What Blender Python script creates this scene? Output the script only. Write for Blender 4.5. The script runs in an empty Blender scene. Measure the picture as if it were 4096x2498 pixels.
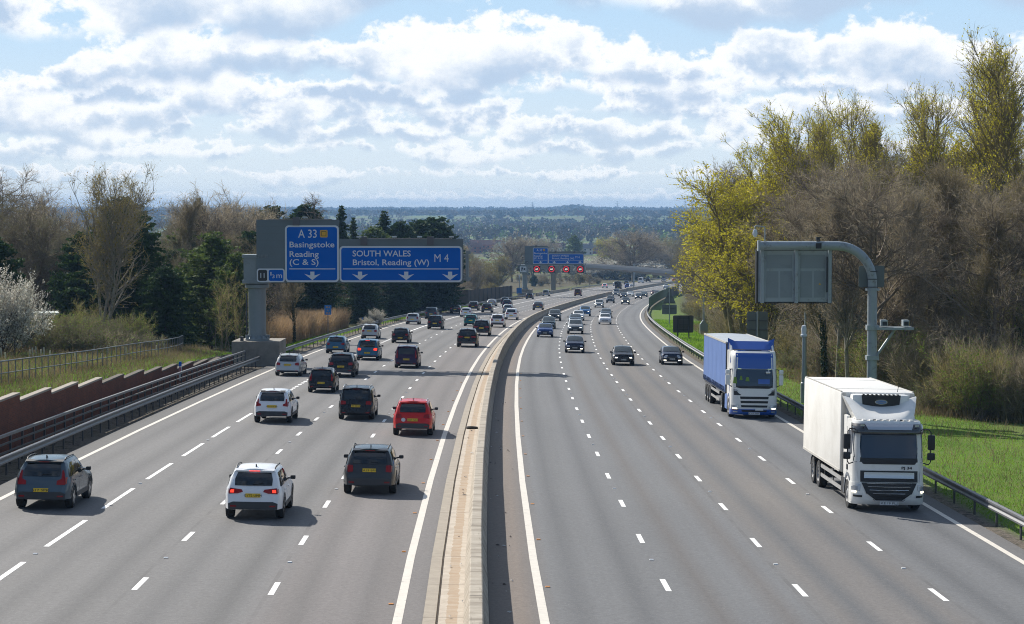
import bpy, bmesh, math, random
import numpy as np
from mathutils import Vector, Matrix
R = math.radians
scene = bpy.context.scene
col = scene.collection
ZC = 32.0                      # eye height above the valley datum, metres
# ---------------------------------------------------------------- camera
cam_d = bpy.data.cameras.new('camera'); cam = bpy.data.objects.new('camera', cam_d); col.objects.link(cam)
cam_d.lens = 75.24; cam_d.sensor_width = 36.0; cam_d.clip_start = 1.0; cam_d.clip_end = 60000
cam.location = (0, 0, ZC); cam.rotation_euler = (R(90 - 2.739), 0, 0)
scene.camera = cam
# ---------------------------------------------------------------- sun and sky
SUN_EL = R(36.0)
sun_vec = Vector((-0.85, 1.1, 0)).normalized() * math.cos(SUN_EL) + Vector((0, 0, math.sin(SUN_EL)))
sd = bpy.data.lights.new('sun', 'SUN'); sd.energy = 5.0; sd.angle = R(0.5); sd.color = (1.0, 0.95, 0.87)
sun = bpy.data.objects.new('sun', sd); col.objects.link(sun)
sun.rotation_euler = sun_vec.to_track_quat('Z', 'Y').to_euler()
w = bpy.data.worlds.new('World'); scene.world = w; w.use_nodes = True
nt = w.node_tree; nt.nodes.clear()
def N(t, **k):
    n = nt.nodes.new(t)
    for a, b in k.items(): setattr(n, a, b)
    return n
def L(a, b): nt.links.new(a, b)
def M(op, a, b=None, c=None, clamp=False):
    n = nt.nodes.new('ShaderNodeMath'); n.operation = op; n.use_clamp = clamp
    for i, v in enumerate((a, b, c)):
        if v is None: continue
        if isinstance(v, (int, float)): n.inputs[i].default_value = v
        else: nt.links.new(v, n.inputs[i])
    return n.outputs[0]
def mixc(f, a, b):
    n = nt.nodes.new('ShaderNodeMix'); n.data_type = 'RGBA'
    for s, v in ((n.inputs[0], f), (n.inputs[6], a), (n.inputs[7], b)):
        if isinstance(v, (int, float)): s.default_value = v
        elif isinstance(v, tuple): s.default_value = (*v, 1)
        else: nt.links.new(v, s)
    return n.outputs[2]
out = N('ShaderNodeOutputWorld'); bg = N('ShaderNodeBackground'); L(bg.outputs[0], out.inputs[0])
SKY = 0.1; VM = 2.1
sky = N('ShaderNodeTexSky'); sky.sky_type = 'NISHITA'; sky.sun_disc = False
sky.sun_elevation = SUN_EL; sky.sun_rotation = math.atan2(sun_vec.x, sun_vec.y); sky.altitude = 60
sky.air_density = 1.0; sky.dust_density = 1.2; sky.ozone_density = 1.0
bg.inputs[1].default_value = SKY
tc = N('ShaderNodeTexCoord'); sp = N('ShaderNodeSeparateXYZ'); L(tc.outputs['Generated'], sp.inputs[0])
az = M('ARCTAN2', sp.outputs[0], sp.outputs[1]); el = M('ARCSINE', sp.outputs[2])
def smooth(v, lo, hi, a=0., b=1.):
    n = nt.nodes.new('ShaderNodeMapRange'); n.interpolation_type = 'SMOOTHSTEP'
    for i, q in enumerate((lo, hi, a, b)): n.inputs[i + 1].default_value = q
    L(v, n.inputs[0]); return n.outputs[0]
def skynoise(sx, sy, seed, detail, rough, ph=0.):
    cv = N('ShaderNodeCombineXYZ'); L(M('MULTIPLY', az, sx), cv.inputs[0]); L(M('MULTIPLY', el, sy), cv.inputs[1]); cv.inputs[2].default_value = seed
    n1 = N('ShaderNodeTexNoise'); n1.inputs['Scale'].default_value = 1.; n1.inputs['Detail'].default_value = detail; n1.inputs['Roughness'].default_value = rough
    L(cv.outputs[0], n1.inputs['Vector']); return n1.outputs[0]
K = .90 / SKY
blue = mixc(smooth(el, R(0.0), R(6.0)), (.69 * K, .785 * K, .855 * K), (.45 * K, .65 * K, .86 * K))
clear = mixc(0.95, sky.outputs[0], blue)
# decks of cumulus, the far ones low and small: base elevation, height (degrees), seed, extra presence [(azimuth, half width, weight)]
DECKS = [(0.30, .42, 1.3, 0., []), (0.80, .70, 7.1, .03, []), (1.35, 1.0, 3.3, .05, []), (1.9, 1.15, 9.7, .05, [(-12.8, 1.2, .12)]),
         (2.35, 1.35, 5.9, .03, [(-4.0, 1.5, .13), (-13.2, 1.2, .15), (3.6, 1.5, .12), (-9.8, 1.6, .08), (0.3, 1.0, -.1)]),
         (2.95, 1.4, 2.2, .0, [(-8.5, 2.5, .10), (5.5, 3.0, .12), (10.5, 2, .10), (-12.6, 1.4, -.2)]),
         (3.58, 1.75, 6.4, .03, [(-7.3, 3.6, .17), (-.3, 3.4, .17), (8.8, 3.2, .15), (-12.9, 1.3, -.30), (4.4, .9, -.1)]),
         (5.15, 2.6, 8.8, .05, [(-5.5, 4.0, .16), (10.2, 3.5, .18), (3.0, 1.5, .1), (-12.5, 2.2, -.2), (-.5, 1.3, -.1)])]
cur = clear
for eb, H_, seed, bias, bumps in DECKS:
    f = 1. / R(H_)
    n1 = skynoise(f * 1.25, f * 1.6, seed, 9, .60); n2 = skynoise(f * .30, f * .12, seed + 20, 3, .55)
    bse = M('ADD', M('MULTIPLY', M('SUBTRACT', n2, .5), R(H_) * -2.4), R(eb))
    t = M('DIVIDE', M('SUBTRACT', el, bse), R(H_))
    acc = M('ADD', M('MULTIPLY', n1, .85), M('MULTIPLY', n2, 1.25))
    for a_, wa, wt in bumps:
        q = M('POWER', M('ABSOLUTE', M('DIVIDE', M('SUBTRACT', az, R(a_)), R(wa))), 2.); acc = M('ADD', acc, M('MULTIPLY', M('EXPONENT', M('MULTIPLY', q, -1)), wt))
    hgt = M('SUBTRACT', acc, M('MULTIPLY', t, .42))
    dens = M('SUBTRACT', hgt, .915 - bias)                       # > 0 inside the cloud
    cov = M('MULTIPLY', smooth(dens, -.03, .05), smooth(M('ADD', t, M('MULTIPLY', M('SUBTRACT', n1, .5), .5)), -.10, .13))
    deep = smooth(M('ADD', dens, M('MULTIPLY', M('SUBTRACT', n1, .5), .35)), .04, .24)
    grey = M('MULTIPLY', deep, smooth(M('SUBTRACT', t, M('MULTIPLY', M('SUBTRACT', n1, .5), 1.5)), -.05, .62, 1., 0.))
    fr = smooth(el, R(0.), R(3.4))
    white = mixc(fr, (.89 * K, .92 * K, .935 * K), (.94 * K, .955 * K, .975 * K))
    shade = mixc(fr, (.60 * K, .70 * K, .79 * K), (.46 * K, .58 * K, .745 * K))
    cur = mixc(M('MULTIPLY', cov, .94 if H_ > .6 else .8), cur, mixc(grey, white, shade))
# the sky away from the view (overhead) is the plain Nishita sky with thin cloud
front = mixc(smooth(el, R(9), R(30)), cur, mixc(.35, sky.outputs[0], (.5 * K, .54 * K, .6 * K)))
back = mixc(M('MULTIPLY', smooth(skynoise(3.0, 7.0, 31., 6, .6), .48, .62), .5), mixc(.5, sky.outputs[0], (.10 * K, .18 * K, .32 * K)), (.50 * K, .54 * K, .60 * K))
L(mixc(smooth(M('ABSOLUTE', az), R(40), R(75)), front, back), bg.inputs[0])
w.cycles.sampling_method = 'MANUAL'; w.cycles.sample_map_resolution = 512
vs = scene.view_settings; vs.view_transform = 'Standard'; vs.look = 'None'; vs.exposure = 0.34; vs.gamma = 1.0
scene.cycles.pixel_filter_type = 'BLACKMAN_HARRIS'; scene.cycles.filter_width = 1.05
scene.cycles.max_bounces = 6; scene.cycles.diffuse_bounces = 2; scene.cycles.glossy_bounces = 3
scene.cycles.transparent_max_bounces = 8; scene.cycles.volume_bounces = 0; scene.cycles.use_denoising = True; scene.cycles.denoising_prefilter = 'NONE'; scene.cycles.denoising_input_passes = 'RGB_ALBEDO_NORMAL'

# ---------------------------------------------------------------- tagging helpers
def tag(o, label=None, cat=None, group=None, kind=None):
    if label: o['label'] = label
    if cat: o['category'] = cat
    if group: o['group'] = group
    if kind: o['kind'] = kind
    return o
def link(name, me, parent=None):
    o = bpy.data.objects.new(name, me); col.objects.link(o)
    if parent is not None: o.parent = parent
    return o
def empty(name, label, cat, group=None, mat=None):
    o = bpy.data.objects.new(name, None); col.objects.link(o); o.empty_display_size = .5
    if mat is not None: o.matrix_world = mat
    return tag(o, label, cat, group)
def copy_tree(o, parent=None):
    c = o.copy(); col.objects.link(c); c.parent = parent
    for ch in list(o.children): copy_tree(ch, c)
    return c
# ---------------------------------------------------------------- materials
MATS = {}
def mat(name, c=(.5, .5, .5), rough=.6, metal=0., spec=.5, coat=0., var=0., vscale=3., bump=0., bscale=20., emit=None, es=0., dirt=None, dscale=1.2, dlo=.5, dhi=.7):
    if name in MATS: return MATS[name]
    m = bpy.data.materials.new(name); m.use_nodes = True; t = m.node_tree; b = t.nodes['Principled BSDF']
    b.inputs['Roughness'].default_value = rough; b.inputs['Metallic'].default_value = metal
    b.inputs['Specular IOR Level'].default_value = spec; b.inputs['Coat Weight'].default_value = coat; b.inputs['Coat Roughness'].default_value = .06
    b.inputs['Base Color'].default_value = (*c, 1)
    co = t.nodes.new('ShaderNodeTexCoord')
    cur = None
    if var > 0 or dirt:
        n = t.nodes.new('ShaderNodeTexNoise'); n.inputs['Scale'].default_value = vscale; n.inputs['Detail'].default_value = 6; n.inputs['Roughness'].default_value = .65
        t.links.new(co.outputs['Object'], n.inputs['Vector'])
        mr = t.nodes.new('ShaderNodeMapRange'); mr.inputs[1].default_value = .3; mr.inputs[2].default_value = .7
        mr.inputs[3].default_value = 1 - var; mr.inputs[4].default_value = 1 + var; t.links.new(n.outputs[0], mr.inputs[0])
        vm = t.nodes.new('ShaderNodeVectorMath'); vm.operation = 'SCALE'; vm.inputs[0].default_value = c; t.links.new(mr.outputs[0], vm.inputs['Scale'])
        cur = vm.outputs[0]
        if dirt:
            n2 = t.nodes.new('ShaderNodeTexNoise'); n2.inputs['Scale'].default_value = dscale; n2.inputs['Detail'].default_value = 8; n2.inputs['Roughness'].default_value = .7
            t.links.new(co.outputs['Object'], n2.inputs['Vector'])
            m2 = t.nodes.new('ShaderNodeMapRange'); m2.inputs[1].default_value = dlo; m2.inputs[2].default_value = dhi; t.links.new(n2.outputs[0], m2.inputs[0])
            mx = t.nodes.new('ShaderNodeMix'); mx.data_type = 'RGBA'; t.links.new(m2.outputs[0], mx.inputs[0]); t.links.new(cur, mx.inputs[6]); mx.inputs[7].default_value = (*dirt, 1)
            cur = mx.outputs[2]
        t.links.new(cur, b.inputs['Base Color'])
    if bump > 0:
        nb = t.nodes.new('ShaderNodeTexNoise'); nb.inputs['Scale'].default_value = bscale; nb.inputs['Detail'].default_value = 4
        t.links.new(co.outputs['Object'], nb.inputs['Vector'])
        bp = t.nodes.new('ShaderNodeBump'); bp.inputs['Strength'].default_value = bump; bp.inputs['Distance'].default_value = .02
        t.links.new(nb.outputs[0], bp.inputs['Height']); t.links.new(bp.outputs[0], b.inputs['Normal'])
    if emit: b.inputs['Emission Color'].default_value = (*emit, 1); b.inputs['Emission Strength'].default_value = es
    MATS[name] = m; return m
def nodemat(name, rough=.9, spec=.3):
    m = bpy.data.materials.new(name); m.use_nodes = True; t = m.node_tree; b = t.nodes['Principled BSDF']
    b.inputs['Roughness'].default_value = rough; b.inputs['Specular IOR Level'].default_value = spec
    MATS[name] = m
    class H: pass
    h = H(); h.t = t; h.b = b; h.m = m
    def node(k, **a):
        n = t.nodes.new(k)
        for x, y in a.items(): setattr(n, x, y)
        return n
    h.node = node
    def noise(vec, s, d=4, r=.6):
        n = node('ShaderNodeTexNoise'); n.inputs['Scale'].default_value = s; n.inputs['Detail'].default_value = d; n.inputs['Roughness'].default_value = r
        if vec is not None: t.links.new(vec, n.inputs['Vector'])
        return n.outputs[0]
    h.noise = noise
    def rng(v, a, b2, c=0., d=1.):
        n = node('ShaderNodeMapRange'); 
        for i, q in enumerate((a, b2, c, d)): n.inputs[i + 1].default_value = q
        t.links.new(v, n.inputs[0]); return n.outputs[0]
    h.rng = rng
    def mix(f, a, b2, mode='MIX'):
        n = node('ShaderNodeMix', data_type='RGBA', blend_type=mode)
        for s, v in ((n.inputs[0], f), (n.inputs[6], a), (n.inputs[7], b2)):
            if isinstance(v, (int, float)): s.default_value = v
            elif isinstance(v, tuple): s.default_value = (*v, 1)
            else: t.links.new(v, s)
        return n.outputs[2]
    h.mix = mix
    def scalev(vec, s):
        n = node('ShaderNodeVectorMath', operation='MULTIPLY'); t.links.new(vec, n.inputs[0]); n.inputs[1].default_value = s; return n.outputs[0]
    h.scalev = scalev
    def math_(op, a, b2):
        n = node('ShaderNodeMath', operation=op)
        for i, v in enumerate((a, b2)):
            if isinstance(v, (int, float)): n.inputs[i].default_value = v
            else: t.links.new(v, n.inputs[i])
        return n.outputs[0]
    h.math = math_
    return h
# ---------------------------------------------------------------- mesh collector
class MB:
    def __init__(s): s.v = []; s.f = []; s.mi = []; s.cur = 0
    def add(s, vs_, fs):
        o = len(s.v); s.v += [tuple(p) for p in vs_]; s.f += [tuple(i + o for i in f) for f in fs]; s.mi += [s.cur] * len(fs); return s
    def box(s, c, d, rz=0., rx=0., ry=0.):
        x, y, z = d[0] / 2, d[1] / 2, d[2] / 2
        m = Matrix.Rotation(rz, 3, 'Z') @ Matrix.Rotation(ry, 3, 'Y') @ Matrix.Rotation(rx, 3, 'X')
        P = [Vector(c) + m @ Vector(q) for q in ((-x, -y, -z), (x, -y, -z), (x, y, -z), (-x, y, -z), (-x, -y, z), (x, -y, z), (x, y, z), (-x, y, z))]
        return s.add(P, [(0, 3, 2, 1), (4, 5, 6, 7), (0, 1, 5, 4), (1, 2, 6, 5), (2, 3, 7, 6), (3, 0, 4, 7)])
    def box2(s, a, b): return s.box([(a[i] + b[i]) / 2 for i in range(3)], [abs(b[i] - a[i]) for i in range(3)])
    def rbox(s, c, d, b=.03):            # box with chamfered edges (rounded box look)
        bm = bmesh.new(); bmesh.ops.create_cube(bm, size=1)
        for v in bm.verts: v.co = Vector((v.co.x * d[0], v.co.y * d[1], v.co.z * d[2])) + Vector(c)
        bmesh.ops.bevel(bm, geom=bm.edges[:], offset=b, segments=2, affect='EDGES', profile=.6)
        bm.verts.index_update()
        s.add([v.co[:] for v in bm.verts], [[v.index for v in f.verts] for f in bm.faces]); bm.free(); return s
    def tube(s, pts, r, n=8, cap=True):
        pts = [Vector(p) for p in pts]; rs = r if isinstance(r, (list, tuple)) else [r] * len(pts)
        V = []; F = []; prev = None
        for i, p in enumerate(pts):
            t = (pts[min(i + 1, len(pts) - 1)] - pts[max(i - 1, 0)]).normalized()
            a = (prev if prev is not None else (Vector((0, 0, 1)) if abs(t.z) < .9 else Vector((1, 0, 0))))
            a = (a - t * a.dot(t)).normalized(); prev = a; b = t.cross(a)
            for k in range(n):
                q = 2 * math.pi * k / n; V.append(p + (a * math.cos(q) + b * math.sin(q)) * rs[i])
            if i:
                for k in range(n): F.append(((i - 1) * n + k, (i - 1) * n + (k + 1) % n, i * n + (k + 1) % n, i * n + k))
        if cap: F.append(tuple(range(n))[::-1]); F.append(tuple((len(pts) - 1) * n + k for k in range(n)))
        return s.add(V, F)
    def lathe(s, prof, c=(0, 0, 0), axis='Z', n=24):
        V = []; F = []
        for (r, h) in prof:
            for k in range(n):
                q = 2 * math.pi * k / n; a, b = r * math.cos(q), r * math.sin(q)
                V.append({'Z': (a, b, h), 'X': (h, a, b), 'Y': (a, h, b)}[axis])
        V = [tuple(v[i] + c[i] for i in range(3)) for v in V]
        for i in range(1, len(prof)):
            for k in range(n): F.append(((i - 1) * n + k, (i - 1) * n + (k + 1) % n, i * n + (k + 1) % n, i * n + k))
        return s.add(V, F)
    def prism(s, poly, axis, a, b):      # polygon (2-D) pushed along an axis from a to b
        n = len(poly)
        def P(u, v, h): return {'X': (h, u, v), 'Y': (u, h, v), 'Z': (u, v, h)}[axis]
        V = [P(u, v, a) for u, v in poly] + [P(u, v, b) for u, v in poly]
        return s.add(V, [tuple(range(n))[::-1], tuple(range(n, 2 * n))] + [(i, (i + 1) % n, (i + 1) % n + n, i + n) for i in range(n)])
    def grid(s, G, close=False):         # G[j][i] points
        m = len(G); n = len(G[0]); V = [p for row in G for p in row]
        F = [(j * n + i, j * n + i + 1, (j + 1) * n + i + 1, (j + 1) * n + i) for j in range(m - 1) for i in range(n - 1)]
        return s.add(V, F)
    def mesh(s, name, mats, smooth=None, uv=None):
        me = bpy.data.meshes.new(name); me.from_pydata(s.v, [], s.f)
        for q in (mats if isinstance(mats, (list, tuple)) else [mats]): me.materials.append(q)
        if any(s.mi): me.polygons.foreach_set('material_index', s.mi)
        if uv:
            l = me.uv_layers.new(name='UVMap'); uvs = np.array(uv, float)
            idx = np.zeros(len(me.loops), int); me.loops.foreach_get('vertex_index', idx); l.data.foreach_set('uv', uvs[idx].ravel())
        bm = bmesh.new(); bm.from_mesh(me); bmesh.ops.recalc_face_normals(bm, faces=bm.faces[:]); bm.to_mesh(me); bm.free()
        if smooth is not None: smooth_me(me, smooth)
        return me
    def build(s, name, mats, parent=None, smooth=None, uv=None): return link(name, s.mesh(name, mats, smooth, uv), parent)
def smooth_me(me, ang):
    me.shade_smooth(); me.set_sharp_from_angle(angle=R(ang))

# ---------------------------------------------------------------- the line of the road
TS= [-20,0,20,40,60,80,100,120,140,160,180,200,220,240,260,280,300,320,340,360,380,400,420,440,460,480,500,520,540,560,580,600,620,640,660,680,700,720,740,760,780,800,820,840,860,880,900,920,940,960,980]
TX= [2.29,1.58,1.00,0.54,0.21,-0.00,-0.11,-0.14,-0.09,0.05,0.30,0.68,1.17,1.74,2.38,3.11,3.94,4.88,5.93,7.09,8.34,9.69,11.14,12.69,14.33,16.08,17.92,19.85,21.89,24.01,26.22,28.51,30.88,33.34,35.87,38.48,41.16,43.92,46.76,49.66,52.64,55.69,58.81,61.99,65.25,68.58,71.97,75.44,78.97,82.57,86.24]
TY= [-19.99,0.00,19.99,39.99,59.98,79.98,99.98,119.98,139.98,159.98,179.98,199.98,219.97,239.96,259.95,279.94,299.92,319.90,339.87,359.84,379.80,399.75,419.70,439.64,459.57,479.50,499.41,519.32,539.21,559.10,578.98,598.85,618.71,638.55,658.39,678.22,698.04,717.85,737.65,757.44,777.21,796.98,816.74,836.48,856.21,875.93,895.64,915.34,935.03,954.70,974.36]
TZ= [-8.445,-8.792,-9.140,-9.488,-9.838,-10.206,-10.605,-11.036,-11.489,-11.959,-12.445,-12.946,-13.460,-13.987,-14.537,-15.115,-15.721,-16.341,-16.967,-17.598,-18.220,-18.822,-19.405,-19.968,-20.510,-21.033,-21.535,-22.024,-22.503,-22.972,-23.432,-23.885,-24.334,-24.778,-25.217,-25.652,-26.084,-26.516,-26.947,-27.377,-27.806,-28.234,-28.661,-29.088,-29.514,-29.939,-30.363,-30.786,-31.209,-31.631,-32.052]
TT= [-0.03889,-0.03272,-0.02654,-0.02036,-0.01417,-0.00852,-0.00379,0.00003,0.00411,0.00921,0.01534,0.02124,0.02609,0.02988,0.03372,0.03836,0.04381,0.04941,0.05473,0.05978,0.06470,0.06960,0.07448,0.07935,0.08425,0.08917,0.09411,0.09895,0.10361,0.10808,0.11236,0.11653,0.12061,0.12461,0.12853,0.13238,0.13616,0.13990,0.14360,0.14725,0.15086,0.15443,0.15797,0.16150,0.16501,0.16851,0.17199,0.17546,0.17891,0.18235,0.18577]
TC= [-0.01787,-0.01787,-0.01777,-0.01768,-0.01759,-0.01670,-0.01580,-0.01491,-0.01510,-0.01530,-0.01550,-0.01553,-0.01555,-0.01558,-0.01572,-0.01587,-0.01601,-0.01578,-0.01554,-0.01530,-0.01549,-0.01569,-0.01588,-0.01588,-0.01587,-0.01587,-0.01586,-0.01475,-0.01364,-0.01253,-0.01142,-0.01073,-0.01004,-0.00935,-0.00866,-0.00797,-0.00762,-0.00728,-0.00693,-0.00658,-0.00624,-0.00589,-0.00580,-0.00571,-0.00562,-0.00552,-0.00543,-0.00534,-0.00525,-0.00515,-0.00506]
TS, TX, TY, TZ, TT, TC = map(np.array, (TS, TX, TY, TZ, TT, TC))
def frame(s):
    """centre line at chainage s: x, y, z, heading, crossfall"""
    s = np.asarray(s, float); sc = np.clip(s, TS[0], TS[-1]); e = s - sc
    th = np.interp(sc, TS, TT)
    x = np.interp(sc, TS, TX) + e * np.sin(th); y = np.interp(sc, TS, TY) + e * np.cos(th)
    z = np.interp(sc, TS, TZ) + np.where(e < 0, -.0174 * e, -np.minimum(e, 0)) + ZC
    z = np.where(e > 0, z - .021 * 60 * (1 - np.exp(-np.maximum(e, 0) / 60)), z)
    return x, y, z, th, np.interp(sc, TS, TC)
def road(s, d, h=0.):
    x, y, z, th, cf = frame(s)
    return x + d * np.cos(th), y - d * np.sin(th), z + d * cf + h
def P(s, d, h=0.):
    return Vector([float(q) for q in road(s, d, h)])
def RM(s, d, h=0., rot=0., level=False):
    """placement matrix: +Y along the road, +X to its right"""
    x, y, z, th, cf = [float(q) for q in frame(s)]
    p = P(s, d, h)
    f = (P(s + 1, d) - P(s - 1, d)).normalized(); r = Vector((math.cos(th), -math.sin(th), cf)).normalized()
    if level: f = Vector((math.sin(th), math.cos(th), 0)); r = Vector((math.cos(th), -math.sin(th), 0))
    u = r.cross(f).normalized(); r = f.cross(u)
    m = Matrix((r, f, u)).transposed() @ Matrix.Rotation(rot, 3, 'Z')
    m = m.to_4x4(); m.translation = p; return m
def fwd(u, Z):
    """ground x for a picture column (2464 wide) at depth Z"""
    return (u - 1232) / 5150 * Z
def SR(a, b, st): return np.arange(a, b + st * .5, st)
def sweep(name, prof, s0, s1, st, mats, parent=None, hfun=None, close=True, smooth=None):
    """a closed profile [(d, h), ...] carried along the road"""
    ss = SR(s0, s1, st); m = MB(); G = []; UV = []
    for s in ss:
        k = hfun(s) if hfun else 0.
        pr = prof + [prof[0]] if close else prof
        G.append([tuple(P(s, d, h + k)) for d, h in pr]); acc = 0.
        for i, (d, h) in enumerate(pr):
            if i: acc += math.hypot(d - pr[i - 1][0], h - pr[i - 1][1])
            UV.append((s, acc))
    m.grid(G)
    if close:
        n = len(prof)
        m.add([G[0][i] for i in range(n)], [tuple(range(n))]); m.add([G[-1][i] for i in range(n)], [tuple(range(n))[::-1]])
        UV += [(s0, 0)] * n + [(s1, 0)] * n
    return m.build(name, mats, parent, smooth, uv=UV)
# ---------------------------------------------------------------- ground
# bank behind the left wall, metres above the road
BK_S = [0, 60, 86, 100, 120, 135, 150, 163, 175, 200, 260, 400, 600, 1000]
BK_H = [2.3, 2.25, 2.15, 2.0, 1.6, 1.4, 1.1, .9, .1, -.6, -.9, -1.2, -1.5, -1.0]
WT_S = [60, 86.0, 160.0]; WT_H = [2.35, 2.2, 1.0]
HD = [0, 1000, 1400, 2000, 2600, 3400, 4300, 5500, 6500, 8000, 20000]; HV = [0, 0, -2, 0, 2, 6, 22, 18, 31, 26, 20]
def ground_h(s, d):
    """height of the ground over the plane of the road, at chainage s and offset d"""
    s = np.asarray(s, float); d = np.asarray(d, float)
    x, y, z, th, cf = frame(s)
    bk = np.interp(s, BK_S, BK_H); lip = np.where(s < 158, np.interp(s, WT_S, WT_H) - .12, -.1)
    left = np.interp(-d, [0, 18.3], [0, 0])
    left = np.where(d < -18.3, -.08, 0.)
    left = np.where(d < -20.85, lip + (bk - lip) * np.clip((-d - 20.85) / 3.2, 0, 1), left)
    left = np.where(d < -24.0, bk + .02 * np.minimum(-d - 24, 40), left)
    right = np.where(d > 15.1, -.06, 0.)
    right = np.where(d > 16.2, -.06 - .03 * np.minimum(d - 16.2, 30), right)
    h = left + right
    h = h + cf * d * (np.clip((60 - np.abs(d)) / 30, 0, 1) - 1)    # crossfall dies out away from the road
    wob = .25 * np.sin(s * .11 + d * .3) + .18 * np.sin(s * .23 - d * .41)
    h = h + wob * np.clip((np.abs(d) - 24) / 15, 0, 1) * .6
    far = np.interp(y, HD, HV) + np.where(y > 1400, 3.2 * np.sin(x / 330. + 1.) + 2.2 * np.sin(x / 140. + y / 400.), 0) * np.clip((y - 1400) / 3000, 0, 1)
    return h + far
def G3(s, d, h=0.):
    p = road(s, d, ground_h(s, d) + h); return Vector([float(q) for q in p])
_gs = np.arange(20, 1100, 4.); 
def gxy(X, Y):
    """world x, y -> point on the ground (and s, d)"""
    s = Y
    for _ in range(6):
        x, y, z, th, cf = [float(q) for q in frame(s)]
        s += (Y - y) * math.cos(th) + (X - x) * math.sin(th)
    x, y, z, th, cf = [float(q) for q in frame(s)]
    d = (X - x) * math.cos(th) - (Y - y) * math.sin(th)
    return G3(s, d), s, d
def ground_material():
    h = nodemat('ground', .95, .15); t = h.t
    co = h.node('ShaderNodeTexCoord').outputs['Object']; at = h.node('ShaderNodeAttribute', attribute_name='zone').outputs['Vector']
    sx = h.node('ShaderNodeSeparateXYZ'); t.links.new(at, sx.inputs[0])
    n1 = h.noise(co, .35, 6, .7); n2 = h.noise(co, 3.2, 5, .7); n3 = h.noise(co, .012, 3, .5); n4 = h.noise(co, 14., 3, .7)
    g = h.mix(h.rng(n1, .35, .65), (.070, .165, .012), (.135, .235, .022)); g = h.mix(h.rng(n2, .45, .75), g, (.17, .16, .06))
    dry = h.mix(h.rng(n2, .35, .7), (.14, .11, .055), (.07, .10, .022))
    lit = h.mix(h.rng(n2, .4, .65), (.055, .042, .026), (.11, .085, .05))
    grit = h.mix(h.rng(n4, .4, .65), (.10, .085, .07), (.24, .20, .165)); grit = h.mix(h.rng(n2, .5, .62), grit, (.055, .05, .04))
    fld = h.mix(h.rng(n3, .5, .53), (.10, .10, .05), (.14, .23, .05))
    c = h.mix(sx.outputs[0], g, lit); c = h.mix(sx.outputs[1], c, grit); c = h.mix(sx.outputs[2], c, fld)
    at2 = h.node('ShaderNodeAttribute', attribute_name='dry').outputs['Fac']
    c = h.mix(h.math('MULTIPLY', at2, h.rng(n1, .38, .58)), c, dry)
    t.links.new(c, h.b.inputs['Base Color'])
    bp = h.node('ShaderNodeBump'); bp.inputs['Strength'].default_value = .9; bp.inputs['Distance'].default_value = .06; t.links.new(h.math('ADD', n2, n4), bp.inputs['Height'])
    t.links.new(bp.outputs[0], h.b.inputs['Normal']); return h.m
def build_ground():
    ss = np.concatenate([[-1500, -600, -250], np.arange(-120, 60, 10), np.arange(60, 420, 2.5), np.arange(420, 1000, 10), np.geomspace(1000, 8600, 44)])
    dd = np.concatenate([-np.geomspace(70, 4000, 22)[::-1], np.arange(-66, -26, 3), [-24.6, -24., -22.6, -20.86, -20.84, -19.6, -18.32, -18.28, -10, -2, 6, 14.9, 15.12, 15.6, 16.2, 17, 18, 20, 22.5, 25, 28, 32, 36, 42, 50, 60], np.geomspace(72, 4000, 22)])
    Sg, Dg = np.meshgrid(ss, dd, indexing='ij'); X, Y, Z = road(Sg, Dg, ground_h(Sg, Dg))
    rd = (Dg > -18.3) & (Dg < 15.1); Z = np.where(rd & (Sg < 1100), Z - .06, Z)
    n = len(dd); m = len(ss); V = np.stack([X, Y, Z], -1).reshape(-1, 3)
    i = np.arange(m - 1)[:, None] * n + np.arange(n - 1)[None]; F = np.stack([i, i + 1, i + n + 1, i + n], -1).reshape(-1, 4)
    me = bpy.data.meshes.new('ground'); me.from_pydata(V.tolist(), [], F.tolist()); me.materials.append(ground_material())
    lit = np.clip((Dg - 27 + 0.02 * np.maximum(Sg - 120, 0)) / 3, 0, 1); lit = np.where(Dg < -30, np.clip((-Dg - 30) / 8, 0, 1), lit)
    lit = np.where((Dg < -21) & (Sg > 180), np.maximum(lit, .7), lit)
    grit = np.where((Dg > 15.05) & (Dg < 17), np.clip((16.4 - Dg) / .8, 0, 1), 0); grit = np.where((Dg < -18.2) & (Dg > -21), 1., grit)
    fld = np.clip((Sg - 900) / 300, 0, 1)
    a = me.attributes.new('zone', 'FLOAT_VECTOR', 'POINT'); a.data.foreach_set('vector', np.stack([lit, grit, fld], -1).reshape(-1).astype(np.float32))
    dry = np.where(Dg < -21, .55, .2); dry = np.where((Dg > -23) & (Dg < 0), .25, dry)
    b = me.attributes.new('dry', 'FLOAT', 'POINT'); b.data.foreach_set('value', dry.reshape(-1).astype(np.float32))
    me.shade_smooth(); o = link('ground', me); tag(o, kind='structure'); return o
build_ground()
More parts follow.
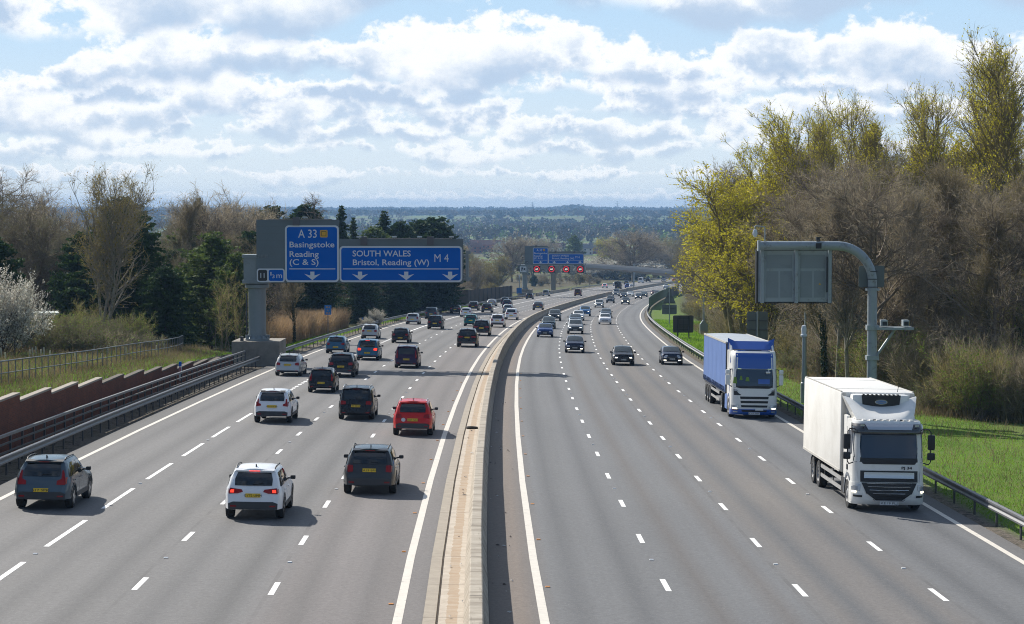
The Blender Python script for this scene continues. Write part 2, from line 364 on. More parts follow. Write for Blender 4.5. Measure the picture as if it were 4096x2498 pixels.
# ---------------------------------------------------------------- carriageways
def asphalt(name, c1, c2, edge, lanes, seams):
    h = nodemat(name, .82, .35); t = h.t
    uv = h.node('ShaderNodeUVMap').outputs[0]; s = h.node('ShaderNodeSeparateXYZ'); t.links.new(uv, s.inputs[0]); co = h.node('ShaderNodeTexCoord').outputs['Object']
    d = s.outputs[1]                                             # offset across the road in metres; u is chainage
    cr = h.node('ShaderNodeValToRGB'); e = cr.color_ramp; lo, hi = lanes[0][0], lanes[-1][0]
    while len(e.elements) > 1: e.elements.remove(e.elements[0])
    e.elements[0].position = 0; e.elements[0].color = (*lanes[0][1], 1)
    for q, cc in lanes[1:]: k = e.elements.new((q - lo) / (hi - lo)); k.color = (*cc, 1)
    t.links.new(h.rng(d, lo, hi), cr.inputs[0]); c = cr.outputs[0]
    st = h.noise(h.scalev(uv, (.012, .9, 1)), 1., 5, .6)       # long streaks along the road
    c = h.mix(h.rng(st, .3, .7, 0, .75), c, h.mix(1., c, (1.28, 1.28, 1.3), 'MULTIPLY'))
    pt = h.noise(h.scalev(uv, (.05, .25, 1)), 1., 4, .6); c = h.mix(h.rng(pt, .35, .7, 0, .35), c, h.mix(1., c, (.70, .70, .72), 'MULTIPLY'))
    fine = h.noise(co, 9., 5, .8); c = h.mix(.9, c, h.mix(1., c, h.mix(h.rng(fine, .3, .7), (.72, .72, .72), (1.26, 1.26, 1.26)), 'MULTIPLY'))
    sp = h.noise(co, 45., 2, .5); c = h.mix(h.rng(sp, .66, .72), c, (.32, .31, .29))
    for sd_, wd in seams:
        a = h.math('ABSOLUTE', h.math('SUBTRACT', d, sd_), 0); jit = h.noise(h.scalev(uv, (.4, 0, 0)), 1., 3)
        k = h.math('MULTIPLY', h.math('LESS_THAN', a, wd), h.rng(jit, .4, .6)); c = h.mix(h.math('MULTIPLY', k, .28), c, (.045, .043, .04))
    t.links.new(c, h.b.inputs['Base Color'])
    bp = h.node('ShaderNodeBump'); bp.inputs['Strength'].default_value = .35; bp.inputs['Distance'].default_value = .01; t.links.new(h.noise(co, 60., 3, .7), bp.inputs['Height']); t.links.new(bp.outputs[0], h.b.inputs['Normal'])
    return h.m
def track(l0, l1, base, dark):
    """two darker wheel tracks between two lane lines"""
    w_ = l1 - l0; return [(l0 + .12 * w_, base), (l0 + .27 * w_, dark), (l0 + .42 * w_, base), (l0 + .58 * w_, base), (l0 + .74 * w_, dark), (l0 + .88 * w_, base)]
g1, g2 = (.142, .138, .134), (.106, .104, .102); p1, p2 = (.158, .144, .137), (.128, .118, .113)
b1, b2 = (.130, .132, .134), (.096, .098, .101); o1, o2 = (.140, .130, .121), (.108, .101, .096)
asL = asphalt('asphalt_left', 0, 0, 0, [(-18.4, (.09, .086, .08)), (-17.7, (.10, .097, .092))] + track(-17.37, -13.51, g1, g2) + track(-13.51, -9.82, g1, g2) + track(-9.82, -6.35, g1, g2) + track(-6.35, -3.06, p1, p2) + [(-2.4, (.145, .135, .128))], [(-6.45, .06), (-9.95, .05)])
asR = asphalt('asphalt_right', 0, 0, 0, [(-.9, (.150, .125, .105)), (-.1, (.165, .135, .112)), (.25, (.14, .125, .115))] + track(.39, 3.74, b1, b2) + track(3.74, 7.19, b1, o2) + track(7.19, 10.71, o1, b2) + track(10.71, 14.46, b1, b2) + [(15.12, (.12, .115, .11))], [(7.05, .06), (10.85, .06)])
def sheet(name, d0, d1, nd, s0, s1, m_, h=0.):
    ss = np.concatenate([SR(s0, 400, 2), SR(405, s1, 5)]); dd = np.linspace(d0, d1, nd)
    m = MB(); m.grid([[tuple(P(s, d, h)) for d in dd] for s in ss]); return tag(m.build(name, m_, uv=[(s, d) for s in ss for d in dd]), kind='structure')
sheet('carriageway_left', -18.35, -2.45, 9, 20, 1080, asL); sheet('carriageway_right', -.9, 15.15, 9, 20, 1080, asR)
conc = nodemat('concrete_strip', .85, .3)
def _c(h):
    t = h.t; uv = h.node('ShaderNodeUVMap').outputs[0]; s = h.node('ShaderNodeSeparateXYZ'); t.links.new(uv, s.inputs[0]); d = s.outputs[1]
    co = h.node('ShaderNodeTexCoord').outputs['Object']
    n = h.noise(co, 2.5, 6, .7); c = h.mix(h.rng(n, .35, .65), (.40, .34, .27), (.52, .46, .38))
    wv = h.math('ADD', d, h.math('MULTIPLY', h.noise(h.scalev(uv, (2.5, .3, 1)), 1., 5, .7), .22))
    band = h.math('MULTIPLY', h.math('GREATER_THAN', wv, -1.93 + .11), h.math('LESS_THAN', wv, -1.66 + .11))
    c = h.mix(h.math('MULTIPLY', band, h.rng(h.noise(h.scalev(uv, (3., .6, 1)), 1., 5, .8), .25, .6)), c, (.36, .26, .17))
    c = h.mix(h.math('LESS_THAN', d, -2.16), c, h.mix(h.rng(n, .3, .7), (.30, .26, .21), (.40, .35, .28)))
    j = h.math('LESS_THAN', h.math('FRACT', h.math('DIVIDE', s.outputs[0], 5.), 0), .012); c = h.mix(h.math('MULTIPLY', j, .6), c, (.10, .08, .06))
    t.links.new(c, h.b.inputs['Base Color']); return h.m
_c(conc)
m = MB(); ss = np.concatenate([SR(20, 400, 2), SR(405, 1080, 5)]); dd = [-2.47, -2.17, -2.165, -2.115, -2.11, -1.5]; hh = [.03, .03, -.05, -.05, .03, .04]
m.grid([[tuple(P(s, d, h_)) for d, h_ in zip(dd, hh)] for s in ss]); tag(m.build('drainage_strip', conc.m, uv=[(s, d) for s in ss for d in dd]), kind='structure')
m = MB(); m.grid([[tuple(P(s, d, -.01)) for d in (-1.5, -.88)] for s in ss]); tag(m.build('median_ground', mat('conc_dark', (.2, .18, .16), .9)), kind='structure')
# ---------------------------------------------------------------- painted markings
paint = mat('road_paint', (.66, .61, .53), .6, var=.10, vscale=4., dirt=(.30, .28, .25), dscale=3., dlo=.60, dhi=.72)
paint_w = mat('road_paint_white', (.86, .85, .82), .6, var=.08, vscale=5., dirt=(.25, .24, .22), dscale=2.5, dlo=.60, dhi=.70)
def polyline_s(d):
    s = np.arange(-20, 1080, 4.); x, y, z = road(s, d); l = np.r_[0, np.cumsum(np.sqrt(np.diff(x) ** 2 + np.diff(y) ** 2 + np.diff(z) ** 2))]; return s, l
def strip(m, s0, s1, d, w_, h=.005, st=2.5):
    k = max(1, int((s1 - s0) / st)); m.grid([[tuple(P(s, d - w_ / 2, h)), tuple(P(s, d + w_ / 2, h))] for s in np.linspace(s0, s1, k + 1)])
for nm, d, w_ in (('edge_line', -17.37, .20), ('edge_line', -3.06, .22), ('edge_line', .39, .22), ('edge_line', 14.46, .20)):
    m = MB(); strip(m, 30, 1080, d, w_); tag(m.build('road_marking_' + nm, paint), kind='structure')
rng = random.Random(4)
studs = []
for d, ph, ln, wd in ((-13.51, 84.3164 - 9, 6., .16), (-9.82, 74.839, 2., .15), (-6.35, 74.28, 2., .15), (3.74, 75.544, 2., .15), (7.19, 74.934, 2., .15), (10.71, 74.454, 2., .15)):
    sl, l = polyline_s(d); m = MB()
    for i in range(-4, 115):
        c = ph + 9 * i
        if c < 40: continue
        s0, s1 = np.interp([c - ln / 2, c + ln / 2], l, sl)
        if d == -13.51:
            if s0 > 118 and s0 < 236:
                for q in range(5): strip(m, s0 + q * 1.8, s0 + q * 1.8 + 1.0, d, .22)
            elif s0 >= 236: strip(m, s0 - 1, s0 + 7.2, d, .20)
            else: strip(m, s0, s1, d, wd)
        else: strip(m, s0, s1, d, wd)
        if i % 2 == 0 and s0 < 230: studs.append((float(np.interp(c + 4.5, l, sl)), d))
    tag(m.build('road_marking_lane_line', paint_w), kind='structure')
# ---------------------------------------------------------------- median barrier
cbar = nodemat('barrier_concrete', .85, .3)
def _b(h):
    t = h.t; uv = h.node('ShaderNodeUVMap').outputs[0]; s = h.node('ShaderNodeSeparateXYZ'); t.links.new(uv, s.inputs[0]); co = h.node('ShaderNodeTexCoord').outputs['Object']
    n = h.noise(co, 1.6, 7, .7); c = h.mix(h.rng(n, .35, .65), (.33, .285, .225), (.46, .41, .335))
    st = h.noise(h.scalev(uv, (2.2, .25, 1)), 1., 5, .7); c = h.mix(h.rng(st, .45, .68, 0, .8), c, (.17, .14, .105)); sc_ = h.noise(h.scalev(uv, (.35, 3.5, 1)), 1., 4, .7); c = h.mix(h.rng(sc_, .6, .72, 0, .55), c, (.07, .06, .05))
    j = h.math('LESS_THAN', h.math('FRACT', h.math('DIVIDE', s.outputs[0], 6.), 0), .012); c = h.mix(h.math('MULTIPLY', j, .85), c, (.06, .05, .04))
    t.links.new(c, h.b.inputs['Base Color']); return h.m
_b(cbar)
B0 = -1.22
o = sweep('concrete_barrier', [(B0 - .30, -.05), (B0 - .30, .08), (B0 - .17, .42), (B0 - .155, .88), (B0 - .13, .90), (B0 + .13, .90), (B0 + .155, .88), (B0 + .17, .42), (B0 + .30, .08), (B0 + .30, -.05)], 30, 1040, 3, cbar.m)
tag(o, 'long concrete central barrier curving between the two carriageways', 'barrier')
# ---------------------------------------------------------------- roadside metalwork
galv = mat('galvanised_steel', (.155, .16, .168), .5, .35, var=.12, vscale=2.5, dirt=(.14, .13, .12), dscale=3., dlo=.52, dhi=.7)
galv_d = mat('weathered_steel', (.075, .078, .082), .55, .4, var=.2, vscale=2., dirt=(.09, .075, .06), dscale=2.5)
gpaint = mat('gantry_grey_paint', (.215, .250, .262), .45, .0, var=.05, vscale=1.5, dirt=(.15, .165, .17), dscale=1.1, dlo=.55, dhi=.8)
gpaint_l = mat('post_grey_paint', (.30, .345, .365), .4, .1, var=.06, vscale=2., dirt=(.13, .12, .09), dscale=2.2, dlo=.55, dhi=.75)
panelg = mat('sign_panel_grey', (.125, .158, .172), .6, .0, var=.05, vscale=.8)
signback = mat('sign_back_grey', (.125, .145, .150), .5, .2, var=.08, vscale=1.)
black = mat('black_plastic', (.018, .018, .019), .5, var=.1)
concrete = mat('concrete', (.25, .225, .19), .85, var=.2, vscale=1.2, dirt=(.16, .135, .11), dscale=.8, bump=.3, bscale=12)
whitep = mat('sign_white', (.62, .66, .70), .45); bluep = mat('sign_blue', (.0, .115, .50), .65, spec=.08, var=.04, vscale=.6); blackp = mat('sign_black', (.012, .012, .014), .4)
yellowp = mat('sign_yellow', (.62, .36, .01), .5); brownp = mat('sign_brown', (.06, .04, .01), .5)
def wbeam(name, d, h, s0, s1, face, st=3.):
    """corrugated rail: two ridges with a groove between them; face -1 looks left, +1 right"""
    k = face
    prof = [(d, h - .16), (d + k * .07, h - .13), (d + k * .075, h - .07), (d + k * .02, h - .02), (d + k * .02, h + .02), (d + k * .075, h + .07), (d + k * .07, h + .13), (d, h + .16), (d - k * .012, h + .16), (d - k * .012, h - .16)]
    return prof
def safety_fence(name, label, d, s0, s1, face, posts, gap, hr=.58, extra=None, pm=None, pd=.09, group=None):
    root = empty(name, label, 'barrier', group, RM(s0, d, 0)); inv = root.matrix_world.inverted()
    rail = sweep('rail', wbeam('', d, hr, s0, s1, face), s0, s1, 3. if s1 < 420 else 5., pm or galv, smooth=30); rail.parent = root; rail.matrix_parent_inverse = inv
    pb = MB(); pb.box((0, 0, .15), (.055, .11, 1.0)); pme = pb.mesh('post', pm or galv_d)
    n = 0; s = s0 + .5
    while s < s1 and n < posts:
        p_ = link('post', pme, root); p_.matrix_parent_inverse = inv; p_.matrix_basis = RM(s, d - face * pd, hr - .52); s += gap; n += 1
    if s < s1:
        m = MB()
        while s < s1:
            q = P(s, d - face * pd, hr - .40); m.box(q, (.06, .11, .9)); s += gap * (1 if s < 450 else 2)
        o = m.build('post', pm or galv_d, root); o.matrix_parent_inverse = inv; o['kind'] = 'stuff'
    return root, inv
wb1, inv = safety_fence('crash_barrier', 'grey corrugated crash barrier in front of the brick wall and slatted parapet', -18.95, 40, 158.6, 1, 60, 2.1, hr=.56)
wb2, inv2_ = safety_fence('crash_barrier', 'grey crash barrier running along the verge beyond the first sign gantry', -18.75, 165.5, 664, 1, 90, 3.0, hr=.60)
wb3, inv3_ = safety_fence('crash_barrier', 'weathered two-ridge crash barrier beside the grass verge and the lorries', 15.62, 40, 431, -1, 99, 3.2, hr=.60)
wb4, inv4_ = safety_fence('crash_barrier', 'distant crash barrier on the far side of the carriageway beneath the footbridge', -18.4, 668, 1040, 1, 60, 4.0, hr=.62)
sweep('concrete_barrier', [(-18.6, -.1), (-18.5, .5), (-18.45, .85), (-18.25, .85), (-18.2, .5), (-18.1, -.1)], 566, 660, 4, cbar.m)['label'] = 'short concrete barrier beside the second gantry and the bridge pier'
bpy.data.objects['concrete_barrier.001']['category'] = 'barrier'
# parapet: posts and three rails above the low rail, on the left
def parapet(label, s0, s1, d):
    root = empty('steel_parapet', label, 'railing', None, RM(s0, d)); iv = root.matrix_world.inverted()
    for h_, r_ in ((1.17, .055), (.84, .035), (.50, .035)):
        o = sweep('rail', [(d - r_, h_ - r_), (d - r_, h_ + r_), (d + r_, h_ + r_), (d + r_, h_ - r_)], s0, s1, 3., galv if h_ > 1 else galv_d); o.parent = root; o.matrix_parent_inverse = iv
    pb = MB(); pb.box((0, 0, .55), (.07, .12, 1.2)); pme = pb.mesh('post', galv_d); s = s0 + .1
    while s < s1: 
        o = link('post', pme, root); o.matrix_parent_inverse = iv; o.matrix_basis = RM(s, d - .07); s += 2.1
parapet('tall steel parapet with three rails between the brick wall and the crash barrier', 40, 158.4, -19.7)
parapet('short end piece of steel parapet just beyond the gantry plinth', 165.2, 172, -19.6)
parapet('steel parapet in front of the plinth of the second, farther gantry', 531, 556, -19.6)
# tubular pedestrian rail on the bank
def tube_fence():
    root = empty('tubular_railing', 'pale two-bar tubular railing curving along the grass bank above the brick wall', 'railing', None, None)
    S_ = [58, 80, 100, 106.7, 113, 120.5, 130.7, 140, 147.7, 156, 163]; Dn = [-24.3, -24.1, -23.8, -23.8, -23.8, -23.8, -23.8, -23.9, -24., -24.4, -25.2]
    ss = SR(58, 162, 1.45); dd = np.interp(ss, S_, Dn)
    gh = [float(ground_h(s, d)) for s, d in zip(ss, dd)]
    for hh, r_ in ((1.15, .035), (.58, .028)):
        m = MB(); m.tube([P(s, d, g_ + hh) for s, d, g_ in zip(ss, dd, gh)], r_, 6); m.build('rail', galv, root, 60)
    pb = MB(); pb.tube([(0, 0, -.2), (0, 0, 1.15)], .026, 6); me = pb.mesh('post', galv, 60)
    for s, d, g_ in zip(ss, dd, gh): o = link('post', me, root); o.location = P(s, d, g_)
tube_fence()
# brick wall in stepped bays
def brick_mat():
    h = nodemat('brick', .9, .2); t = h.t; uv = h.node('ShaderNodeUVMap').outputs[0]
    b = h.node('ShaderNodeTexBrick'); b.inputs['Color1'].default_value = (.23, .062, .028, 1); b.inputs['Color2'].default_value = (.14, .042, .022, 1); b.inputs['Mortar'].default_value = (.11, .085, .07, 1)
    b.inputs['Scale'].default_value = 1.; b.inputs['Mortar Size'].default_value = .009; b.inputs['Brick Width'].default_value = .225; b.inputs['Row Height'].default_value = .075
    t.links.new(uv, b.inputs['Vector']); co = h.node('ShaderNodeTexCoord').outputs['Object']; n = h.noise(co, .6, 6, .7); n2 = h.noise(co, 2.5, 5, .7)
    c = h.mix(h.rng(n, .42, .7, 0, .6), b.outputs[0], (.07, .035, .026)); c = h.mix(h.rng(n2, .58, .72, 0, .5), c, (.20, .10, .07))
    t.links.new(c, h.b.inputs['Base Color']); return h.m
brick = brick_mat()
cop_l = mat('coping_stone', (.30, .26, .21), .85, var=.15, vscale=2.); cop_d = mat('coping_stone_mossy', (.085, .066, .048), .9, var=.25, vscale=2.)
def brick_wall():
    root = empty('brick_wall', 'stepped red-brown brick retaining wall topped with coping stones below the grass bank', 'wall')
    E_ = [60, 65, 71, 77, 83.2, 89.25, 95.5, 101.5, 107.5, 113.5, 119.75, 125.75, 131.5, 138, 144.5, 150.5, 156.6]
    T_ = [0, 2.75, 2.65, 2.55, 2.45, 2.34, 2.16, 2.06, 1.94, 1.78, 1.68, 1.54, 1.42, 1.26, 1.10, .96, .88]
    for i in range(1, len(E_)):
        s0, s1, T = E_[i - 1], E_[i], T_[i]; zt = P(s1, -20.6).z + T
        m = MB(); uv = []
        for d in (-20.5, -20.78):
            for s in (s0, s1):
                for z in (P(s, d, -.3).z, zt): q = P(s, d); m.v.append((q.x, q.y, z)); uv.append((s, z - zt))
        m.add([], []); m.f = [(0, 2, 3, 1), (4, 5, 7, 6), (0, 1, 5, 4), (2, 6, 7, 3), (1, 3, 7, 5)]; m.mi = [0] * 5
        m.build('brick_bay', brick, root, uv=uv)
        c = MB(); a, b = P(s0 + .02, -20.64), P(s1 - .01, -20.64); dr = Vector((b.x - a.x, b.y - a.y, 0)); n_ = Vector((dr.y, -dr.x, 0)).normalized() * .16
        V = [Vector((a.x, a.y, zt + .003)) + n_, Vector((b.x, b.y, zt + .003)) + n_, Vector((b.x, b.y, zt + .003)) - n_, Vector((a.x, a.y, zt + .003)) - n_]
        c.add(V + [v + Vector((0, 0, .09)) for v in V], [(0, 3, 2, 1), (4, 5, 6, 7), (0, 1, 5, 4), (1, 2, 6, 5), (2, 3, 7, 6), (3, 0, 4, 7)])
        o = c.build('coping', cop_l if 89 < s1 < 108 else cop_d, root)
brick_wall()
# ---------------------------------------------------------------- lettering
FONT = None
def text_mesh(body, size, depth=0.0, align='LEFT', bold=0.):
    cu = bpy.data.curves.new('t', 'FONT'); cu.body = body; cu.size = size; cu.align_x = align; cu.extrude = depth; cu.offset = bold; cu.resolution_u = 3
    ob = bpy.data.objects.new('t', cu); col.objects.link(ob)
    dg = bpy.context.evaluated_depsgraph_get(); dg.update()
    me = bpy.data.meshes.new_from_object(ob.evaluated_get(dg)); bpy.data.objects.remove(ob); bpy.data.curves.remove(cu)
    return me
def lettering(name, body, x0, x1, zb, cap, y, m_, parent, bold=.0, z_up=True):
    """capital height cap, fitted between x0 and x1, standing in the x-z plane at depth y"""
    me = text_mesh(body, cap / .70, 0, 'LEFT', bold); n = len(me.vertices); a = np.zeros(n * 3); me.vertices.foreach_get('co', a); a = a.reshape(-1, 3)
    lo, hi = a[:, 0].min(), a[:, 0].max(); k = (x1 - x0) / (hi - lo)
    b = np.stack([x0 + (a[:, 0] - lo) * k, np.full(n, y), zb + a[:, 1]], -1); me.vertices.foreach_set('co', b.ravel().astype(np.float32)); me.update()
    me.materials.clear(); me.materials.append(m_); return link(name, me, parent)
def rrect(m, x0, x1, z0, z1, y, r=.1, depth=.0, n=4):
    pts = []
    for cx, cz, a0 in ((x1 - r, z1 - r, 0), (x0 + r, z1 - r, 90), (x0 + r, z0 + r, 180), (x1 - r, z0 + r, 270)):
        for k in range(n + 1): q = R(a0 + 90 * k / n); pts.append((cx + r * math.cos(q), cz + r * math.sin(q)))
    if depth: m.prism(pts, 'Y', y, y + depth)
    else: m.add([(u, y, v) for u, v in pts], [tuple(range(len(pts)))])
    return m
def down_arrow(m, cx, top, y, k=1.):
    pts = [(-.19, 0), (.19, 0), (.19, -.36), (.75, -.20), (0, -.78), (-.75, -.20), (-.19, -.36)]
    m.add([(cx + u * k, y, top + v * k) for u, v in pts], [(0, 6, 2, 1), (2, 3, 4), (6, 4, 5), (6, 4, 2)]); return m
# ---------------------------------------------------------------- sign gantries (x to the right, z up, y away from the camera)
def gantry(label, s, dshift, first):
    root = empty('sign_gantry', label, 'gantry', None, RM(s, 0, 0, level=True))
    def X(d): return d + dshift
    cx = X(-19.4); zr = float(P(s, cx).z - P(s, 0).z)
    def part(m, name, mt, sm=None, parent=root): return m.build(name, mt, parent, sm)
    m = MB(); m.box((X(-19.35), .6, zr + .75), (3.6, 4.2, 2.1)); part(m, 'plinth', concrete)
    m = MB(); m.lathe([(.92, zr + 1.80), (.92, zr + 1.95), (.70, zr + 2.15), (.66, zr + 2.5), (.66, zr + 5.55), (.70, zr + 5.75), (.92, zr + 5.82), (.92, zr + 6.05), (.70, zr + 6.1), (.70, zr + 6.35)], (cx, 0, 0)); 
    for k in range(12): q = 2 * math.pi * k / 12; m.box((cx + .82 * math.cos(q), .82 * math.sin(q), zr + 2.05), (.06, .22, .32), rz=q + math.pi / 2)
    part(m, 'column', gpaint, 40)
    m = MB(); m.box((cx - .02, 0, zr + 7.2), (1.75, 1.9, 1.75)); m.box((cx - .02, 0, zr + 8.2), (1.95, 2.1, .24)); m.box((cx - .02, 0, zr + 6.28), (1.95, 2.1, .26)); part(m, 'column_head', gpaint)
    m = MB(); xa, xb = cx + .85, X(-3.5)                                 # lattice beam
    for z in (6.45, 8.25):
        for y in (-.75, .75): m.box(((xa + xb) / 2, y, zr + z), (xb - xa, .16, .16))
    nb = 9
    for i in range(nb + 1):
        x = xa + (xb - xa) * i / nb
        for y in (-.75, .75): m.box((x, y, zr + 7.35), (.10, .10, 1.7))
        for z in (6.45, 8.25): m.box((x, 0, zr + z), (.10, 1.4, .10))
        if i < nb:
            x2 = xa + (xb - xa) * (i + 1) / nb; z0, z1 = (6.5, 8.2) if i % 2 else (8.2, 6.5)
            for y in (-.75, .75): m.tube([(x, y, zr + z0), (x2, y, zr + z1)], .05, 6)
            m.tube([(x, -.75 if i % 2 else .75, zr + 8.25), (x2, .75 if i % 2 else -.75, zr + 8.25)], .04, 6)
    part(m, 'lattice_beam', gpaint, 30)
    m = MB(); m.box((X(-3.45), 0, zr + 7.4), (.22, 1.9, 2.15)); m.box((X(-3.35), -.95, zr + 8.5), (.35, .2, .25)); m.box((X(-3.35), -.95, zr + 6.5), (.35, .2, .25)); part(m, 'end_frame', gpaint)
    dz = 0 if first else 2.25
    yp = -1.05
    m = MB(); m.box2((X(-19.30), yp, zr + 6.22 + dz), (X(-13.07), yp + .12, zr + 10.95 + dz)); m.box2((X(-13.067), yp, zr + 6.22 + dz), (X(-3.72), yp + .12, zr + 9.5 + dz)); pan = part(m, 'sign_panel', panelg)
    if not first: m = MB(); m.box2((X(-19.2), yp + .2, zr + 8.3), (X(-3.9), yp + .5, zr + 8.7)); part(m, 'panel_foot', panelg)
    m = MB()
    for x in (-18.0, -16.5, -14.2, -11., -8.5, -6.): m.box2((X(x), yp + .13, zr + 6.3 + dz), (X(x) + .12, yp + .34, zr + 9.3 + dz))
    for k in range(8): m.box2((X(-19.29), yp - .004, zr + 6.8 + dz + k * .52), (X(-17.2), yp - .001, zr + 6.815 + dz + k * .52))
    part(m, 'panel_bracing', signback)
    Z = zr + dz
    def sign(x0, x1, z0, z1, r=.28):
        a = MB(); rrect(a, X(x0), X(x1), Z + z0, Z + z1, yp - .05, r, .045); o = part(a, 'blue_sign', whitep)
        b = MB(); rrect(b, X(x0) + .13, X(x1) - .13, Z + z0 + .13, Z + z1 - .13, yp - .054, r - .1); b.build('blue_field', bluep, o); return o
    yt = yp - .058
    A = sign(-17.14, -13.09, 6.26, 10.53)
    lettering('lettering', 'A 33', X(-16.15), X(-14.75), Z + 9.60, .62, yt, whitep, A, .004); lettering('lettering', 'Basingstoke', X(-16.80), X(-13.42), Z + 8.88, .43, yt, whitep, A, .007)
    lettering('lettering', 'Reading', X(-16.80), X(-14.60), Z + 8.16, .43, yt, whitep, A, .007); lettering('lettering', '(C & S)', X(-16.80), X(-14.62), Z + 7.56, .43, yt, whitep, A, .007)
    a = MB(); rrect(a, X(-14.50), X(-13.93), Z + 9.62, Z + 10.18, yt, .08); a.build('yellow_patch', yellowp, A)
    a = MB(); x0, x1, z0, z1 = X(-14.40), X(-14.03), Z + 9.715, Z + 10.085; t_ = .04
    for q in ((x0, x1, z0, z0 + t_), (x0, x1, z1 - t_, z1), (x0, x0 + t_, z0, z1), (x1 - t_, x1, z0, z1)): a.add([(q[0], yt - .003, q[2]), (q[1], yt - .003, q[2]), (q[1], yt - .003, q[3]), (q[0], yt - .003, q[3])], [(0, 1, 2, 3)])
    a.build('square_symbol', brownp, A)
    a = MB(); a.add([(X(-16.82), yt, Z + 7.22), (X(-13.36), yt, Z + 7.22), (X(-13.36), yt, Z + 7.29), (X(-16.82), yt, Z + 7.29)], [(0, 1, 2, 3)]); a.build('rule', whitep, A)
    a = MB(); down_arrow(a, X(-15.09), Z + 7.05, yt, .82); a.build('arrow', whitep, A)
    B = sign(-13.04, -3.80, 6.26, 8.97)
    lettering('lettering', 'SOUTH WALES', X(-12.06), X(-7.68), Z + 8.20, .44, yt, whitep, B, .007); lettering('lettering', 'Bristol, Reading (W)', X(-12.04), X(-6.30), Z + 7.54, .43, yt, whitep, B, .007)
    lettering('lettering', 'M 4', X(-5.90), X(-4.83), Z + 7.78, .60, yt, whitep, B, .0)
    a = MB(); a.add([(X(-12.78), yt, Z + 7.22), (X(-4.08), yt, Z + 7.22), (X(-4.08), yt, Z + 7.29), (X(-12.78), yt, Z + 7.29)], [(0, 1, 2, 3)]); a.build('rule', whitep, B)
    for ax in (-11.5, -8.02, -4.72): a = MB(); down_arrow(a, X(ax), Z + 7.05, yt, .82); a.build('arrow', whitep, B)
    w0 = -19.28 if first else -19.24
    if first:
        a = MB(); rrect(a, X(w0), X(-17.17), Z + 6.25, Z + 7.28, yp - .05, .2, .045); J = part(a, 'junction_plate', whitep)
        a = MB(); rrect(a, X(w0) + .1, X(-18.50), Z + 6.35, Z + 7.18, yp - .054, .12); a.build('black_field', blackp, J); a = MB(); rrect(a, X(-18.38), X(-17.27), Z + 6.35, Z + 7.18, yp - .054, .12); a.build('blue_field', bluep, J)
        lettering('lettering', '11', X(-19.0), X(-18.70), Z + 6.57, .38, yt, whitep, J, .004); lettering('lettering', '1', X(-18.25), X(-18.17), Z + 6.76, .27, yt, whitep, J, .002)
        lettering('lettering', '3', X(-18.12), X(-17.94), Z + 6.56, .27, yt, whitep, J, .002); lettering('lettering', 'm', X(-17.80), X(-17.38), Z + 6.57, .40, yt, whitep, J, .002)
    else:
        a = MB(); rrect(a, X(-19.2), X(-18.35), Z + 6.40, Z + 6.95, yp - .05, .06, .045); J = part(a, 'junction_plate', blackp); lettering('lettering', '11', X(-18.98), X(-18.58), Z + 6.5, .36, yt, whitep, J, .004)
    lm = MB()
    for x, z in ((-16.3, 10.95), (-11.2, 9.5), (-6.2, 9.5)):
        lm.box((X(x), yp - .02, Z + z - .12), (.5, .2, .62)); 
    part(lm, 'lamp_bracket', mat('bracket_grey', (.10, .10, .11), .5))
    for x, z in ((-16.95, 10.95), (-15.6, 10.95), (-11.55, 9.5), (-8.9, 9.5), (-7.0, 9.5), (-4.6, 9.5)):
        a = MB(); a.rbox((X(x), yp - .35, Z + z + .16), (.34, .5, .13), .04); a.tube([(X(x), yp, Z + z + .02), (X(x), yp - .3, Z + z + .12)], .03, 6); part(a, 'sign_lamp', gpaint_l)
    a = MB(); a.tube([(X(-18.4), yp - .05, Z + 10.98), (X(-13.6), yp - .05, Z + 10.98)], .025, 6); a.tube([(X(-11.2), yp - .05, Z + 9.53), (X(-4.6), yp - .05, Z + 9.53)], .025, 6); part(a, 'conduit', galv)
    if first:
        a = MB(); a.tube([(cx - .78, -.2, zr + 1.8), (cx - .78, -.2, zr + 5.4)], .05, 8); a.box((cx - 1.05, -.9, zr + 1.95), (.22, .3, .4)); part(a, 'cable_duct', galv_d)
    return root, X, zr, part
gantry('large nearest sign gantry with junction 11 plate and blue signs over the left lanes', 162, 0, True)
gr, GX, gz, gpart = gantry('second, farther sign gantry with four lit red 60 speed signals under its blue signs', 562, -1.6, False)
redlit = mat('led_red', (.1, 0, 0), .5, emit=(1., .01, .02), es=.75); whitelit = mat('led_white', (.3, .3, .3), .5, emit=(1., .93, .82), es=.8)
for i, x in enumerate((-16.1, -12.2, -8.35, -4.65)):
    a = MB(); a.box((GX(x), -1.12, gz + 7.1), (1.95, .3, 1.75)); o = gpart(a, 'speed_signal', blackp)
    a = MB(); n = 28; yq = -1.275; zc = gz + 7.15
    V = []; 
    for r_ in (.76, .62): V += [(GX(x) + r_ * math.cos(2 * math.pi * k / n), yq, zc + r_ * math.sin(2 * math.pi * k / n)) for k in range(n)]
    a.add(V, [(k, (k + 1) % n, n + (k + 1) % n, n + k) for k in range(n)]); a.build('red_ring', redlit, o)
    lettering('digits', '60', GX(x) - .34, GX(x) + .34, zc - .23, .46, yq - .002, whitelit, o, .01)
a = MB(); a.box((GX(-19.7), -1.12, gz + 7.1), (1.7, .12, 1.45)); o = gpart(a, 'camera_sign', whitep)
a = MB(); x0 = GX(-19.7); y_ = -1.185
a.add([(x0 + u, y_, gz + 7.1 + v) for u, v in ((-.5, -.5), (.05, -.5), (.05, .5), (-.5, .5), (.15, -.15), (.6, -.4), (.6, .4), (.15, .25))], [(0, 1, 2, 3), (4, 5, 6, 7)]); a.build('camera_symbol', blackp, o)
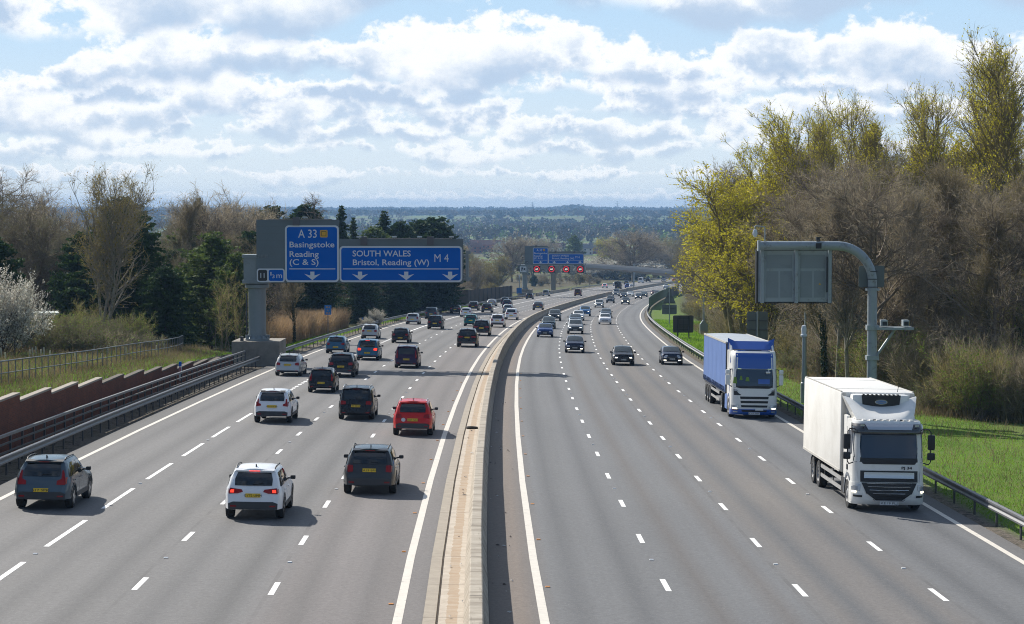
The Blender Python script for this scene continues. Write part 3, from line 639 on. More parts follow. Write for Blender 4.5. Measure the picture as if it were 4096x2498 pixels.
a = MB(); a.add([(x0 - .22 + .15 * math.cos(2 * math.pi * k / 12), y_ - .003, gz + 6.87 + .15 * math.sin(2 * math.pi * k / 12)) for k in range(12)], [tuple(range(12))]); a.build('lens_symbol', whitep, o)
# ---------------------------------------------------------------- cantilever message sign seen from behind, right of the lorries
def message_sign():
    s = 117.; root = empty('cantilever_message_sign', 'tall curved grey post holding a big message board seen from behind, above the white lorry', 'road sign', None, RM(s, 0, 0, level=True))
    xp = 19.85; zr = P(s, xp, float(ground_h(s, xp))).z - P(s, 0).z; z0 = float(P(s, 16).z - P(s, 0).z)
    rad = .25; pts = [(xp, 0, zr - .3), (xp, 0, zr + 6.4)]; zt = 9.35 + .0; xb = xp; r = 1.95
    zz = z0 + .2
    for k in range(9): q = R(90 * k / 8); pts.append((xp - r + r * math.cos(q), 0, zt - r - .35 + r * math.sin(q)))
    pts.append((13.6, 0, zt - .35)); 
    def part(m, n, mt, sm=None, par=root): return m.build(n, mt, par, sm)
    m = MB(); m.tube(pts, [.27, .27] + [.25] * (len(pts) - 2), 16); m.lathe([(.40, 0), (.40, .12)], (xp, 0, 6.55 + .0), 'Z', 20); m.box((13.62, 0, zt - .35), (.12, .56, .58)); part(m, 'curved_post', gpaint_l, 40)
    m = MB(); m.box2((13.55, .45, 5.82), (17.72, 1.0, 8.78)); b = part(m, 'message_board', blackp)
    m = MB(); m.box2((13.66, .38, 5.92), (17.66, .448, 8.72)); bb = m.build('board_back', gpaint_l, b)
    for x in (13.85, 15.72, 17.55): m = MB(); m.box2((x - .09, .16, 5.86), (x + .09, .378, 9.0)); m.box2((x - .05, .24, 8.72), (x + .05, .9, 8.95)); part(m, 'hanger', gpaint_l)
    for x0, x1, za, zb in ((14.1, 15.5, 7.75, 8.5), (14.1, 14.75, 6.15, 7.6), (14.85, 15.5, 6.15, 7.6), (15.95, 17.3, 7.75, 8.5), (15.95, 16.6, 6.15, 7.6), (16.7, 17.3, 6.15, 7.6)):
        m = MB(); m.box2((x0, .362, za), (x1, .378, zb)); m.build('access_panel', gpaint, b)
    m = MB(); m.add([(16.95, .358, 6.85), (17.09, .358, 6.85), (17.02, .358, 6.97)], [(0, 1, 2)]); m.build('warning_mark', yellowp, b)
    m = MB(); m.box2((17.35, .1, 6.45), (17.42, .2, 8.4)); m.box((16.85, -.3, zt - .35), (.3, .1, .3)); m.box((16.85, 0, zt + .0), (.2, .25, .16)); m.box((16.88, 0, zt + .10), (.26, .3, .05)); part(m, 'sensor_box', black)
    m = MB(); m.tube([(13.95, 0, zt - .15), (13.95, 0, zt + .62), (13.92, 0, zt + .68), (13.45, -.1, zt + .74), (13.40, -.1, zt + .70), (13.40, -.1, zt + .55)], .035, 8); part(m, 'camera_arm', gpaint_l, 60)
    m = MB(); m.lathe([(.02, .22), (.10, .20), (.13, .05), (.13, -.06), (.10, -.14), (.04, -.2), (0, -.21)], (13.40, -.1, zt + .32)); part(m, 'dome_camera', whitep, 50)
    m = MB(); rrect(m, xp - .70, xp + .70, 6.72, 7.90, .30, .1, .05); part(m, 'side_plate', signback)
    for z in (6.72, 7.15, 7.58): m = MB(); m.lathe([(.29, 0), (.29, .05)], (xp, 0, z)); part(m, 'post_band', galv_d)
    m = MB(); m.box2((xp + .2, -.5, 4.42), (xp + 2.2, .5, 4.55)); m.box2((xp - .32, -.32, 4.40), (xp + .34, .32, 4.66)); m.tube([(xp + .2, 0, 2.9), (xp + 1.25, 0, 4.42)], .075, 8); m.box2((xp - .32, -.32, 2.75), (xp + .34, .32, 3.0)); part(m, 'camera_platform', gpaint_l)
    for x, c_ in ((.62, gpaint_l), (1.8, gpaint_l)):
        m = MB(); m.rbox((xp + x, -.1, 4.78), (.34, .6, .34), .03); cb = part(m, 'speed_camera', c_)
        m = MB(); m.box2((xp + x + .171, -.38, 4.63), (xp + x + .185, .18, 4.9)); m.build('yellow_side', yellowp, cb); m = MB(); m.box2((xp + x - .12, -.412, 4.66), (xp + x + .12, -.402, 4.86)); m.build('camera_glass', black, cb)
message_sign()
# slim masts and small signs along the right verge and in the reeds
def mast(label, s, d, h, r, head='dome', name='camera_mast', cat='mast'):
    root = empty(name, label, cat, None, None); root.location = G3(s, d)
    m = MB(); m.tube([(0, 0, -.3), (0, 0, 1.2), (0, 0, 1.25), (0, 0, h)], [r * 1.5, r * 1.5, r, r * .8], 10); m.build('pole', gpaint_l, root, 40)
    if head == 'dome': m = MB(); m.lathe([(r * 1.6, h), (r * 1.6, h + .12), (.14, h + .15), (.16, h + .45), (.12, h + .65), (0, h + .68)]); m.build('radar_head', whitep, root, 50)
    elif head == 'tee':
        m = MB(); m.tube([(-.95, 0, h), (1.15, 0, h)], .045, 8); m.build('crossbar', gpaint_l, root); m = MB(); m.box((0, 0, .5), (.9, .7, 1.6)); m.prism([(-.45, 1.3), (.45, 1.3), (.12, 1.75), (-.12, 1.75)], 'Y', -.3, .3); m.build('cabinet', gpaint, root)
        for x in (-.95, -.25): m = MB(); m.lathe([(0, h + .42), (.12, h + .34), (.14, h + .2), (.06, h + .1), (.05, h)], (x, 0, 0)); m.build('dome_camera', whitep, root, 50)
    elif head == 'lamp': m = MB(); m.tube([(0, 0, h), (-.8, 0, h + .12)], .04, 6); m.rbox((-1.0, 0, h + .12), (.6, .2, .12), .03); m.build('lamp_head', gpaint_l, root)
    return root
mast('white-capped radar post standing just behind the roof of the white lorry', 128, 17.6, 4.0, .12)
mast('slim lamp-less grey pole behind the message board', 150, 20.6, 7.2, .09, None)
mast('grey mast with a crossbar and two small dome cameras beyond the blue lorry', 255, 20.6, 4.9, .13, 'tee')
mast('thin white mast beside the second gantry column', 560, -22.2, 5.6, .12)
mast('tall thin lighting mast nearest the bridge abutment', 640, 15.6, 11.2, .11, 'lamp', 'lighting_mast')
mast('greenish lighting mast behind the bridge mast', 628, 16.9, 10.2, .10, 'lamp', 'lighting_mast')
mast('lighting mast farthest right beside the footbridge ramp', 655, 21.6, 12.2, .10, 'lamp', 'lighting_mast')
mast('thin grey pole in the trees beyond the timber fence', 430, -30.0, 7.0, .08, None)
def backsign(label, s, d, w_, h0, h1, kind='rect', legs=1, mt=None, name='road_sign'):
    root = empty(name, label, 'road sign', None, RM(s, d, float(ground_h(s, d)), level=True)); mt = mt or signback
    for i in range(legs):
        x = 0 if legs == 1 else (-.3 + .6 * i) * w_ * .9
        m = MB(); m.tube([(x, -.1, -.2), (x, -.1, h1 + (.0 if kind == 'rect' else .3))], .07, 8); m.build('pole', gpaint_l if legs == 1 else black, root, 50)
    m = MB(); rrect(m, -w_ / 2, w_ / 2, h0, h1 if kind == 'rect' else h0 + (h1 - h0) * .42, 0, .12, .04); pl = m.build('sign_plate', mt, root)
    if kind != 'rect':
        z0 = h0 + (h1 - h0) * .46; m = MB(); m.prism([(-w_ * .44, z0), (w_ * .44, z0), (w_ * .06, h1), (-w_ * .06, h1)], 'Y', 0, .04); m.build('triangle_plate', mt, root)
    m = MB(); n_ = 4
    for k in range(1, n_): z = h0 + (h1 - h0) * k / n_; m.box((0, -.03, z), (w_ * (.96 if kind == 'rect' else .7), .05, .05))
    m.build('bracing', galv_d, root); return root
backsign('dark grey back of a tall rectangular sign rising above the blue lorry', 160, 18.3, 1.55, 2.0, 4.75, 'rect', 1)
backsign('back of a triangular warning sign with a square plate on one pole in the grass', 300, 18.1, 2.05, 1.5, 4.75, 'tri', 1)
backsign('small green-backed sign half hidden behind the dark temporary board', 262, 18.5, .8, 1.2, 2.05, 'rect', 1)
hb = backsign('dark temporary board on a black frame standing on the grass verge', 236, 17.25, 2.25, .7, 2.6, 'rect', 2, mat('board_dark', (.06, .055, .052), .6), 'temporary_board')
m = MB()
for z in (1.05, 1.65, 2.3): m.box((0, -.12, z), (1.35, .05, .04))
for x in (-.66, 0, .66): m.box((x, -.14, 1.6), (.04, .04, 1.45))
m.tube([(-1.1, -.5, .1), (.8, -.5, .15)], .05, 6); m.build('frame', black, hb)
def driver_sign():
    root = empty('location_sign', 'small blue route marker sign standing in front of the tan reeds', 'road sign', None, RM(222, -20.4, float(ground_h(222, -20.4)), level=True))
    m = MB(); m.tube([(0, .05, -.2), (0, .05, 2.9)], .05, 8); m.build('pole', galv, root)
    m = MB(); rrect(m, -.36, .36, 2.35, 3.35, 0, .06, .03); o = m.build('sign_plate', mat('sign_sky_blue', (.03, .20, .55), .4), root)
    for tx, z in (('M 4', 3.05), ('A', 2.75), ('59.4', 2.45)): lettering('lettering', tx, -.2 if len(tx) > 1 else -.06, .2 if len(tx) > 1 else .06, z, .17, -.004, yellowp, o, .004)
driver_sign()
m = MB(); m.tube([(0, 0, -.1), (0, 0, 2.0)], .05, 6); r_ = empty('location_sign', 'tiny plain blue marker sign beside the far end of the timber fence', 'road sign', None, RM(538, -20.0, -.1, level=True)); m.build('pole', galv, r_); m = MB(); rrect(m, -.65, .65, 1.1, 2.6, -.05, .1, .03); m.build('sign_plate', mat('sign_sky_blue'), r_)
def marker(label, s, d, hh):
    root = empty('marker_post', label, 'marker post', None, RM(s, d, hh, level=True))
    m = MB(); m.rbox((0, 0, .5), (.16, .08, 1.1), .02); m.build('post', mat('marker_white', (.7, .72, .74), .5), root); m = MB(); m.box((0, 0, .98), (.165, .085, .26)); m.build('blue_cap', bluep, root)
    m = MB(); m.box((0, -.046, .62), (.08, .01, .3)); m.build('reflector', mat('reflector_red', (.5, .02, .02), .3), root)
marker('blue-capped white marker post with red reflector in front of the brick wall', 131, -20.25, .55)
marker('blue-capped white marker post with red reflector behind the crash barrier near the reeds', 254, -20.0, .1)
marker('blue-capped white marker post on the grass between the two lorries', 99, 17.2, 0)
# ---------------------------------------------------------------- timber noise fence, green screen, retaining wall
timber = mat('timber_boards', (.085, .068, .055), .85, var=.3, vscale=1.5)
def timber_fence():
    root = empty('timber_noise_fence', 'long dark vertical-board timber fence beside the far left crash barrier', 'fence')
    S0, S1, h = 441, 538, 3.0; m = MB(); k = 0; s = S0
    while s < S1:
        dd = -21.8 + .0 * s; hh = 3.0 + .0 * s; off = .03 * (k % 2)
        a, b = P(s, dd - off, -1.2), P(s + 1.0, dd - off, -1.2); c_, d_ = P(s + 1.0, dd - off, hh), P(s, dd - off, hh); n_ = Vector((.06, 0, 0))
        m.add([a, b, c_, d_, a - n_, b - n_, c_ - n_, d_ - n_], [(0, 1, 2, 3), (4, 7, 6, 5), (3, 2, 6, 7), (0, 3, 7, 4), (1, 5, 6, 2)]); s += 1.03; k += 1
    m.build('boards', timber, root)
    m = MB(); a, b = P(S0, -24.6, 3.0), P(S0, -21.8, 3.0); m.add([a + Vector((0, 0, -4)), b + Vector((0, 0, -4)), b, a], [(0, 1, 2, 3)]); e = MB(); e.box2((0, 0, 0), (2.7, .1, 4.2)); o = e.build('end_panel', timber, root); o.matrix_world = RM(S0 - .2, -24.5, -1.15, level=True)
    e = MB(); e.box2((0, 0, 4.2), (2.75, .16, 4.36)); o = e.build('capping', mat('capping_yellow', (.45, .42, .20), .6), root); o.matrix_world = RM(S0 - .2, -24.5, -1.15, level=True)
    for s in SR(S0 + 3, S1, 9): m = MB(); m.box((0, 0, 1.0), (.12, .12, 4.2)); o = m.build('post', galv_d, root); o.matrix_world = RM(s, -21.68, 0, level=True)
timber_fence()
o = sweep('green_screen', [(15.60, .2), (15.60, 2.35), (15.75, 2.38), (15.75, .2)], 428, 592, 4, mat('green_sheet', (.012, .085, .030), .55, var=.15, vscale=.4)); tag(o, 'dark green screen fixed along the far right crash barrier', 'screen')
o = sweep('concrete_wall', [(15.9, -.5), (15.9, 2.4), (16.3, 2.4), (16.3, -.5)], 594, 640, 4, mat('concrete_dark', (.10, .085, .075), .9, var=.2)); tag(o, 'dark concrete wall between the green screen and the bridge abutment', 'wall')
# ---------------------------------------------------------------- concrete overbridge
bconc = mat('bridge_concrete', (.30, .27, .23), .85, var=.12, vscale=.4, dirt=(.22, .19, .16), dscale=.3, dlo=.5, dhi=.75); bgrey = mat('bridge_parapet_paint', (.34, .355, .37), .7, var=.08, vscale=.3)
def overbridge():
    root = empty('overbridge', 'pale concrete bridge with painted graffiti crossing the motorway in the distance', 'bridge')
    A = P(652, 10.5, 5.6); Bq = P(652, 17.5, 5.0)
    # deck line: from the right abutment to beyond the left pier
    pts = []
    for t in np.linspace(0, .86, 15):
        s = 652 + 52 * t; d = 17.5 - 62 * t; h = 5.4 + 1.3 * math.sin(math.pi * min(1, t * .62 + .02)) + .25 * t + 1.02 * t * 52 * .0215; pts.append(P(s, d, h))
    def ribbon(name, mt, y0, y1, zlo, zhi, par=root, zf=None):
        m = MB(); G = []
        for i, p in enumerate(pts):
            q = pts[min(i + 1, len(pts) - 1)] - pts[max(i - 1, 0)]; n_ = Vector((q.y, -q.x, 0)).normalized(); n_ = n_ if n_.y > 0 else -n_
            lo = zlo if zf is None else zf(i / (len(pts) - 1)); G.append([p + n_ * y0 + Vector((0, 0, lo)), p + n_ * y0 + Vector((0, 0, zhi)), p + n_ * y1 + Vector((0, 0, zhi)), p + n_ * y1 + Vector((0, 0, lo)), p + n_ * y0 + Vector((0, 0, lo))])
        m.grid(G); m.add([G[0][k] for k in range(4)], [(0, 1, 2, 3)]); m.add([G[-1][k] for k in range(4)], [(3, 2, 1, 0)]); return m.build(name, mt, par)
    ribbon('deck', bconc, .25, 6.5, -1.2, 0., zf=lambda t: -.55 - .75 * abs(math.cos(math.pi * min(1, t / .78))) ** 3)
    pr = ribbon('parapet', bgrey, 0., .245, -.12, .80); ribbon('parapet', bgrey, 6.51, 6.75, -.12, .80)
    m = MB(); p = pts[12]; p = p + Vector((1.5, 0, 0)); m.box((p.x, p.y + 3.3, p.z - 4.6), (1.5, 5.2, 7.8)); m.prism([(p.x - 2.6, p.z - 1.3), (p.x + 2.6, p.z - 1.3), (p.x + .75, p.z - 2.9), (p.x - .75, p.z - 2.9)], 'Y', p.y + .6, p.y + 6.0); m.build('pier', bconc, root)
    q = pts[0]; m = MB(); m.box((q.x + 1.6, q.y + 3.2, q.z - 3.2), (3.4, 7.5, 7.8)); m.prism([(q.x - .2, q.z - 7.5), (q.x + 6.5, q.z - 7.5), (q.x + 6.5, q.z - .2), (q.x + 3.4, q.z - .2)], 'Y', q.y - 9, q.y - .2)
    m.build('abutment', mat('abutment_concrete', (.17, .14, .12), .9, var=.2, vscale=.5), root)
    for w_, a, hgt, dark in (('DFUQ', .82, .62, 0), ('ABUSE', .69, .60, 0)):
        i = a * (len(pts) - 1); i0 = int(i); p = pts[i0].lerp(pts[i0 + 1], i - i0); q = pts[i0 + 1] - pts[i0]; ang = math.atan2(-q.y, -q.x)
        o = lettering('graffiti', w_, 0, 4.6, .1, hgt, -.02, blackp, pr, .03); o.matrix_world = Matrix.Translation(p + Vector((0, -.06, 0))) @ Matrix.Rotation(ang, 4, 'Z')
    return pts
bridge_pts = overbridge()
# far lattice gantry with a message board seen from behind, beyond the bridge
def far_gantry():
    s = 705; root = empty('sign_gantry', 'distant lattice gantry beyond the bridge carrying a grey board seen from behind', 'gantry', None, RM(s, 0, 0, level=True))
    m = MB(); xa, xb = -2., 27.
    for z in (6.6, 8.3):
        for y in (0, 1.2): m.box(((xa + xb) / 2, y, z), (xb - xa, .2, .2))
    for i in range(13):
        x = xa + (xb - xa) * i / 12; m.box((x, 0, 7.45), (.12, .12, 1.7))
        if i < 12: m.tube([(x, 0, 6.6 if i % 2 else 8.3), (x + (xb - xa) / 12, 0, 8.3 if i % 2 else 6.6)], .07, 5)
    m.build('lattice_beam', gpaint_l, root); m = MB(); m.box((19.5, .6, 3.4), (.7, 1., 7.2)); m.box((-1.9, .6, 4.), (.5, 1., 8.2)); m.build('leg', gpaint_l, root)
    m = MB(); m.box((15.6, -.3, 10.7), (4.3, .35, 3.0)); b = m.build('message_board', gpaint_l, root); m = MB(); m.box((15.6, -.52, 10.7), (.2, .06, 3.3)); m.box((13.5, -.52, 10.7), (.15, .06, 3.6)); m.box((17.7, -.52, 10.7), (.15, .06, 3.6)); m.build('hanger', signback, b)
    m = MB(); m.tube([(13.5, -.3, 12.2), (13.5, -.3, 13.1), (13.3, -.3, 13.2)], .05, 6); m.lathe([(0, 13.3), (.16, 13.2), (.16, 13.0), (0, 12.9)], (13.2, -.3, 0)); m.build('dome_camera', whitep, root, 50)
far_gantry()
# ---------------------------------------------------------------- road studs, debris
m = MB(); m.rbox((0, 0, .012), (.12, .10, .03), .01); stud = m.mesh('road_stud', mat('stud_white', (.75, .77, .78), .3)); m = MB(); m.rbox((0, 0, .012), (.12, .10, .03), .01); stud_a = m.mesh('road_stud', mat('stud_amber', (.85, .33, .06), .4))
for s, d in studs:
    o = link('road_stud', stud); o.matrix_world = RM(s, d); tag(o, 'small white reflective stud set in the gap between lane dashes', 'road stud', 'white road studs along the lane lines')
for i in range(12):
    for d in (-3.3, .63):
        s = 52 + 9 * i + (3 if d > 0 else 0)
        o = link('road_stud', stud_a); o.matrix_world = RM(s, d); tag(o, 'small amber reflective stud beside the inner edge line of a carriageway', 'road stud', 'amber road studs beside the median')
m = MB(); m.tube([(.24 * math.cos(2 * math.pi * k / 20), .24 * math.sin(2 * math.pi * k / 20), .05) for k in range(21)], .06, 8, cap=False); o = m.build('tyre_debris', mat('old_rubber', (.02, .018, .016), .8), None, 60); o.matrix_world = RM(103.5, -1.83, .03); tag(o, 'discarded black tyre carcass lying on the dusty strip beside the concrete barrier', 'tyre')
rg = random.Random(5)
for i in range(46):
    s = 50 + 75 * rg.random() ** 1.3; d = -.85 + .9 * rg.random() if i % 3 else -1.95 + .4 * rg.random()
    m = MB(); n = rg.randint(4, 6); r_ = rg.uniform(.02, .07); m.add([(r_ * rg.uniform(.5, 1.6) * math.cos(2 * math.pi * k / n), r_ * math.sin(2 * math.pi * k / n), rg.uniform(.01, .04)) for k in range(n)] + [(0, 0, .05)], [tuple(range(n))[::-1]] + [(k, (k + 1) % n, n) for k in range(n)])
    o = m.build('litter_scrap', mat('litter_pale', (.45, .45, .43), .7) if rg.random() < .4 else mat('litter_dark', (.05, .04, .035), .8)); o.matrix_world = RM(s, d, .002 if d > -1 else .045); tag(o, 'small scrap of road debris lying beside the concrete barrier', 'litter', 'scraps of debris along the central barrier')
m = MB(); m.box((0, 0, 0), (1.1, .9, .06)); o = m.build('drain_cover', concrete); o.matrix_world = RM(62.8, 16.0, -.01); tag(o, 'concrete drain frame with a slotted cover set in the gravel by the right crash barrier', 'drain cover')
m = MB(); 
for k in range(6): m.box((-.30 + k * .12, 0, .036), (.05, .55, .02))
m.build('grating', black, o)
# ---------------------------------------------------------------- cars
glass = mat('car_glass', (.006, .008, .009), .03, .0, .8, .0)
glass_l = mat('windscreen_glass', (.03, .045, .042), .03, 0, 1.0, .6)
tyre_m = mat('tyre_rubber', (.018, .018, .018), .85); rim_m = mat('alloy_rim', (.38, .39, .40), .3, .8); rim_d = mat('dark_rim', (.06, .06, .065), .35, .6)
trim_b = mat('black_trim', (.02, .02, .022), .55); clad_m = mat('grey_cladding', (.045, .046, .048), .6)
tail_m = mat('tail_lamp_red', (.13, .002, .003), .3, 0, .3, .2, emit=(1., .02, .01), es=.03); brake_m = mat('brake_lamp_lit', (.6, .01, .01), .2, emit=(1., .05, .02), es=1.3)
head_m = mat('headlamp_glass', (.45, .47, .50), .12, .2, 1., 1.); head_on = mat('headlamp_lit', (.8, .8, .8), .2, emit=(1., .93, .70), es=3.0); amber_m = mat('indicator_amber', (.8, .25, .02), .3, emit=(1., .35, .05), es=1.2)
plate_y = mat('number_plate_yellow', (.85, .55, .02), .45); plate_w = mat('number_plate_white', (.68, .69, .68), .45); chrome = mat('chrome_trim', (.6, .61, .62), .15, 1.)
PAINT = dict(white=(.82, .83, .84), silver=(.36, .37, .375), lsilver=(.48, .49, .49), black=(.010, .010, .012), grey=(.11, .115, .12), dgrey=(.05, .053, .056), bluegrey=(.085, .118, .145),
             red=(.55, .018, .014), dred=(.10, .012, .014), blue=(.015, .055, .20), dblue=(.010, .018, .048), teal=(.008, .15, .14), steelblue=(.04, .13, .22), lblue=(.05, .17, .38), purple=(.035, .014, .045), beige=(.33, .29, .22), dgreen=(.02, .035, .035), slate=(.06, .085, .11), vblue=(.012, .06, .30))
def paint_m(c):
    met = c not in ('white', 'red', 'black'); return mat('car_paint_' + c, PAINT[c], .26, .3 if met else .0, .28, .22, var=.03, vscale=2.)
# kind: length, width, height, belt, bonnet height, cowl (fraction), roof front, roof rear (m from tail), bonnet front height, wheel radius
KIND = dict(hatch=(4.05, 1.76, 1.47, .93, .98, .70, .53, .55, .72, .315), mini=(3.85, 1.73, 1.42, .95, .98, .72, .56, .38, .76, .31), supermini=(3.6, 1.66, 1.48, .95, .99, .74, .58, .36, .76, .295),
            suv=(4.40, 1.85, 1.63, 1.03, 1.08, .69, .53, .55, .86, .355), bigsuv=(4.8, 1.92, 1.72, 1.08, 1.16, .69, .53, .52, .92, .375), coupesuv=(4.85, 1.95, 1.62, 1.06, 1.12, .69, .54, .95, .88, .375),
            mpv=(4.4, 1.81, 1.66, .98, 1.05, .76, .60, .42, .78, .325), estate=(4.65, 1.82, 1.48, .94, .99, .69, .53, .58, .74, .32), saloon=(4.6, 1.82, 1.43, .94, .98, .68, .52, 1.05, .74, .325),
            van=(4.9, 1.9, 1.95, 1.08, 1.20, .80, .68, .08, .92, .33), bigvan=(5.3, 1.98, 2.25, 1.15, 1.30, .82, .70, .05, 1.0, .34), boxvan=(5.8, 2.05, 2.7, 1.15, 1.30, .84, .74, .03, 1.0, .34))
ME_CACHE = {}
def wheel_meshes(r, dark):
    k = ('w', r, dark)
    if k in ME_CACHE: return ME_CACHE[k]
    wd = .125
    t = MB(); t.lathe([(r * .66, -wd), (r * .93, -wd), (r, -wd * .7), (r, wd * .7), (r * .93, wd), (r * .66, wd)], axis='X', n=22); tm = t.mesh('tyre', tyre_m, 45)
    m = MB(); m.lathe([(r * .67, wd * .9), (r * .62, wd * .95), (r * .60, wd * .4), (0, wd * .4)], axis='X', n=22)
    for q in range(5):
        a = 2 * math.pi * q / 5; c, s_ = math.cos(a), math.sin(a); wv = .16
        m.add([(wd * .97, r * (.12 * c - wv * s_), r * (.12 * s_ + wv * c)), (wd * .97, r * (.12 * c + wv * s_), r * (.12 * s_ - wv * c)), (wd * .97, r * (.63 * c + wv * .8 * s_), r * (.63 * s_ - wv * .8 * c)), (wd * .97, r * (.63 * c - wv * .8 * s_), r * (.63 * s_ + wv * .8 * c))], [(0, 1, 2, 3)])
    m.lathe([(r * .16, wd * .97), (r * .12, wd * 1.05), (0, wd * 1.05)], axis='X', n=12)
    rm = m.mesh('rim', rim_d if dark else rim_m)
    ME_CACHE[k] = (tm, rm); return ME_CACHE[k]
class Car:
    def __init__(s, kind):
        s.k = kind; (s.L, s.W, s.H, s.belt, s.hood, cf, rf, s.rr, s.nose, s.wr) = KIND[kind]
        s.cowl = s.L * cf; s.rf = s.L * rf; s.w = s.W / 2; s.sill = .34 if kind in ('suv', 'bigsuv', 'coupesuv') else .26
        s.ax = (s.L * .185 if kind != 'mini' else s.L * .15, s.L * (.815 if kind not in ('mini', 'supermini') else .84))
        s.boxy = kind in ('van', 'bigvan', 'boxvan', 'mpv')
        s.roofw = s.w * (.735 if not s.boxy else .80)
        if kind == 'boxvan': s.roofw = s.w * .97
        R_ = s.wr + .055
        ys = [0., .10, .28] + [s.ax[0] + R_ * q for q in (-1, -.87, -.5, 0, .5, .87, 1)] + list(np.linspace(s.ax[0] + R_ + .12, s.ax[1] - R_ - .12, 6)) + [s.ax[1] + R_ * q for q in (-1, -.87, -.5, 0, .5, .87, 1)] + [s.L - .22, s.L - .08, s.L]
        ys = sorted(set([round(float(y), 3) for y in ys if 0 <= y <= s.L] + [round(s.cowl, 3)])); s.ys = [y for i, y in enumerate(ys) if i == 0 or y - ys[i - 1] > .035 or y == round(s.cowl, 3)]
        if round(s.cowl, 3) not in s.ys: s.ys.append(round(s.cowl, 3)); s.ys.sort()
        s.jc = s.ys.index(round(s.cowl, 3)); s.G = [s.station(j) for j in range(len(s.ys))]
    def arch(s, y):
        z = s.sill
        for a in s.ax:
            q = (s.wr + .055) ** 2 - (y - a) ** 2
            if q > 0: z = max(z, s.wr + math.sqrt(q))
        return z
    def plan(s, y):
        t = min(y, s.L - y); k = 1 - .15 * max(0, 1 - t / .55) ** 2.2
        return s.w * k
    def station(s, j):
        y = s.ys[j]; w = s.plan(y); zb = s.arch(y); L = s.L; row = []
        tail = max(0, 1 - y / .25); nose = max(0, 1 - (L - y) / .25)
        def yy(dr, df): return y + dr * tail - df * nose
        if j < s.jc:
            f = y / s.ys[s.jc - 1]; belt = s.belt - .03 * f; tz = s.H - .09 * (1 - math.sin(math.pi * min(1, .22 + f * .62))) - (.10 if s.k in ('saloon', 'coupesuv') else .03) * (1 - f) ** 3
        else:
            f = max(0., (y - s.cowl) / (L - s.cowl)); belt = s.hood - (s.hood - s.nose) * f ** 1.7
        zm = [zb, max(zb + .02, .36), max(zb + .04, .58), max(zb + .06, min(belt - .16, .80)), belt - .03 if j < s.jc else belt - .05]
        xs = [w * .93, w * .985, w, w * .99, w * .95 if j < s.jc else w * .90]
        offr = [.08, .0, .02, .07, .14]; offf = [.07, .0, .01, .06, .16]
        for i in range(5): row.append((xs[i], yy(offr[i], offf[i]), max(zm[i], zb + .01 * i)))
        if j < s.jc:
            yt = s.rr + (s.rf - s.rr) * (y / s.ys[s.jc - 1]); rw = s.roofw * (1 - .06 * max(0, 1 - f * 3))
            mid = .5
            row.append((w * .95 * .55 + rw * 1.03 * .45, (yy(.085, 0) + yt) / 2 * 1.0, belt + (tz - belt) * .52))
            row += [(rw * 1.02, yt + (.05 if j == 0 else 0) * 0, tz - .07), (rw * .92, yt, tz - .018), (rw * .5, yt, tz + .012), (0, yt, tz + .022)]
        else:
            yb = yy(0, .20); c = s.hood * .0
            row += [(w * .86, yb, belt - .012), (w * .80, yb, belt + .012), (w * .62, yb, belt + .03), (w * .34, yb, belt + .045), (0, yb, belt + .05)]
        return row
    def body(s, part=None):
        m = MB(); G = s.G; n = len(G[0]); full = []
        for r in G: full.append([(-x, y, z) for x, y, z in r] + [(x, y, z) for x, y, z in r[::-1][1:]])
        m.grid(full)
        # tail and nose caps, bowed outwards
        for jj, sg in ((0, -1), (len(G) - 1, 1)):
            rows = []
            for i in range(n):
                x, y, z = G[jj][i]; b = .07 if i < 5 else .05
                rows.append([(x * t, y + sg * b * (1 - t * t), z + (.02 * (1 - t * t) if i >= 6 else 0)) for t in (-1, -.8, -.5, 0, .5, .8, 1)])
            m.grid(rows[:])
        # floor pan
        z = s.sill + .02; m.add([(-s.w * .8, .15, z), (s.w * .8, .15, z), (s.w * .8, s.L - .15, z), (-s.w * .8, s.L - .15, z)], [(0, 1, 2, 3)])
        bm = bmesh.new(); me = m.mesh('body', []); bm.from_mesh(me); bmesh.ops.remove_doubles(bm, verts=bm.verts[:], dist=.004); bmesh.ops.recalc_face_normals(bm, faces=bm.faces[:]); bm.to_mesh(me); bm.free()
        smooth_me(me, 42); return me
    def cap(s, i, t, end=0, off=.012):
        """point on the tail (end 0) or nose (end 1) at profile row i and crosswise t"""
        g = s.G[0 if end == 0 else -1]; i = max(0, min(i, len(g) - 1.001)); a = int(i); f = i - a
        x = g[a][0] * (1 - f) + g[a + 1][0] * f; y = g[a][1] * (1 - f) + g[a + 1][1] * f; z = g[a][2] * (1 - f) + g[a + 1][2] * f
        sg = -1 if end == 0 else 1; tc = max(-1, min(1, t)); b = .07 if i < 5 else .05
        return (x * t, y + sg * (b * (1 - tc * tc) + off) - sg * max(0, abs(t) - 1) * 1.4 * 0, z + (off * .6 if i > 4 else 0))
    def cap_i(s, z, end=0):
        g = s.G[0 if end == 0 else -1]
        for a in range(len(g) - 1):
            if g[a][2] <= z <= g[a + 1][2]: return a + (z - g[a][2]) / max(1e-6, g[a + 1][2] - g[a][2])
        return 0
    def cap_patch(s, poly, end=0, off=.014, thick=.0):
        """poly: [(t, z)] outline on the tail or nose, made into a flush panel by a fan of strips"""
        zs = sorted(set(z for t, z in poly)); rows = []
        def span(z):
            xs_ = []
            for k in range(len(poly)):
                (t0, z0), (t1, z1) = poly[k], poly[(k + 1) % len(poly)]
                if z0 == z1: 
                    if abs(z - z0) < 1e-6: xs_ += [t0, t1]
                elif min(z0, z1) - 1e-6 <= z <= max(z0, z1) + 1e-6: xs_.append(t0 + (t1 - t0) * (z - z0) / (z1 - z0))
            return min(xs_), max(xs_)
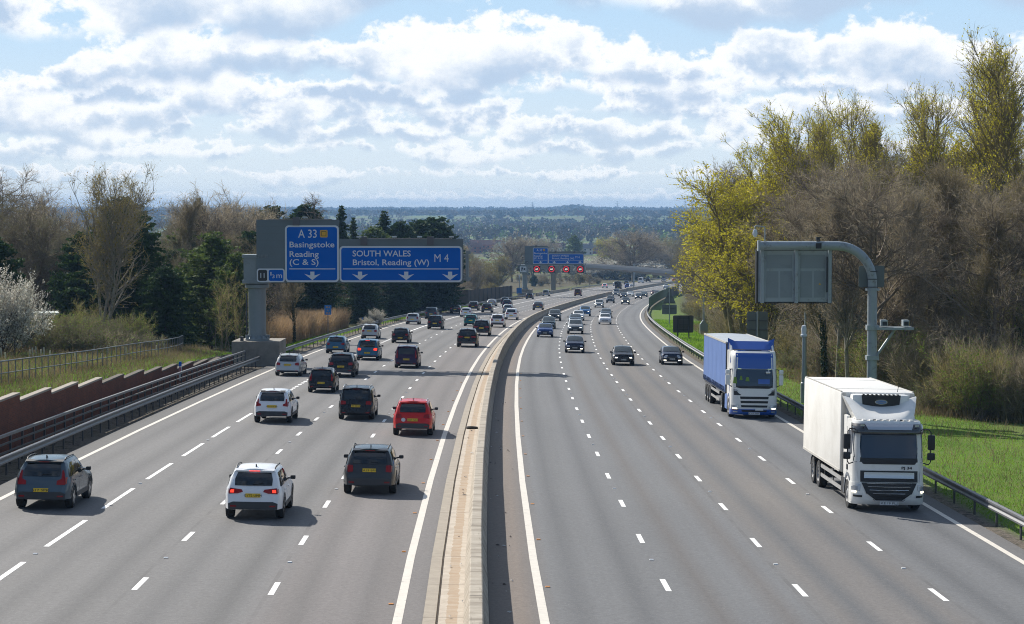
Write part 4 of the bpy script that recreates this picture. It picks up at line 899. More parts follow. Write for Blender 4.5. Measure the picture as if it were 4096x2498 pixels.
        allz = sorted(set(zs + list(np.linspace(zs[0], zs[-1], 4)))); m = MB()
        for z in allz:
            a, b = span(z); i = s.cap_i(z, end); rows.append([s.cap(i, a + (b - a) * q, end, off) for q in (0, .2, .4, .6, .8, 1)])
        m.grid(rows); return m
    def side(s, yf, v):
        """point on the right side glasshouse: yf = fraction tail to cowl, v = 0 belt, 1 roof edge"""
        ysr = s.ys[:s.jc + 1]; y = yf * ysr[-1]; j = 0
        while j < s.jc - 1 and ysr[j + 1] < y: j += 1
        f = (y - ysr[j]) / (ysr[j + 1] - ysr[j]); A = s.G[j]; B = s.G[j + 1]; r = 4 + v * 2; a = min(int(r), 5); g = r - a
        def lp(p, q, k): return [p[i] * (1 - k) + q[i] * k for i in range(3)]
        p = lp(lp(A[a], B[a], f), lp(A[a + 1], B[a + 1], f), g); p[0] += .008; p[2] += .002; return tuple(p)
    def top(s, jf, t):
        """windscreen: jf 0 at roof front, 1 at cowl; t across"""
        A = s.G[s.jc - 1]; B = s.G[s.jc]
        def at(r):
            pa = [A[6], A[7], A[8], A[9]]; pb = [B[6], B[7], B[8], B[9]]
            q = abs(t); xs_ = [0, .5, .92, 1.02]; k = 3 if q < .0 else None
            ra = A[6][0] / 1.02; rb = B[6][0]
            x = (ra * (1 - r) + rb * 1.02 * r) * t
            ya, yb_ = A[7][1], B[7][1]; za = A[9][2] - .035 * q * q; zb = B[9][2] - .03 * q * q
            return (x, ya * (1 - r) + yb_ * r + .05 * (1 - q * q) * (.3 + .7 * r), za * (1 - r) + zb * r + .018 + .02 * (1 - abs(2 * r - 1)))
        return at(jf)
def car_type(kind, o):
    """build the meshes of one kind of car once; o = options that change its shape"""
    key = (kind, tuple(sorted(o.items())))
    if key in ME_CACHE: return ME_CACHE[key]
    c = Car(kind); P_ = []   # (name, mesh, material key, parent index, location)
    P_.append(('body', c.body(), 'paint', -1))
    H, B, w = c.H, c.belt, c.w
    small = o.get('small')
    boxv = kind == 'boxvan'
    g = MB()
    zb0, zt0 = B + .06, H - .16 if kind not in ('van', 'bigvan') else H - .3
    if not boxv: P_.append(('rear_window', c.cap_patch([(-.80, zb0), (.80, zb0), (.84, (zb0 + zt0) / 2), (.80, zt0), (-.80, zt0), (-.84, (zb0 + zt0) / 2)]).mesh('rear_window', glass, 40), None, 0))
    g = MB(); g.grid([[c.top(r, t) for t in (-.93, -.6, -.2, .2, .6, .93)] for r in (.06, .35, .65, .94)]); P_.append(('windscreen', g.mesh('windscreen', glass_l, 60), None, 0))
    wins = {'hatch': [(.16, .52), (.55, .93)], 'mini': [(.10, .46), (.50, .92)], 'supermini': [(.12, .46), (.50, .92)], 'suv': [(.09, .22), (.25, .58), (.61, .94)], 'bigsuv': [(.08, .24), (.27, .59), (.62, .94)], 'coupesuv': [(.22, .56), (.59, .94)], 'mpv': [(.06, .26), (.29, .60), (.63, .95)], 'estate': [(.06, .24), (.27, .59), (.62, .94)], 'saloon': [(.24, .58), (.61, .94)], 'van': [(.70, .96)], 'bigvan': [(.74, .96)], 'boxvan': [(.80, .97)]}[kind]
    if kind == 'van' and o.get('glazed'): wins = [(.06, .32), (.35, .66), (.70, .96)]
    for sx in (-1, 1):
        for i_, (a, b) in enumerate(wins):
            m = MB(); b2 = b
            rows = [[(sx * q[0], q[1], q[2]) for q in (c.side(a + (b2 - a) * u, v) for u in (0, .33, .66, 1))] for v in (.10, .45, .86)]
            m.grid(rows); P_.append(('side_window', m.mesh('side_window', glass, 60), None, 0))
    # lower bumpers and cladding
    if not small:
        for end in (0, 1):
            top = .60 if kind in ('suv', 'bigsuv') else (.40 if end == 0 else .34)
            P_.append(('bumper', c.cap_patch([(-1.0, c.sill + .02), (1.0, c.sill + .02), (1.0, top - .06), (.8, top), (-.8, top), (-1.0, top - .06)], end, .012).mesh('bumper', clad_m if kind in ('suv', 'bigsuv') else trim_b, 40), None, 0))
        if kind in ('suv', 'bigsuv', 'coupesuv'):
            for sx in (-1, 1):
                m = MB(); m.box2((sx * (w * .96), c.ax[0] + c.wr + .06, c.sill - .02), (sx * (w * 1.0 + .006), c.ax[1] - c.wr - .06, c.sill + .13)); P_.append(('sill_trim', m.mesh('sill_trim', clad_m), None, 0))
                for a in c.ax:
                    m = MB(); pts = [(q, math.cos(q), math.sin(q)) for q in np.linspace(R(8), R(172), 9)]; r1, r2 = c.wr + .05, c.wr + .12
                    m.grid([[(sx * (w * .995 + .01), a + r1 * cc, c.wr + r1 * ss_), (sx * (w * .995 + .012), a + r2 * cc, c.wr + r2 * ss_)] for q, cc, ss_ in pts]); P_.append(('arch_trim', m.mesh('arch_trim', clad_m), None, 0))
    # tail lamps
    lit = o.get('brake'); tm_ = brake_m if lit else tail_m; tl = o.get('tail', 'std')
    for sx in (-1, 1):
        zc = B - .10
        poly = {'std': [(.66, zc - .08), (1.0, zc - .10), (1.0, zc + .09), (.70, zc + .07)], 'tall': [(.84, B - .22), (1.0, B - .24), (1.0, H - .35), (.93, H - .35), (.88, B + .02)],
                'hook': [(.64, B - .20), (1.0, B - .20), (1.0, B + .12), (.96, H - .36), (.90, H - .36), (.86, B - .02), (.66, B - .07)], 'wide': [(.42, zc - .02), (.62, zc - .07), (1.0, zc - .09), (1.0, zc + .08), (.48, zc + .05)],
                'boom': [(.70, B - .16), (1.0, B - .2), (1.0, B + .16), (.93, B + .16), (.88, B - .04), (.72, B - .08)], 'round': [(.74, zc - .10), (.98, zc - .12), (1.0, zc + .12), (.78, zc + .10)]}[tl]
        poly = [(sx * t, z) for t, z in poly]
        m = c.cap_patch(poly, 0, .022)
        # wrap round the corner onto the flank
        zz = [z for t, z in poly]; z0, z1 = min(zz), min(max(zz), B + .05); 
        xr = c.G[1][3][0] + .008; yb_ = c.G[0][3][1]
        m.add([(sx * (c.G[0][3][0] + .002), yb_ - .015, z0 + .02), (sx * xr, yb_ + .20, z0 + .05), (sx * xr * .985, yb_ + .22, z1 - .03), (sx * (c.G[0][3][0] - .008), yb_ + .01, z1 - .01)], [(0, 1, 2, 3)])
        P_.append(('tail_lamp', m.mesh('tail_lamp', tail_m if tl == 'wide' and lit else tm_, 50), None, 0))
        if lit and tl == 'wide':
            m = c.cap_patch([(sx * .80, zc - .05), (sx * .95, zc - .05), (sx * .95, zc + .04), (sx * .80, zc + .04)], 0, .03); P_.append(('brake_lamp', m.mesh('brake_lamp', brake_m), None, 0))
    # head lamps and grille
    hl = o.get('lamps', 'off'); hz = c.nose - .10
    for sx in (-1, 1):
        poly = [(sx * .60, hz - .07), (sx * 1.0, hz - .06), (sx * 1.0, hz + .08), (sx * .66, hz + .05)]
        if kind == 'mini': q = [(sx * (.76 + .19 * math.cos(a)), hz + .02 + .14 * math.sin(a)) for a in np.linspace(0, 2 * math.pi, 11)[:-1]]; poly = q
        P_.append(('headlamp', c.cap_patch(poly, 1, .020).mesh('headlamp', head_on if hl == 'on' else head_m, 50), None, 0)); hidx = len(P_) - 1
        if hl in ('drl', 'fog'):
            zq = hz if hl == 'drl' else .38; t0, t1 = ((.68, .92) if hl == 'drl' else (.66, .95))
            P_.append(('daytime_lamp', c.cap_patch([(sx * t0, zq - .03), (sx * t1, zq - .03), (sx * t1, zq + .03), (sx * t0, zq + .03)], 1, .03).mesh('daytime_lamp', head_on), None, 0))
    gz_ = hz - .02
    P_.append(('grille', c.cap_patch([(-.52, gz_ - .12), (.52, gz_ - .12), (.56, gz_ + .05), (-.56, gz_ + .05)], 1, .016).mesh('grille', black), None, 0))
    if not small: P_.append(('lower_grille', c.cap_patch([(-.62, .26), (.62, .26), (.55, .44), (-.55, .44)], 1, .018).mesh('lower_grille', black), None, 0))
    # plates
    pz = o.get('pz', .72)
    P_.append(('number_plate', c.cap_patch([(-.31 / 1., pz - .06), (.31, pz - .06), (.31, pz + .06), (-.31, pz + .06)], 0, .028).mesh('number_plate', plate_y), None, 0)); rp = len(P_) - 1
    P_.append(('number_plate', c.cap_patch([(-.30, .42), (.30, .42), (.30, .53), (-.30, .53)], 1, .032).mesh('number_plate', plate_w), None, 0)); fp = len(P_) - 1
    # mirrors
    for sx in (-1, 1):
        m = MB(); m.rbox((sx * (w + .08), c.cowl - .22, B + .07), (.17, .11, .13), .035); m.box((sx * (w - .01), c.cowl - .20, B + .04), (.14, .06, .05)); P_.append(('door_mirror', m.mesh('door_mirror', trim_b if o.get('mir', 1) else trim_b), None, -1))
    if o.get('rails'):
        for sx in (-1, 1):
            m = MB(); y0, y1 = c.rr + .25, c.rf - .15; m.tube([(sx * c.roofw * .90, y0, H - .05), (sx * c.roofw * .92, y0 + .15, H + .005), (sx * c.roofw * .95, (y0 + y1) / 2, H + .02), (sx * c.roofw * .93, y1 - .15, H + .005), (sx * c.roofw * .90, y1, H - .03)], .022, 6); P_.append(('roof_rail', m.mesh('roof_rail', rim_m if o['rails'] == 1 else trim_b, 60), None, -1))
    if not small:
        if not boxv:
            m = MB(); a = c.cap(6.0, -.9, 0, .0); rr_ = [[(t * c.roofw * .9, c.rr - .10 + .0, H - .085), (t * c.roofw * .92, c.rr + .10, H - .035)] for t in (-1, -.5, 0, .5, 1)]; m.grid(rr_); m.box((0, c.rr - .09, H - .10), (c.roofw * 1.7, .03, .035)); P_.append(('spoiler', m.mesh('spoiler', trim_b if o.get('bspoil') else None, 40), 'paint' if not o.get('bspoil') else None, 0))
            m = MB(); m.box((0, c.rr - .108, H - .10), (.34, .01, .022)); P_.append(('high_brake_lamp', m.mesh('high_brake_lamp', brake_m if lit else tail_m), None, 0))
            i = c.cap_i(B + .10); p0 = c.cap(i, 0, 0, .03); p1 = c.cap(c.cap_i(B + .13), .42, 0, .03); m = MB(); m.tube([p0, p1], .012, 5); P_.append(('wiper', m.mesh('wiper', trim_b), None, 0))
        m = MB(); m.prism([(c.rr + .28, H - .01), (c.rr + .48, H - .01), (c.rr + .30, H + .085)], 'X', -.015, .015); P_.append(('aerial', m.mesh('aerial', trim_b), None, -1))
        for sx in (-1, 1):
            zz = .36 if kind not in ('suv', 'bigsuv') else .44; P_.append(('reflector', c.cap_patch([(sx * .68, zz), (sx * .92, zz), (sx * .92, zz + .045), (sx * .68, zz + .045)], 0, .024).mesh('reflector', tail_m), None, 0))
        # door shut lines
        for sx in (-1, 1):
            m = MB()
            for yf in ((.27, .60, .96) if not kind in ('mini', 'supermini') else (.50, .96)):
                y = yf * c.cowl; j = min(range(len(c.ys)), key=lambda q: abs(c.ys[q] - y)); y = c.ys[j]; r_ = c.G[j]
                if r_[0][2] > .5: continue
                m.grid([[(sx * (r_[i][0] + .004), r_[i][1] - .008, r_[i][2]), (sx * (r_[i][0] + .004), r_[i][1] + .008, r_[i][2])] for i in range(1, 5)])
            if m.v: P_.append(('door_gap', m.mesh('door_gap', trim_b), None, 0))
        if kind == 'estate' or o.get('handles', 1):
            for sx in (-1, 1):
                m = MB()
                for yf in (.34, .70): m.box((sx * (w + .012), yf * c.cowl, B - .12), (.03, .18, .03))
                P_.append(('door_handle', m.mesh('door_handle', None), 'paint', 0))
    if o.get('sticker'): m = MB(); p = c.cap(c.cap_i(.76), -.55, 0, .03); m.add([(p[0] + .10 * math.cos(a), p[1] - .0, p[2] + .09 * math.sin(a)) for a in np.linspace(0, 2 * math.pi, 15)[:-1]], [tuple(range(14))]); P_.append(('country_sticker', m.mesh('country_sticker', whitep), None, 0))
    ME_CACHE[key] = (c, P_, rp, fp); return ME_CACHE[key]
def car(name, label, kind, color, s, d, away, cat='car', plate=None, group=None, **o):
    c, P_, rp, fp = car_type(kind, {k: v for k, v in o.items() if k not in ('dark_rim', 'uk')})
    # s marks the contact line of the near wheels
    over = (c.ax[0] - c.wr) if away else (c.L - c.ax[1] - c.wr)
    near = s - over * .6 - .1
    sc_ = near if away else near + c.L
    mtx = RM(near + c.L / 2, d, .004, 0 if away else math.pi) @ Matrix.Translation((0, -c.L / 2, 0))
    root = empty(name, label, cat, group, mtx); objs = []
    for nm, me, mk, par in P_:
        o_ = link(nm, me, root if par < 0 else objs[par]); objs.append(o_)
        if mk == 'paint':
            if not me.materials: me.materials.append(paint_m(color))
            o_.material_slots[0].link = 'OBJECT'; o_.material_slots[0].material = paint_m(color)
    tm, rm = wheel_meshes(c.wr, bool(o.get('dark_rim')))
    for sx in (-1, 1):
        for a in c.ax:
            wo = link('wheel', tm, root); wo.location = (sx * (c.w - .13), a, c.wr - .004); wo.rotation_euler = (0, 0, 0 if sx > 0 else math.pi); link('rim', rm, wo)
    if plate:
        pl = objs[rp if away else fp]; end = 0 if away else 1; pz = o.get('pz', .72) if away else .475
        p = c.cap(c.cap_i(pz, end), 0, end, .040 if away else .044)
        x0 = -.27 * c.w / .9; t_ = lettering('plate_lettering', plate, x0, -x0, p[2] - .037, .075, p[1] - (.004 if away else -.004), black, pl, .0)
        if not away:
            t_.rotation_euler = (0, 0, math.pi); t_.location = (0, 2 * p[1] + .008, 0)
    return root
GA = 'cars driving away along the left carriageway'; GB = 'cars approaching along the right carriageway'
A_ = [ # s, d, kind, paint, label, options
 (69.6, -15.40, 'suv', 'bluegrey', 'dark blue-grey compact SUV with tall hooked red tail lamps, nearest the brick wall', dict(tail='hook', bspoil=1, rails=2, plate='S17 SPK', pz=.66)),
 (67.8, -8.34, 'suv', 'white', 'white SUV braking with lit red lamps, black lower bumper and plate GY72 UMM', dict(tail='wide', brake=1, rails=2, plate='GY72 UMM', pz=.80, dark_rim=1)),
 (75.2, -5.08, 'suv', 'dgrey', 'dark grey small SUV with silver-grey bumper and roof rails, plate LA19 BFN', dict(tail='round', rails=2, plate='LA19 BFN', pz=.88)),
 (99.4, -4.52, 'suv', 'red', 'bright red SUV with black bumper and white UK sticker on its tailgate', dict(tail='std', rails=1, plate='KO69 NDX', pz=.76, sticker=1)),
 (105.6, -11.74, 'suv', 'white', 'white crossover with boomerang tail lamps and black spoiler, plate WM18 KYB', dict(tail='boom', bspoil=1, plate='WM18 KYB', pz=.84, dark_rim=1)),
 (108.5, -7.81, 'mpv', 'black', 'black people carrier with silver roof rails and plate T77 SMW', dict(tail='std', rails=1, plate='T77 SMW', pz=.72)),
 (129.4, -11.44, 'supermini', 'black', 'small black city car with black glass tailgate between a white and a black car', dict(tail='tall', bspoil=1, plate='WR66 WSU', pz=.60)),
 (146.6, -15.34, 'estate', 'lsilver', 'silver estate car with GB letters by its plate, beside the gantry plinth', dict(tail='std', rails=1, plate='OY14 LZT', pz=.78)),
 (146.1, -11.66, 'suv', 'black', 'black crossover with silver rear skid plate and plate LT70 ECZ', dict(tail='std', plate='LT70 ECZ', pz=.74)),
 (159.6, -7.94, 'mpv', 'purple', 'dark purple compact people carrier with chrome tailgate strip and roof rails', dict(tail='tall', rails=1, plate='WG17 LGY', pz=.66)),
 (182.1, -15.38, 'hatch', 'steelblue', 'mid-blue small hatchback in the nearside lane under the gantry signs', dict(tail='std', plate='WR15 UAM', pz=.55)),
 (171.0, -11.77, 'mpv', 'steelblue', 'blue compact people carrier braking, its red lamps lit, under the gantry', dict(tail='std', brake=1, plate='CV59 YXU', pz=.60)),
 (207.4, -11.72, 'hatch', 'black', 'black hatchback with round badge ahead of the blue people carrier', dict(tail='std', plate='MW14 FTO', pz=.52)),
 (217.1, -15.61, 'hatch', 'lsilver', 'light silver hatchback with number plate high on its tailgate, near the reeds', dict(tail='std', plate='GD70 YKE', pz=.82)),
 (200.0, -4.89, 'bigsuv', 'black', 'large black SUV with chrome strip across its rear bumper, by the median', dict(tail='wide', rails=1, plate='GU71 PCX', pz=.92)),
 (252.8, -11.30, 'mpv', 'black', 'black people carrier with a dark tailgate in the second lane ahead of the black hatchback', dict(tail='std')),
 (273.0, -15.62, 'mini', 'lsilver', 'small rounded silver three-door car in the nearside lane', dict(tail='round', pz=.66)),
 (269.1, -7.94, 'hatch', 'teal', 'teal green older hatchback with tall tail lamps', dict(tail='tall', pz=.74)),
 (232.2, -4.86, 'bigsuv', 'black', 'large black SUV just ahead of the one with the chrome bumper strip', dict(tail='wide', rails=2, pz=.86)),
 (265.9, -4.44, 'suv', 'white', 'white SUV with tall red pillar lamps close to the central barrier', dict(tail='hook', rails=1, pz=.90)),
 (310.0, -4.54, 'suv', 'white', 'white compact SUV with oval rear window ahead of the other white SUV', dict(tail='wide', small=1, pz=.62)),
 (364.2, -8.13, 'hatch', 'lsilver', 'pale silver hatchback partly hidden by a white SUV in the third lane', dict(tail='boom', small=1)),
 (397.0, -4.73, 'coupesuv', 'grey', 'grey sloping-roof SUV alone in the lane by the barrier', dict(tail='wide', small=1)),
 (364.0, -11.71, 'suv', 'dgrey', 'dark grey car directly in front of a blue-black SUV in the second lane', dict(tail='wide', small=1)),
 (415.7, -11.9, 'suv', 'dblue', 'dark blue-black SUV half hidden behind a dark grey car', dict(tail='std', small=1)),
 (430.2, -16.14, 'saloon', 'silver', 'silver saloon passing the timber fence behind a dark SUV', dict(tail='std', small=1)),
 (323.3, -12.08, 'mini', 'white', 'small white hatchback with red pillar lamps in the second lane', dict(tail='boom', small=1)),
 (349.4, -15.82, 'saloon', 'black', 'black saloon in the nearside lane close to the crash barrier bend', dict(tail='std', small=1)),
 (382.4, -15.52, 'suv', 'dgrey', 'dark grey SUV in the nearside lane at the near end of the timber fence', dict(tail='wide', rails=1, small=1)),
 (305.1, -15.79, 'mpv', 'slate', 'slate grey people carrier in the nearside lane ahead of the small silver car', dict(tail='std', rails=1, small=1)),
 (456.5, -15.71, 'hatch', 'dgrey', 'dark grey hatchback alone beside the middle of the timber fence', dict(tail='std', small=1)),
 (522.0, -15.96, 'hatch', 'black', 'black hatchback near the plinth of the second gantry', dict(tail='std', small=1)),
 (567.5, -16.00, 'mpv', 'silver', 'silver people carrier passing the second gantry', dict(tail='std', small=1)),
 (731.4, -14.08, 'hatch', 'white', 'distant white hatchback with bright red brake lamps', dict(tail='boom', brake=1, small=1)),
 (771.0, -14.23, 'estate', 'silver', 'distant silver car just behind and left of the black box van', dict(tail='std', small=1)),
 (817.5, -15.03, 'hatch', 'grey', 'distant grey hatchback above the small bright blue car', dict(tail='boom', small=1)),
 (731.3, -6.28, 'hatch', 'vblue', 'distant bright blue car beside a white one near the barrier', dict(tail='std', small=1)),
 (721.5, -3.94, 'hatch', 'white', 'distant white car half hidden behind the central barrier', dict(tail='std', small=1)),
 (898.8, -15.07, 'suv', 'dgrey', 'distant dark car ahead of the white van', dict(tail='std', small=1)),
 (947.8, -13.84, 'suv', 'black', 'farthest dark car under the right half of the bridge', dict(tail='std', small=1)),
 (849.6, -3.58, 'saloon', 'beige', 'distant beige car close behind the central barrier', dict(tail='std', small=1)),
 (900.7, -8.70, 'saloon', 'slate', 'distant slate-coloured car just behind the beige one', dict(tail='std', small=1)),
 (915.7, -7.70 + 2.0, 'hatch', 'red', 'distant bright red car beneath the bridge', dict(tail='std', small=1))]
NM = dict(hatch='hatchback_car', mini='small_car', supermini='city_car', suv='suv', bigsuv='large_suv', coupesuv='coupe_suv', mpv='people_carrier', estate='estate_car', saloon='saloon_car', van='van', bigvan='van', boxvan='box_van')
for s, d, k, c_, lb, o in A_: car(NM[k], lb, k, c_, s, d, True, group=GA, **o)
car('van', 'dark red-brown van alone in the third lane past the second gantry', 'van', 'dred', 575.7, -8.14, True, 'van', small=1, glazed=1, tail='tall')
car('box_van', 'distant tall black box van behind the central barrier', 'boxvan', 'black', 698.2, -6.46, True, 'van', small=1, tail='std')
car('van', 'distant white panel van with ladder rack', 'bigvan', 'white', 863.3, -14.29, True, 'van', small=1, tail='tall')
B_ = [
 (171.3, 12.63, 'mini', 'dblue', 'dark blue small hatchback with round headlamps behind the blue lorry', dict(lamps='fog', plate='HJ67 ZLU')),
 (169.0, 8.64, 'hatch', 'black', 'black hatchback with lit angel-eye headlamps and plate YB66 VXK', dict(lamps='drl', plate='YB66 VXK')),
 (191.3, 5.10, 'hatch', 'dblue', 'dark navy hatchback with wide grille and bright strip lamps low on its bumper', dict(lamps='fog', plate='RO14 FWY')),
 (231.1, 2.08, 'hatch', 'blue', 'blue hatchback leading the lane beside the central barrier', dict(lamps='off', plate='YD08 LXM')),
 (244.2, 5.35, 'suv', 'silver', 'silver-grey crossover with slim lit headlamps leading the second lane', dict(lamps='drl', plate='YA71 WKL')),
 (262.6, 1.97, 'hatch', 'dgreen', 'dark green-grey car following the blue hatchback by the barrier', dict(lamps='off', small=1)),
 (307.1, 1.80, 'suv', 'dgrey', 'dark SUV with one yellowish lamp, third in the lane by the barrier', dict(lamps='drl', small=1, rails=1)),
 (285.3, 5.09, 'saloon', 'slate', 'blue-grey saloon just behind the silver-grey crossover', dict(lamps='off', small=1)),
 (312.6, 5.14, 'hatch', 'white', 'white hatchback between the blue-grey saloon and the light blue SUV', dict(lamps='drl', small=1)),
 (347.4, 5.45, 'suv', 'lblue', 'light blue SUV behind the white hatchback', dict(lamps='drl', small=1)),
 (291.1, 9.08, 'hatch', 'white', 'white compact hatchback with black grille alone in the third lane', dict(lamps='off', small=1, plate='KT17 XWE')),
 (335.4, 9.00, 'estate', 'slate', 'blue car tucked close behind the white compact hatchback', dict(lamps='off', small=1)),
 (436.4, 5.29, 'mpv', 'lsilver', 'silver people carrier beside the far bend of the barrier', dict(lamps='drl', small=1)),
 (492.3, 5.33, 'suv', 'dgrey', 'dark grey SUV behind the silver people carrier', dict(lamps='off', small=1)),
 (477.8, 9.36, 'suv', 'dgrey', 'dark SUV with lit lamps in the third lane of the far bend', dict(lamps='on', small=1)),
 (583.0, 1.65, 'van', 'silver', 'pale silver van-like car right beside the far barrier', dict(lamps='drl', small=1)),
 (558.9, 5.15, 'hatch', 'dblue', 'dark blue hatchback just ahead of the white sports car', dict(lamps='drl', small=1)),
 (581.3, 5.61, 'saloon', 'white', 'low white car in the far second lane', dict(lamps='drl', small=1)),
 (547.8, 9.54, 'hatch', 'dblue', 'small dark car with lit lamps in the far third lane', dict(lamps='on', small=1)),
 (577.7, 9.23 + .3, 'saloon', 'dgreen', 'dark green saloon behind the small dark lit car', dict(lamps='drl', small=1)),
 (607.3, 10.78, 'hatch', 'dred', 'small dark car half hidden behind a black one near the green screen', dict(lamps='on', small=1)),
 (598.5, 12.10, 'hatch', 'black', 'black car passing the far end of the green screen', dict(lamps='off', small=1)),
 (682.9, 10.50, 'hatch', 'slate', 'silver-blue car close to the bridge abutment', dict(lamps='drl', small=1)),
 (728.1, 7.17, 'suv', 'lsilver', 'pale car just behind the silver-blue one by the abutment', dict(lamps='off', small=1))]
for s, d, k, c_, lb, o in B_: car(NM[k], lb, k, c_, s, d, False, group=GB, **o)
# ---------------------------------------------------------------- lorries (local: +Y travel, front of the cab at y = 0, +X its left-hand drive side as seen by us on the right)
lw = mat('lorry_white', (.84, .83, .79), .34, 0, .4, .4, var=.03, vscale=.8, dirt=(.55, .53, .48), dscale=.6, dlo=.55, dhi=.85); lwb = mat('box_body_white', (.80, .785, .74), .5, var=.02, vscale=.4, dirt=(.56, .53, .47), dscale=.35, dlo=.5, dhi=.9)
lblue = mat('lorry_blue', (.006, .085, .42), .3, 0, .5, .8); curt = mat('curtain_blue', (.095, .175, .41), .55, var=.10, vscale=.8, bump=.5, bscale=1.2); tgrey = mat('trailer_roof_grey', (.36, .40, .44), .6, var=.1, vscale=1.)
chassis = mat('chassis_dark', (.025, .025, .027), .7, var=.3, vscale=3.); alu = mat('side_guard_aluminium', (.50, .50, .49), .4, .5, var=.1); silver_m = mat('silver_trim', (.55, .57, .60), .25, .7)
lglass = mat('lorry_windscreen', (.008, .026, .055), .03, 0, .8, 0); logo_b = mat('oval_badge_blue', (.05, .13, .32), .3)  # lorry glass: bluish reflection is put into the base colour
class Face:
    """front of a cab: width, side profile [(z, y)], corner rounding"""
    def __init__(s, w, prof, rnd=.30, top_in=.06): s.w = w; s.p = prof; s.r = rnd; s.ti = top_in
    def at(s, t, z, off=0.):
        zs = [q[0] for q in s.p]; ys = [q[1] for q in s.p]; y = float(np.interp(z, zs, ys)); k = 1 - s.ti * max(0, (z - 1.6) / 1.6)
        a = abs(t); dy = s.r * max(0, (a - .72) / .28) ** 2.2
        return (t * s.w * k, y - dy + off, z)
    def shell(s, z0, z1, back, n=20):
        m = MB(); T = [-1, -.97, -.93, -.86, -.78, -.5, -.2, .2, .5, .78, .86, .93, .97, 1]
        rows = [[(s.at(-1, z)[0], back, z)] + [s.at(t, z) for t in T] + [(s.at(1, z)[0], back, z)] for z in np.linspace(z0, z1, n)]
        m.grid(rows); m.add([rows[-1][i] for i in range(len(rows[0]))], [tuple(range(len(rows[0])))]); m.add([rows[0][i] for i in range(len(rows[0]))], [tuple(range(len(rows[0])))[::-1]])
        m.add([rows[0][0], rows[0][-1], rows[-1][-1], rows[-1][0]], [(0, 1, 2, 3)]); return m
    def patch(s, poly, off=.012):
        zs = sorted(set(z for t, z in poly)); al = sorted(set(zs + list(np.linspace(zs[0], zs[-1], 5)))); m = MB(); rows = []
        for z in al:
            xs_ = []
            for k in range(len(poly)):
                (t0, z0), (t1, z1) = poly[k], poly[(k + 1) % len(poly)]
                if z0 == z1:
                    if abs(z - z0) < 1e-6: xs_ += [t0, t1]
                elif min(z0, z1) - 1e-6 <= z <= max(z0, z1) + 1e-6: xs_.append(t0 + (t1 - t0) * (z - z0) / (z1 - z0))
            a, b = min(xs_), max(xs_); rows.append([s.at(a + (b - a) * q, z, off) for q in np.linspace(0, 1, 11)])
        m.grid(rows); return m
def lorry_wheel(root, x, y, r=.50, wd=.30, steer=False):
    k = ('lw', r, wd, steer)
    if k not in ME_CACHE:
        t = MB(); h = wd / 2; t.lathe([(r * .58, -h), (r * .95, -h), (r, -h * .8), (r, h * .8), (r * .95, h), (r * .60, h)], axis='X', n=28); tm = t.mesh('tyre', tyre_m, 45)
        m = MB(); m.lathe([(r * .61, h * .96), (r * .56, h * 1.0), (r * .50, h * .55), (r * .30, h * (.9 if steer else .3)), (r * .22, h * (1.05 if steer else .7)), (0, h * (1.05 if steer else .7))], axis='X', n=24)
        for q in range(8): a = 2 * math.pi * q / 8; m.box((h * .62, r * .40 * math.cos(a), r * .40 * math.sin(a)), (.06, .07, .07))
        ME_CACHE[k] = (tm, m.mesh('rim', mat('lorry_rim', (.30, .30, .30), .5, .4, var=.2), 40))
    tm, rm = ME_CACHE[k]; o = link('wheel', tm, root); o.location = (x, y, r - .004); o.rotation_euler = (0, 0, 0 if x > 0 else math.pi); link('rim', rm, o)
def facing_text(name, body, x0, x1, z, cap, y, m_, parent, bold=.0):
    """lettering on a face that looks along +Y"""
    o = lettering(name, body, -x1, -x0, z, cap, 0, m_, parent, bold); o.rotation_euler = (0, 0, math.pi); o.location = (0, y, 0); return o
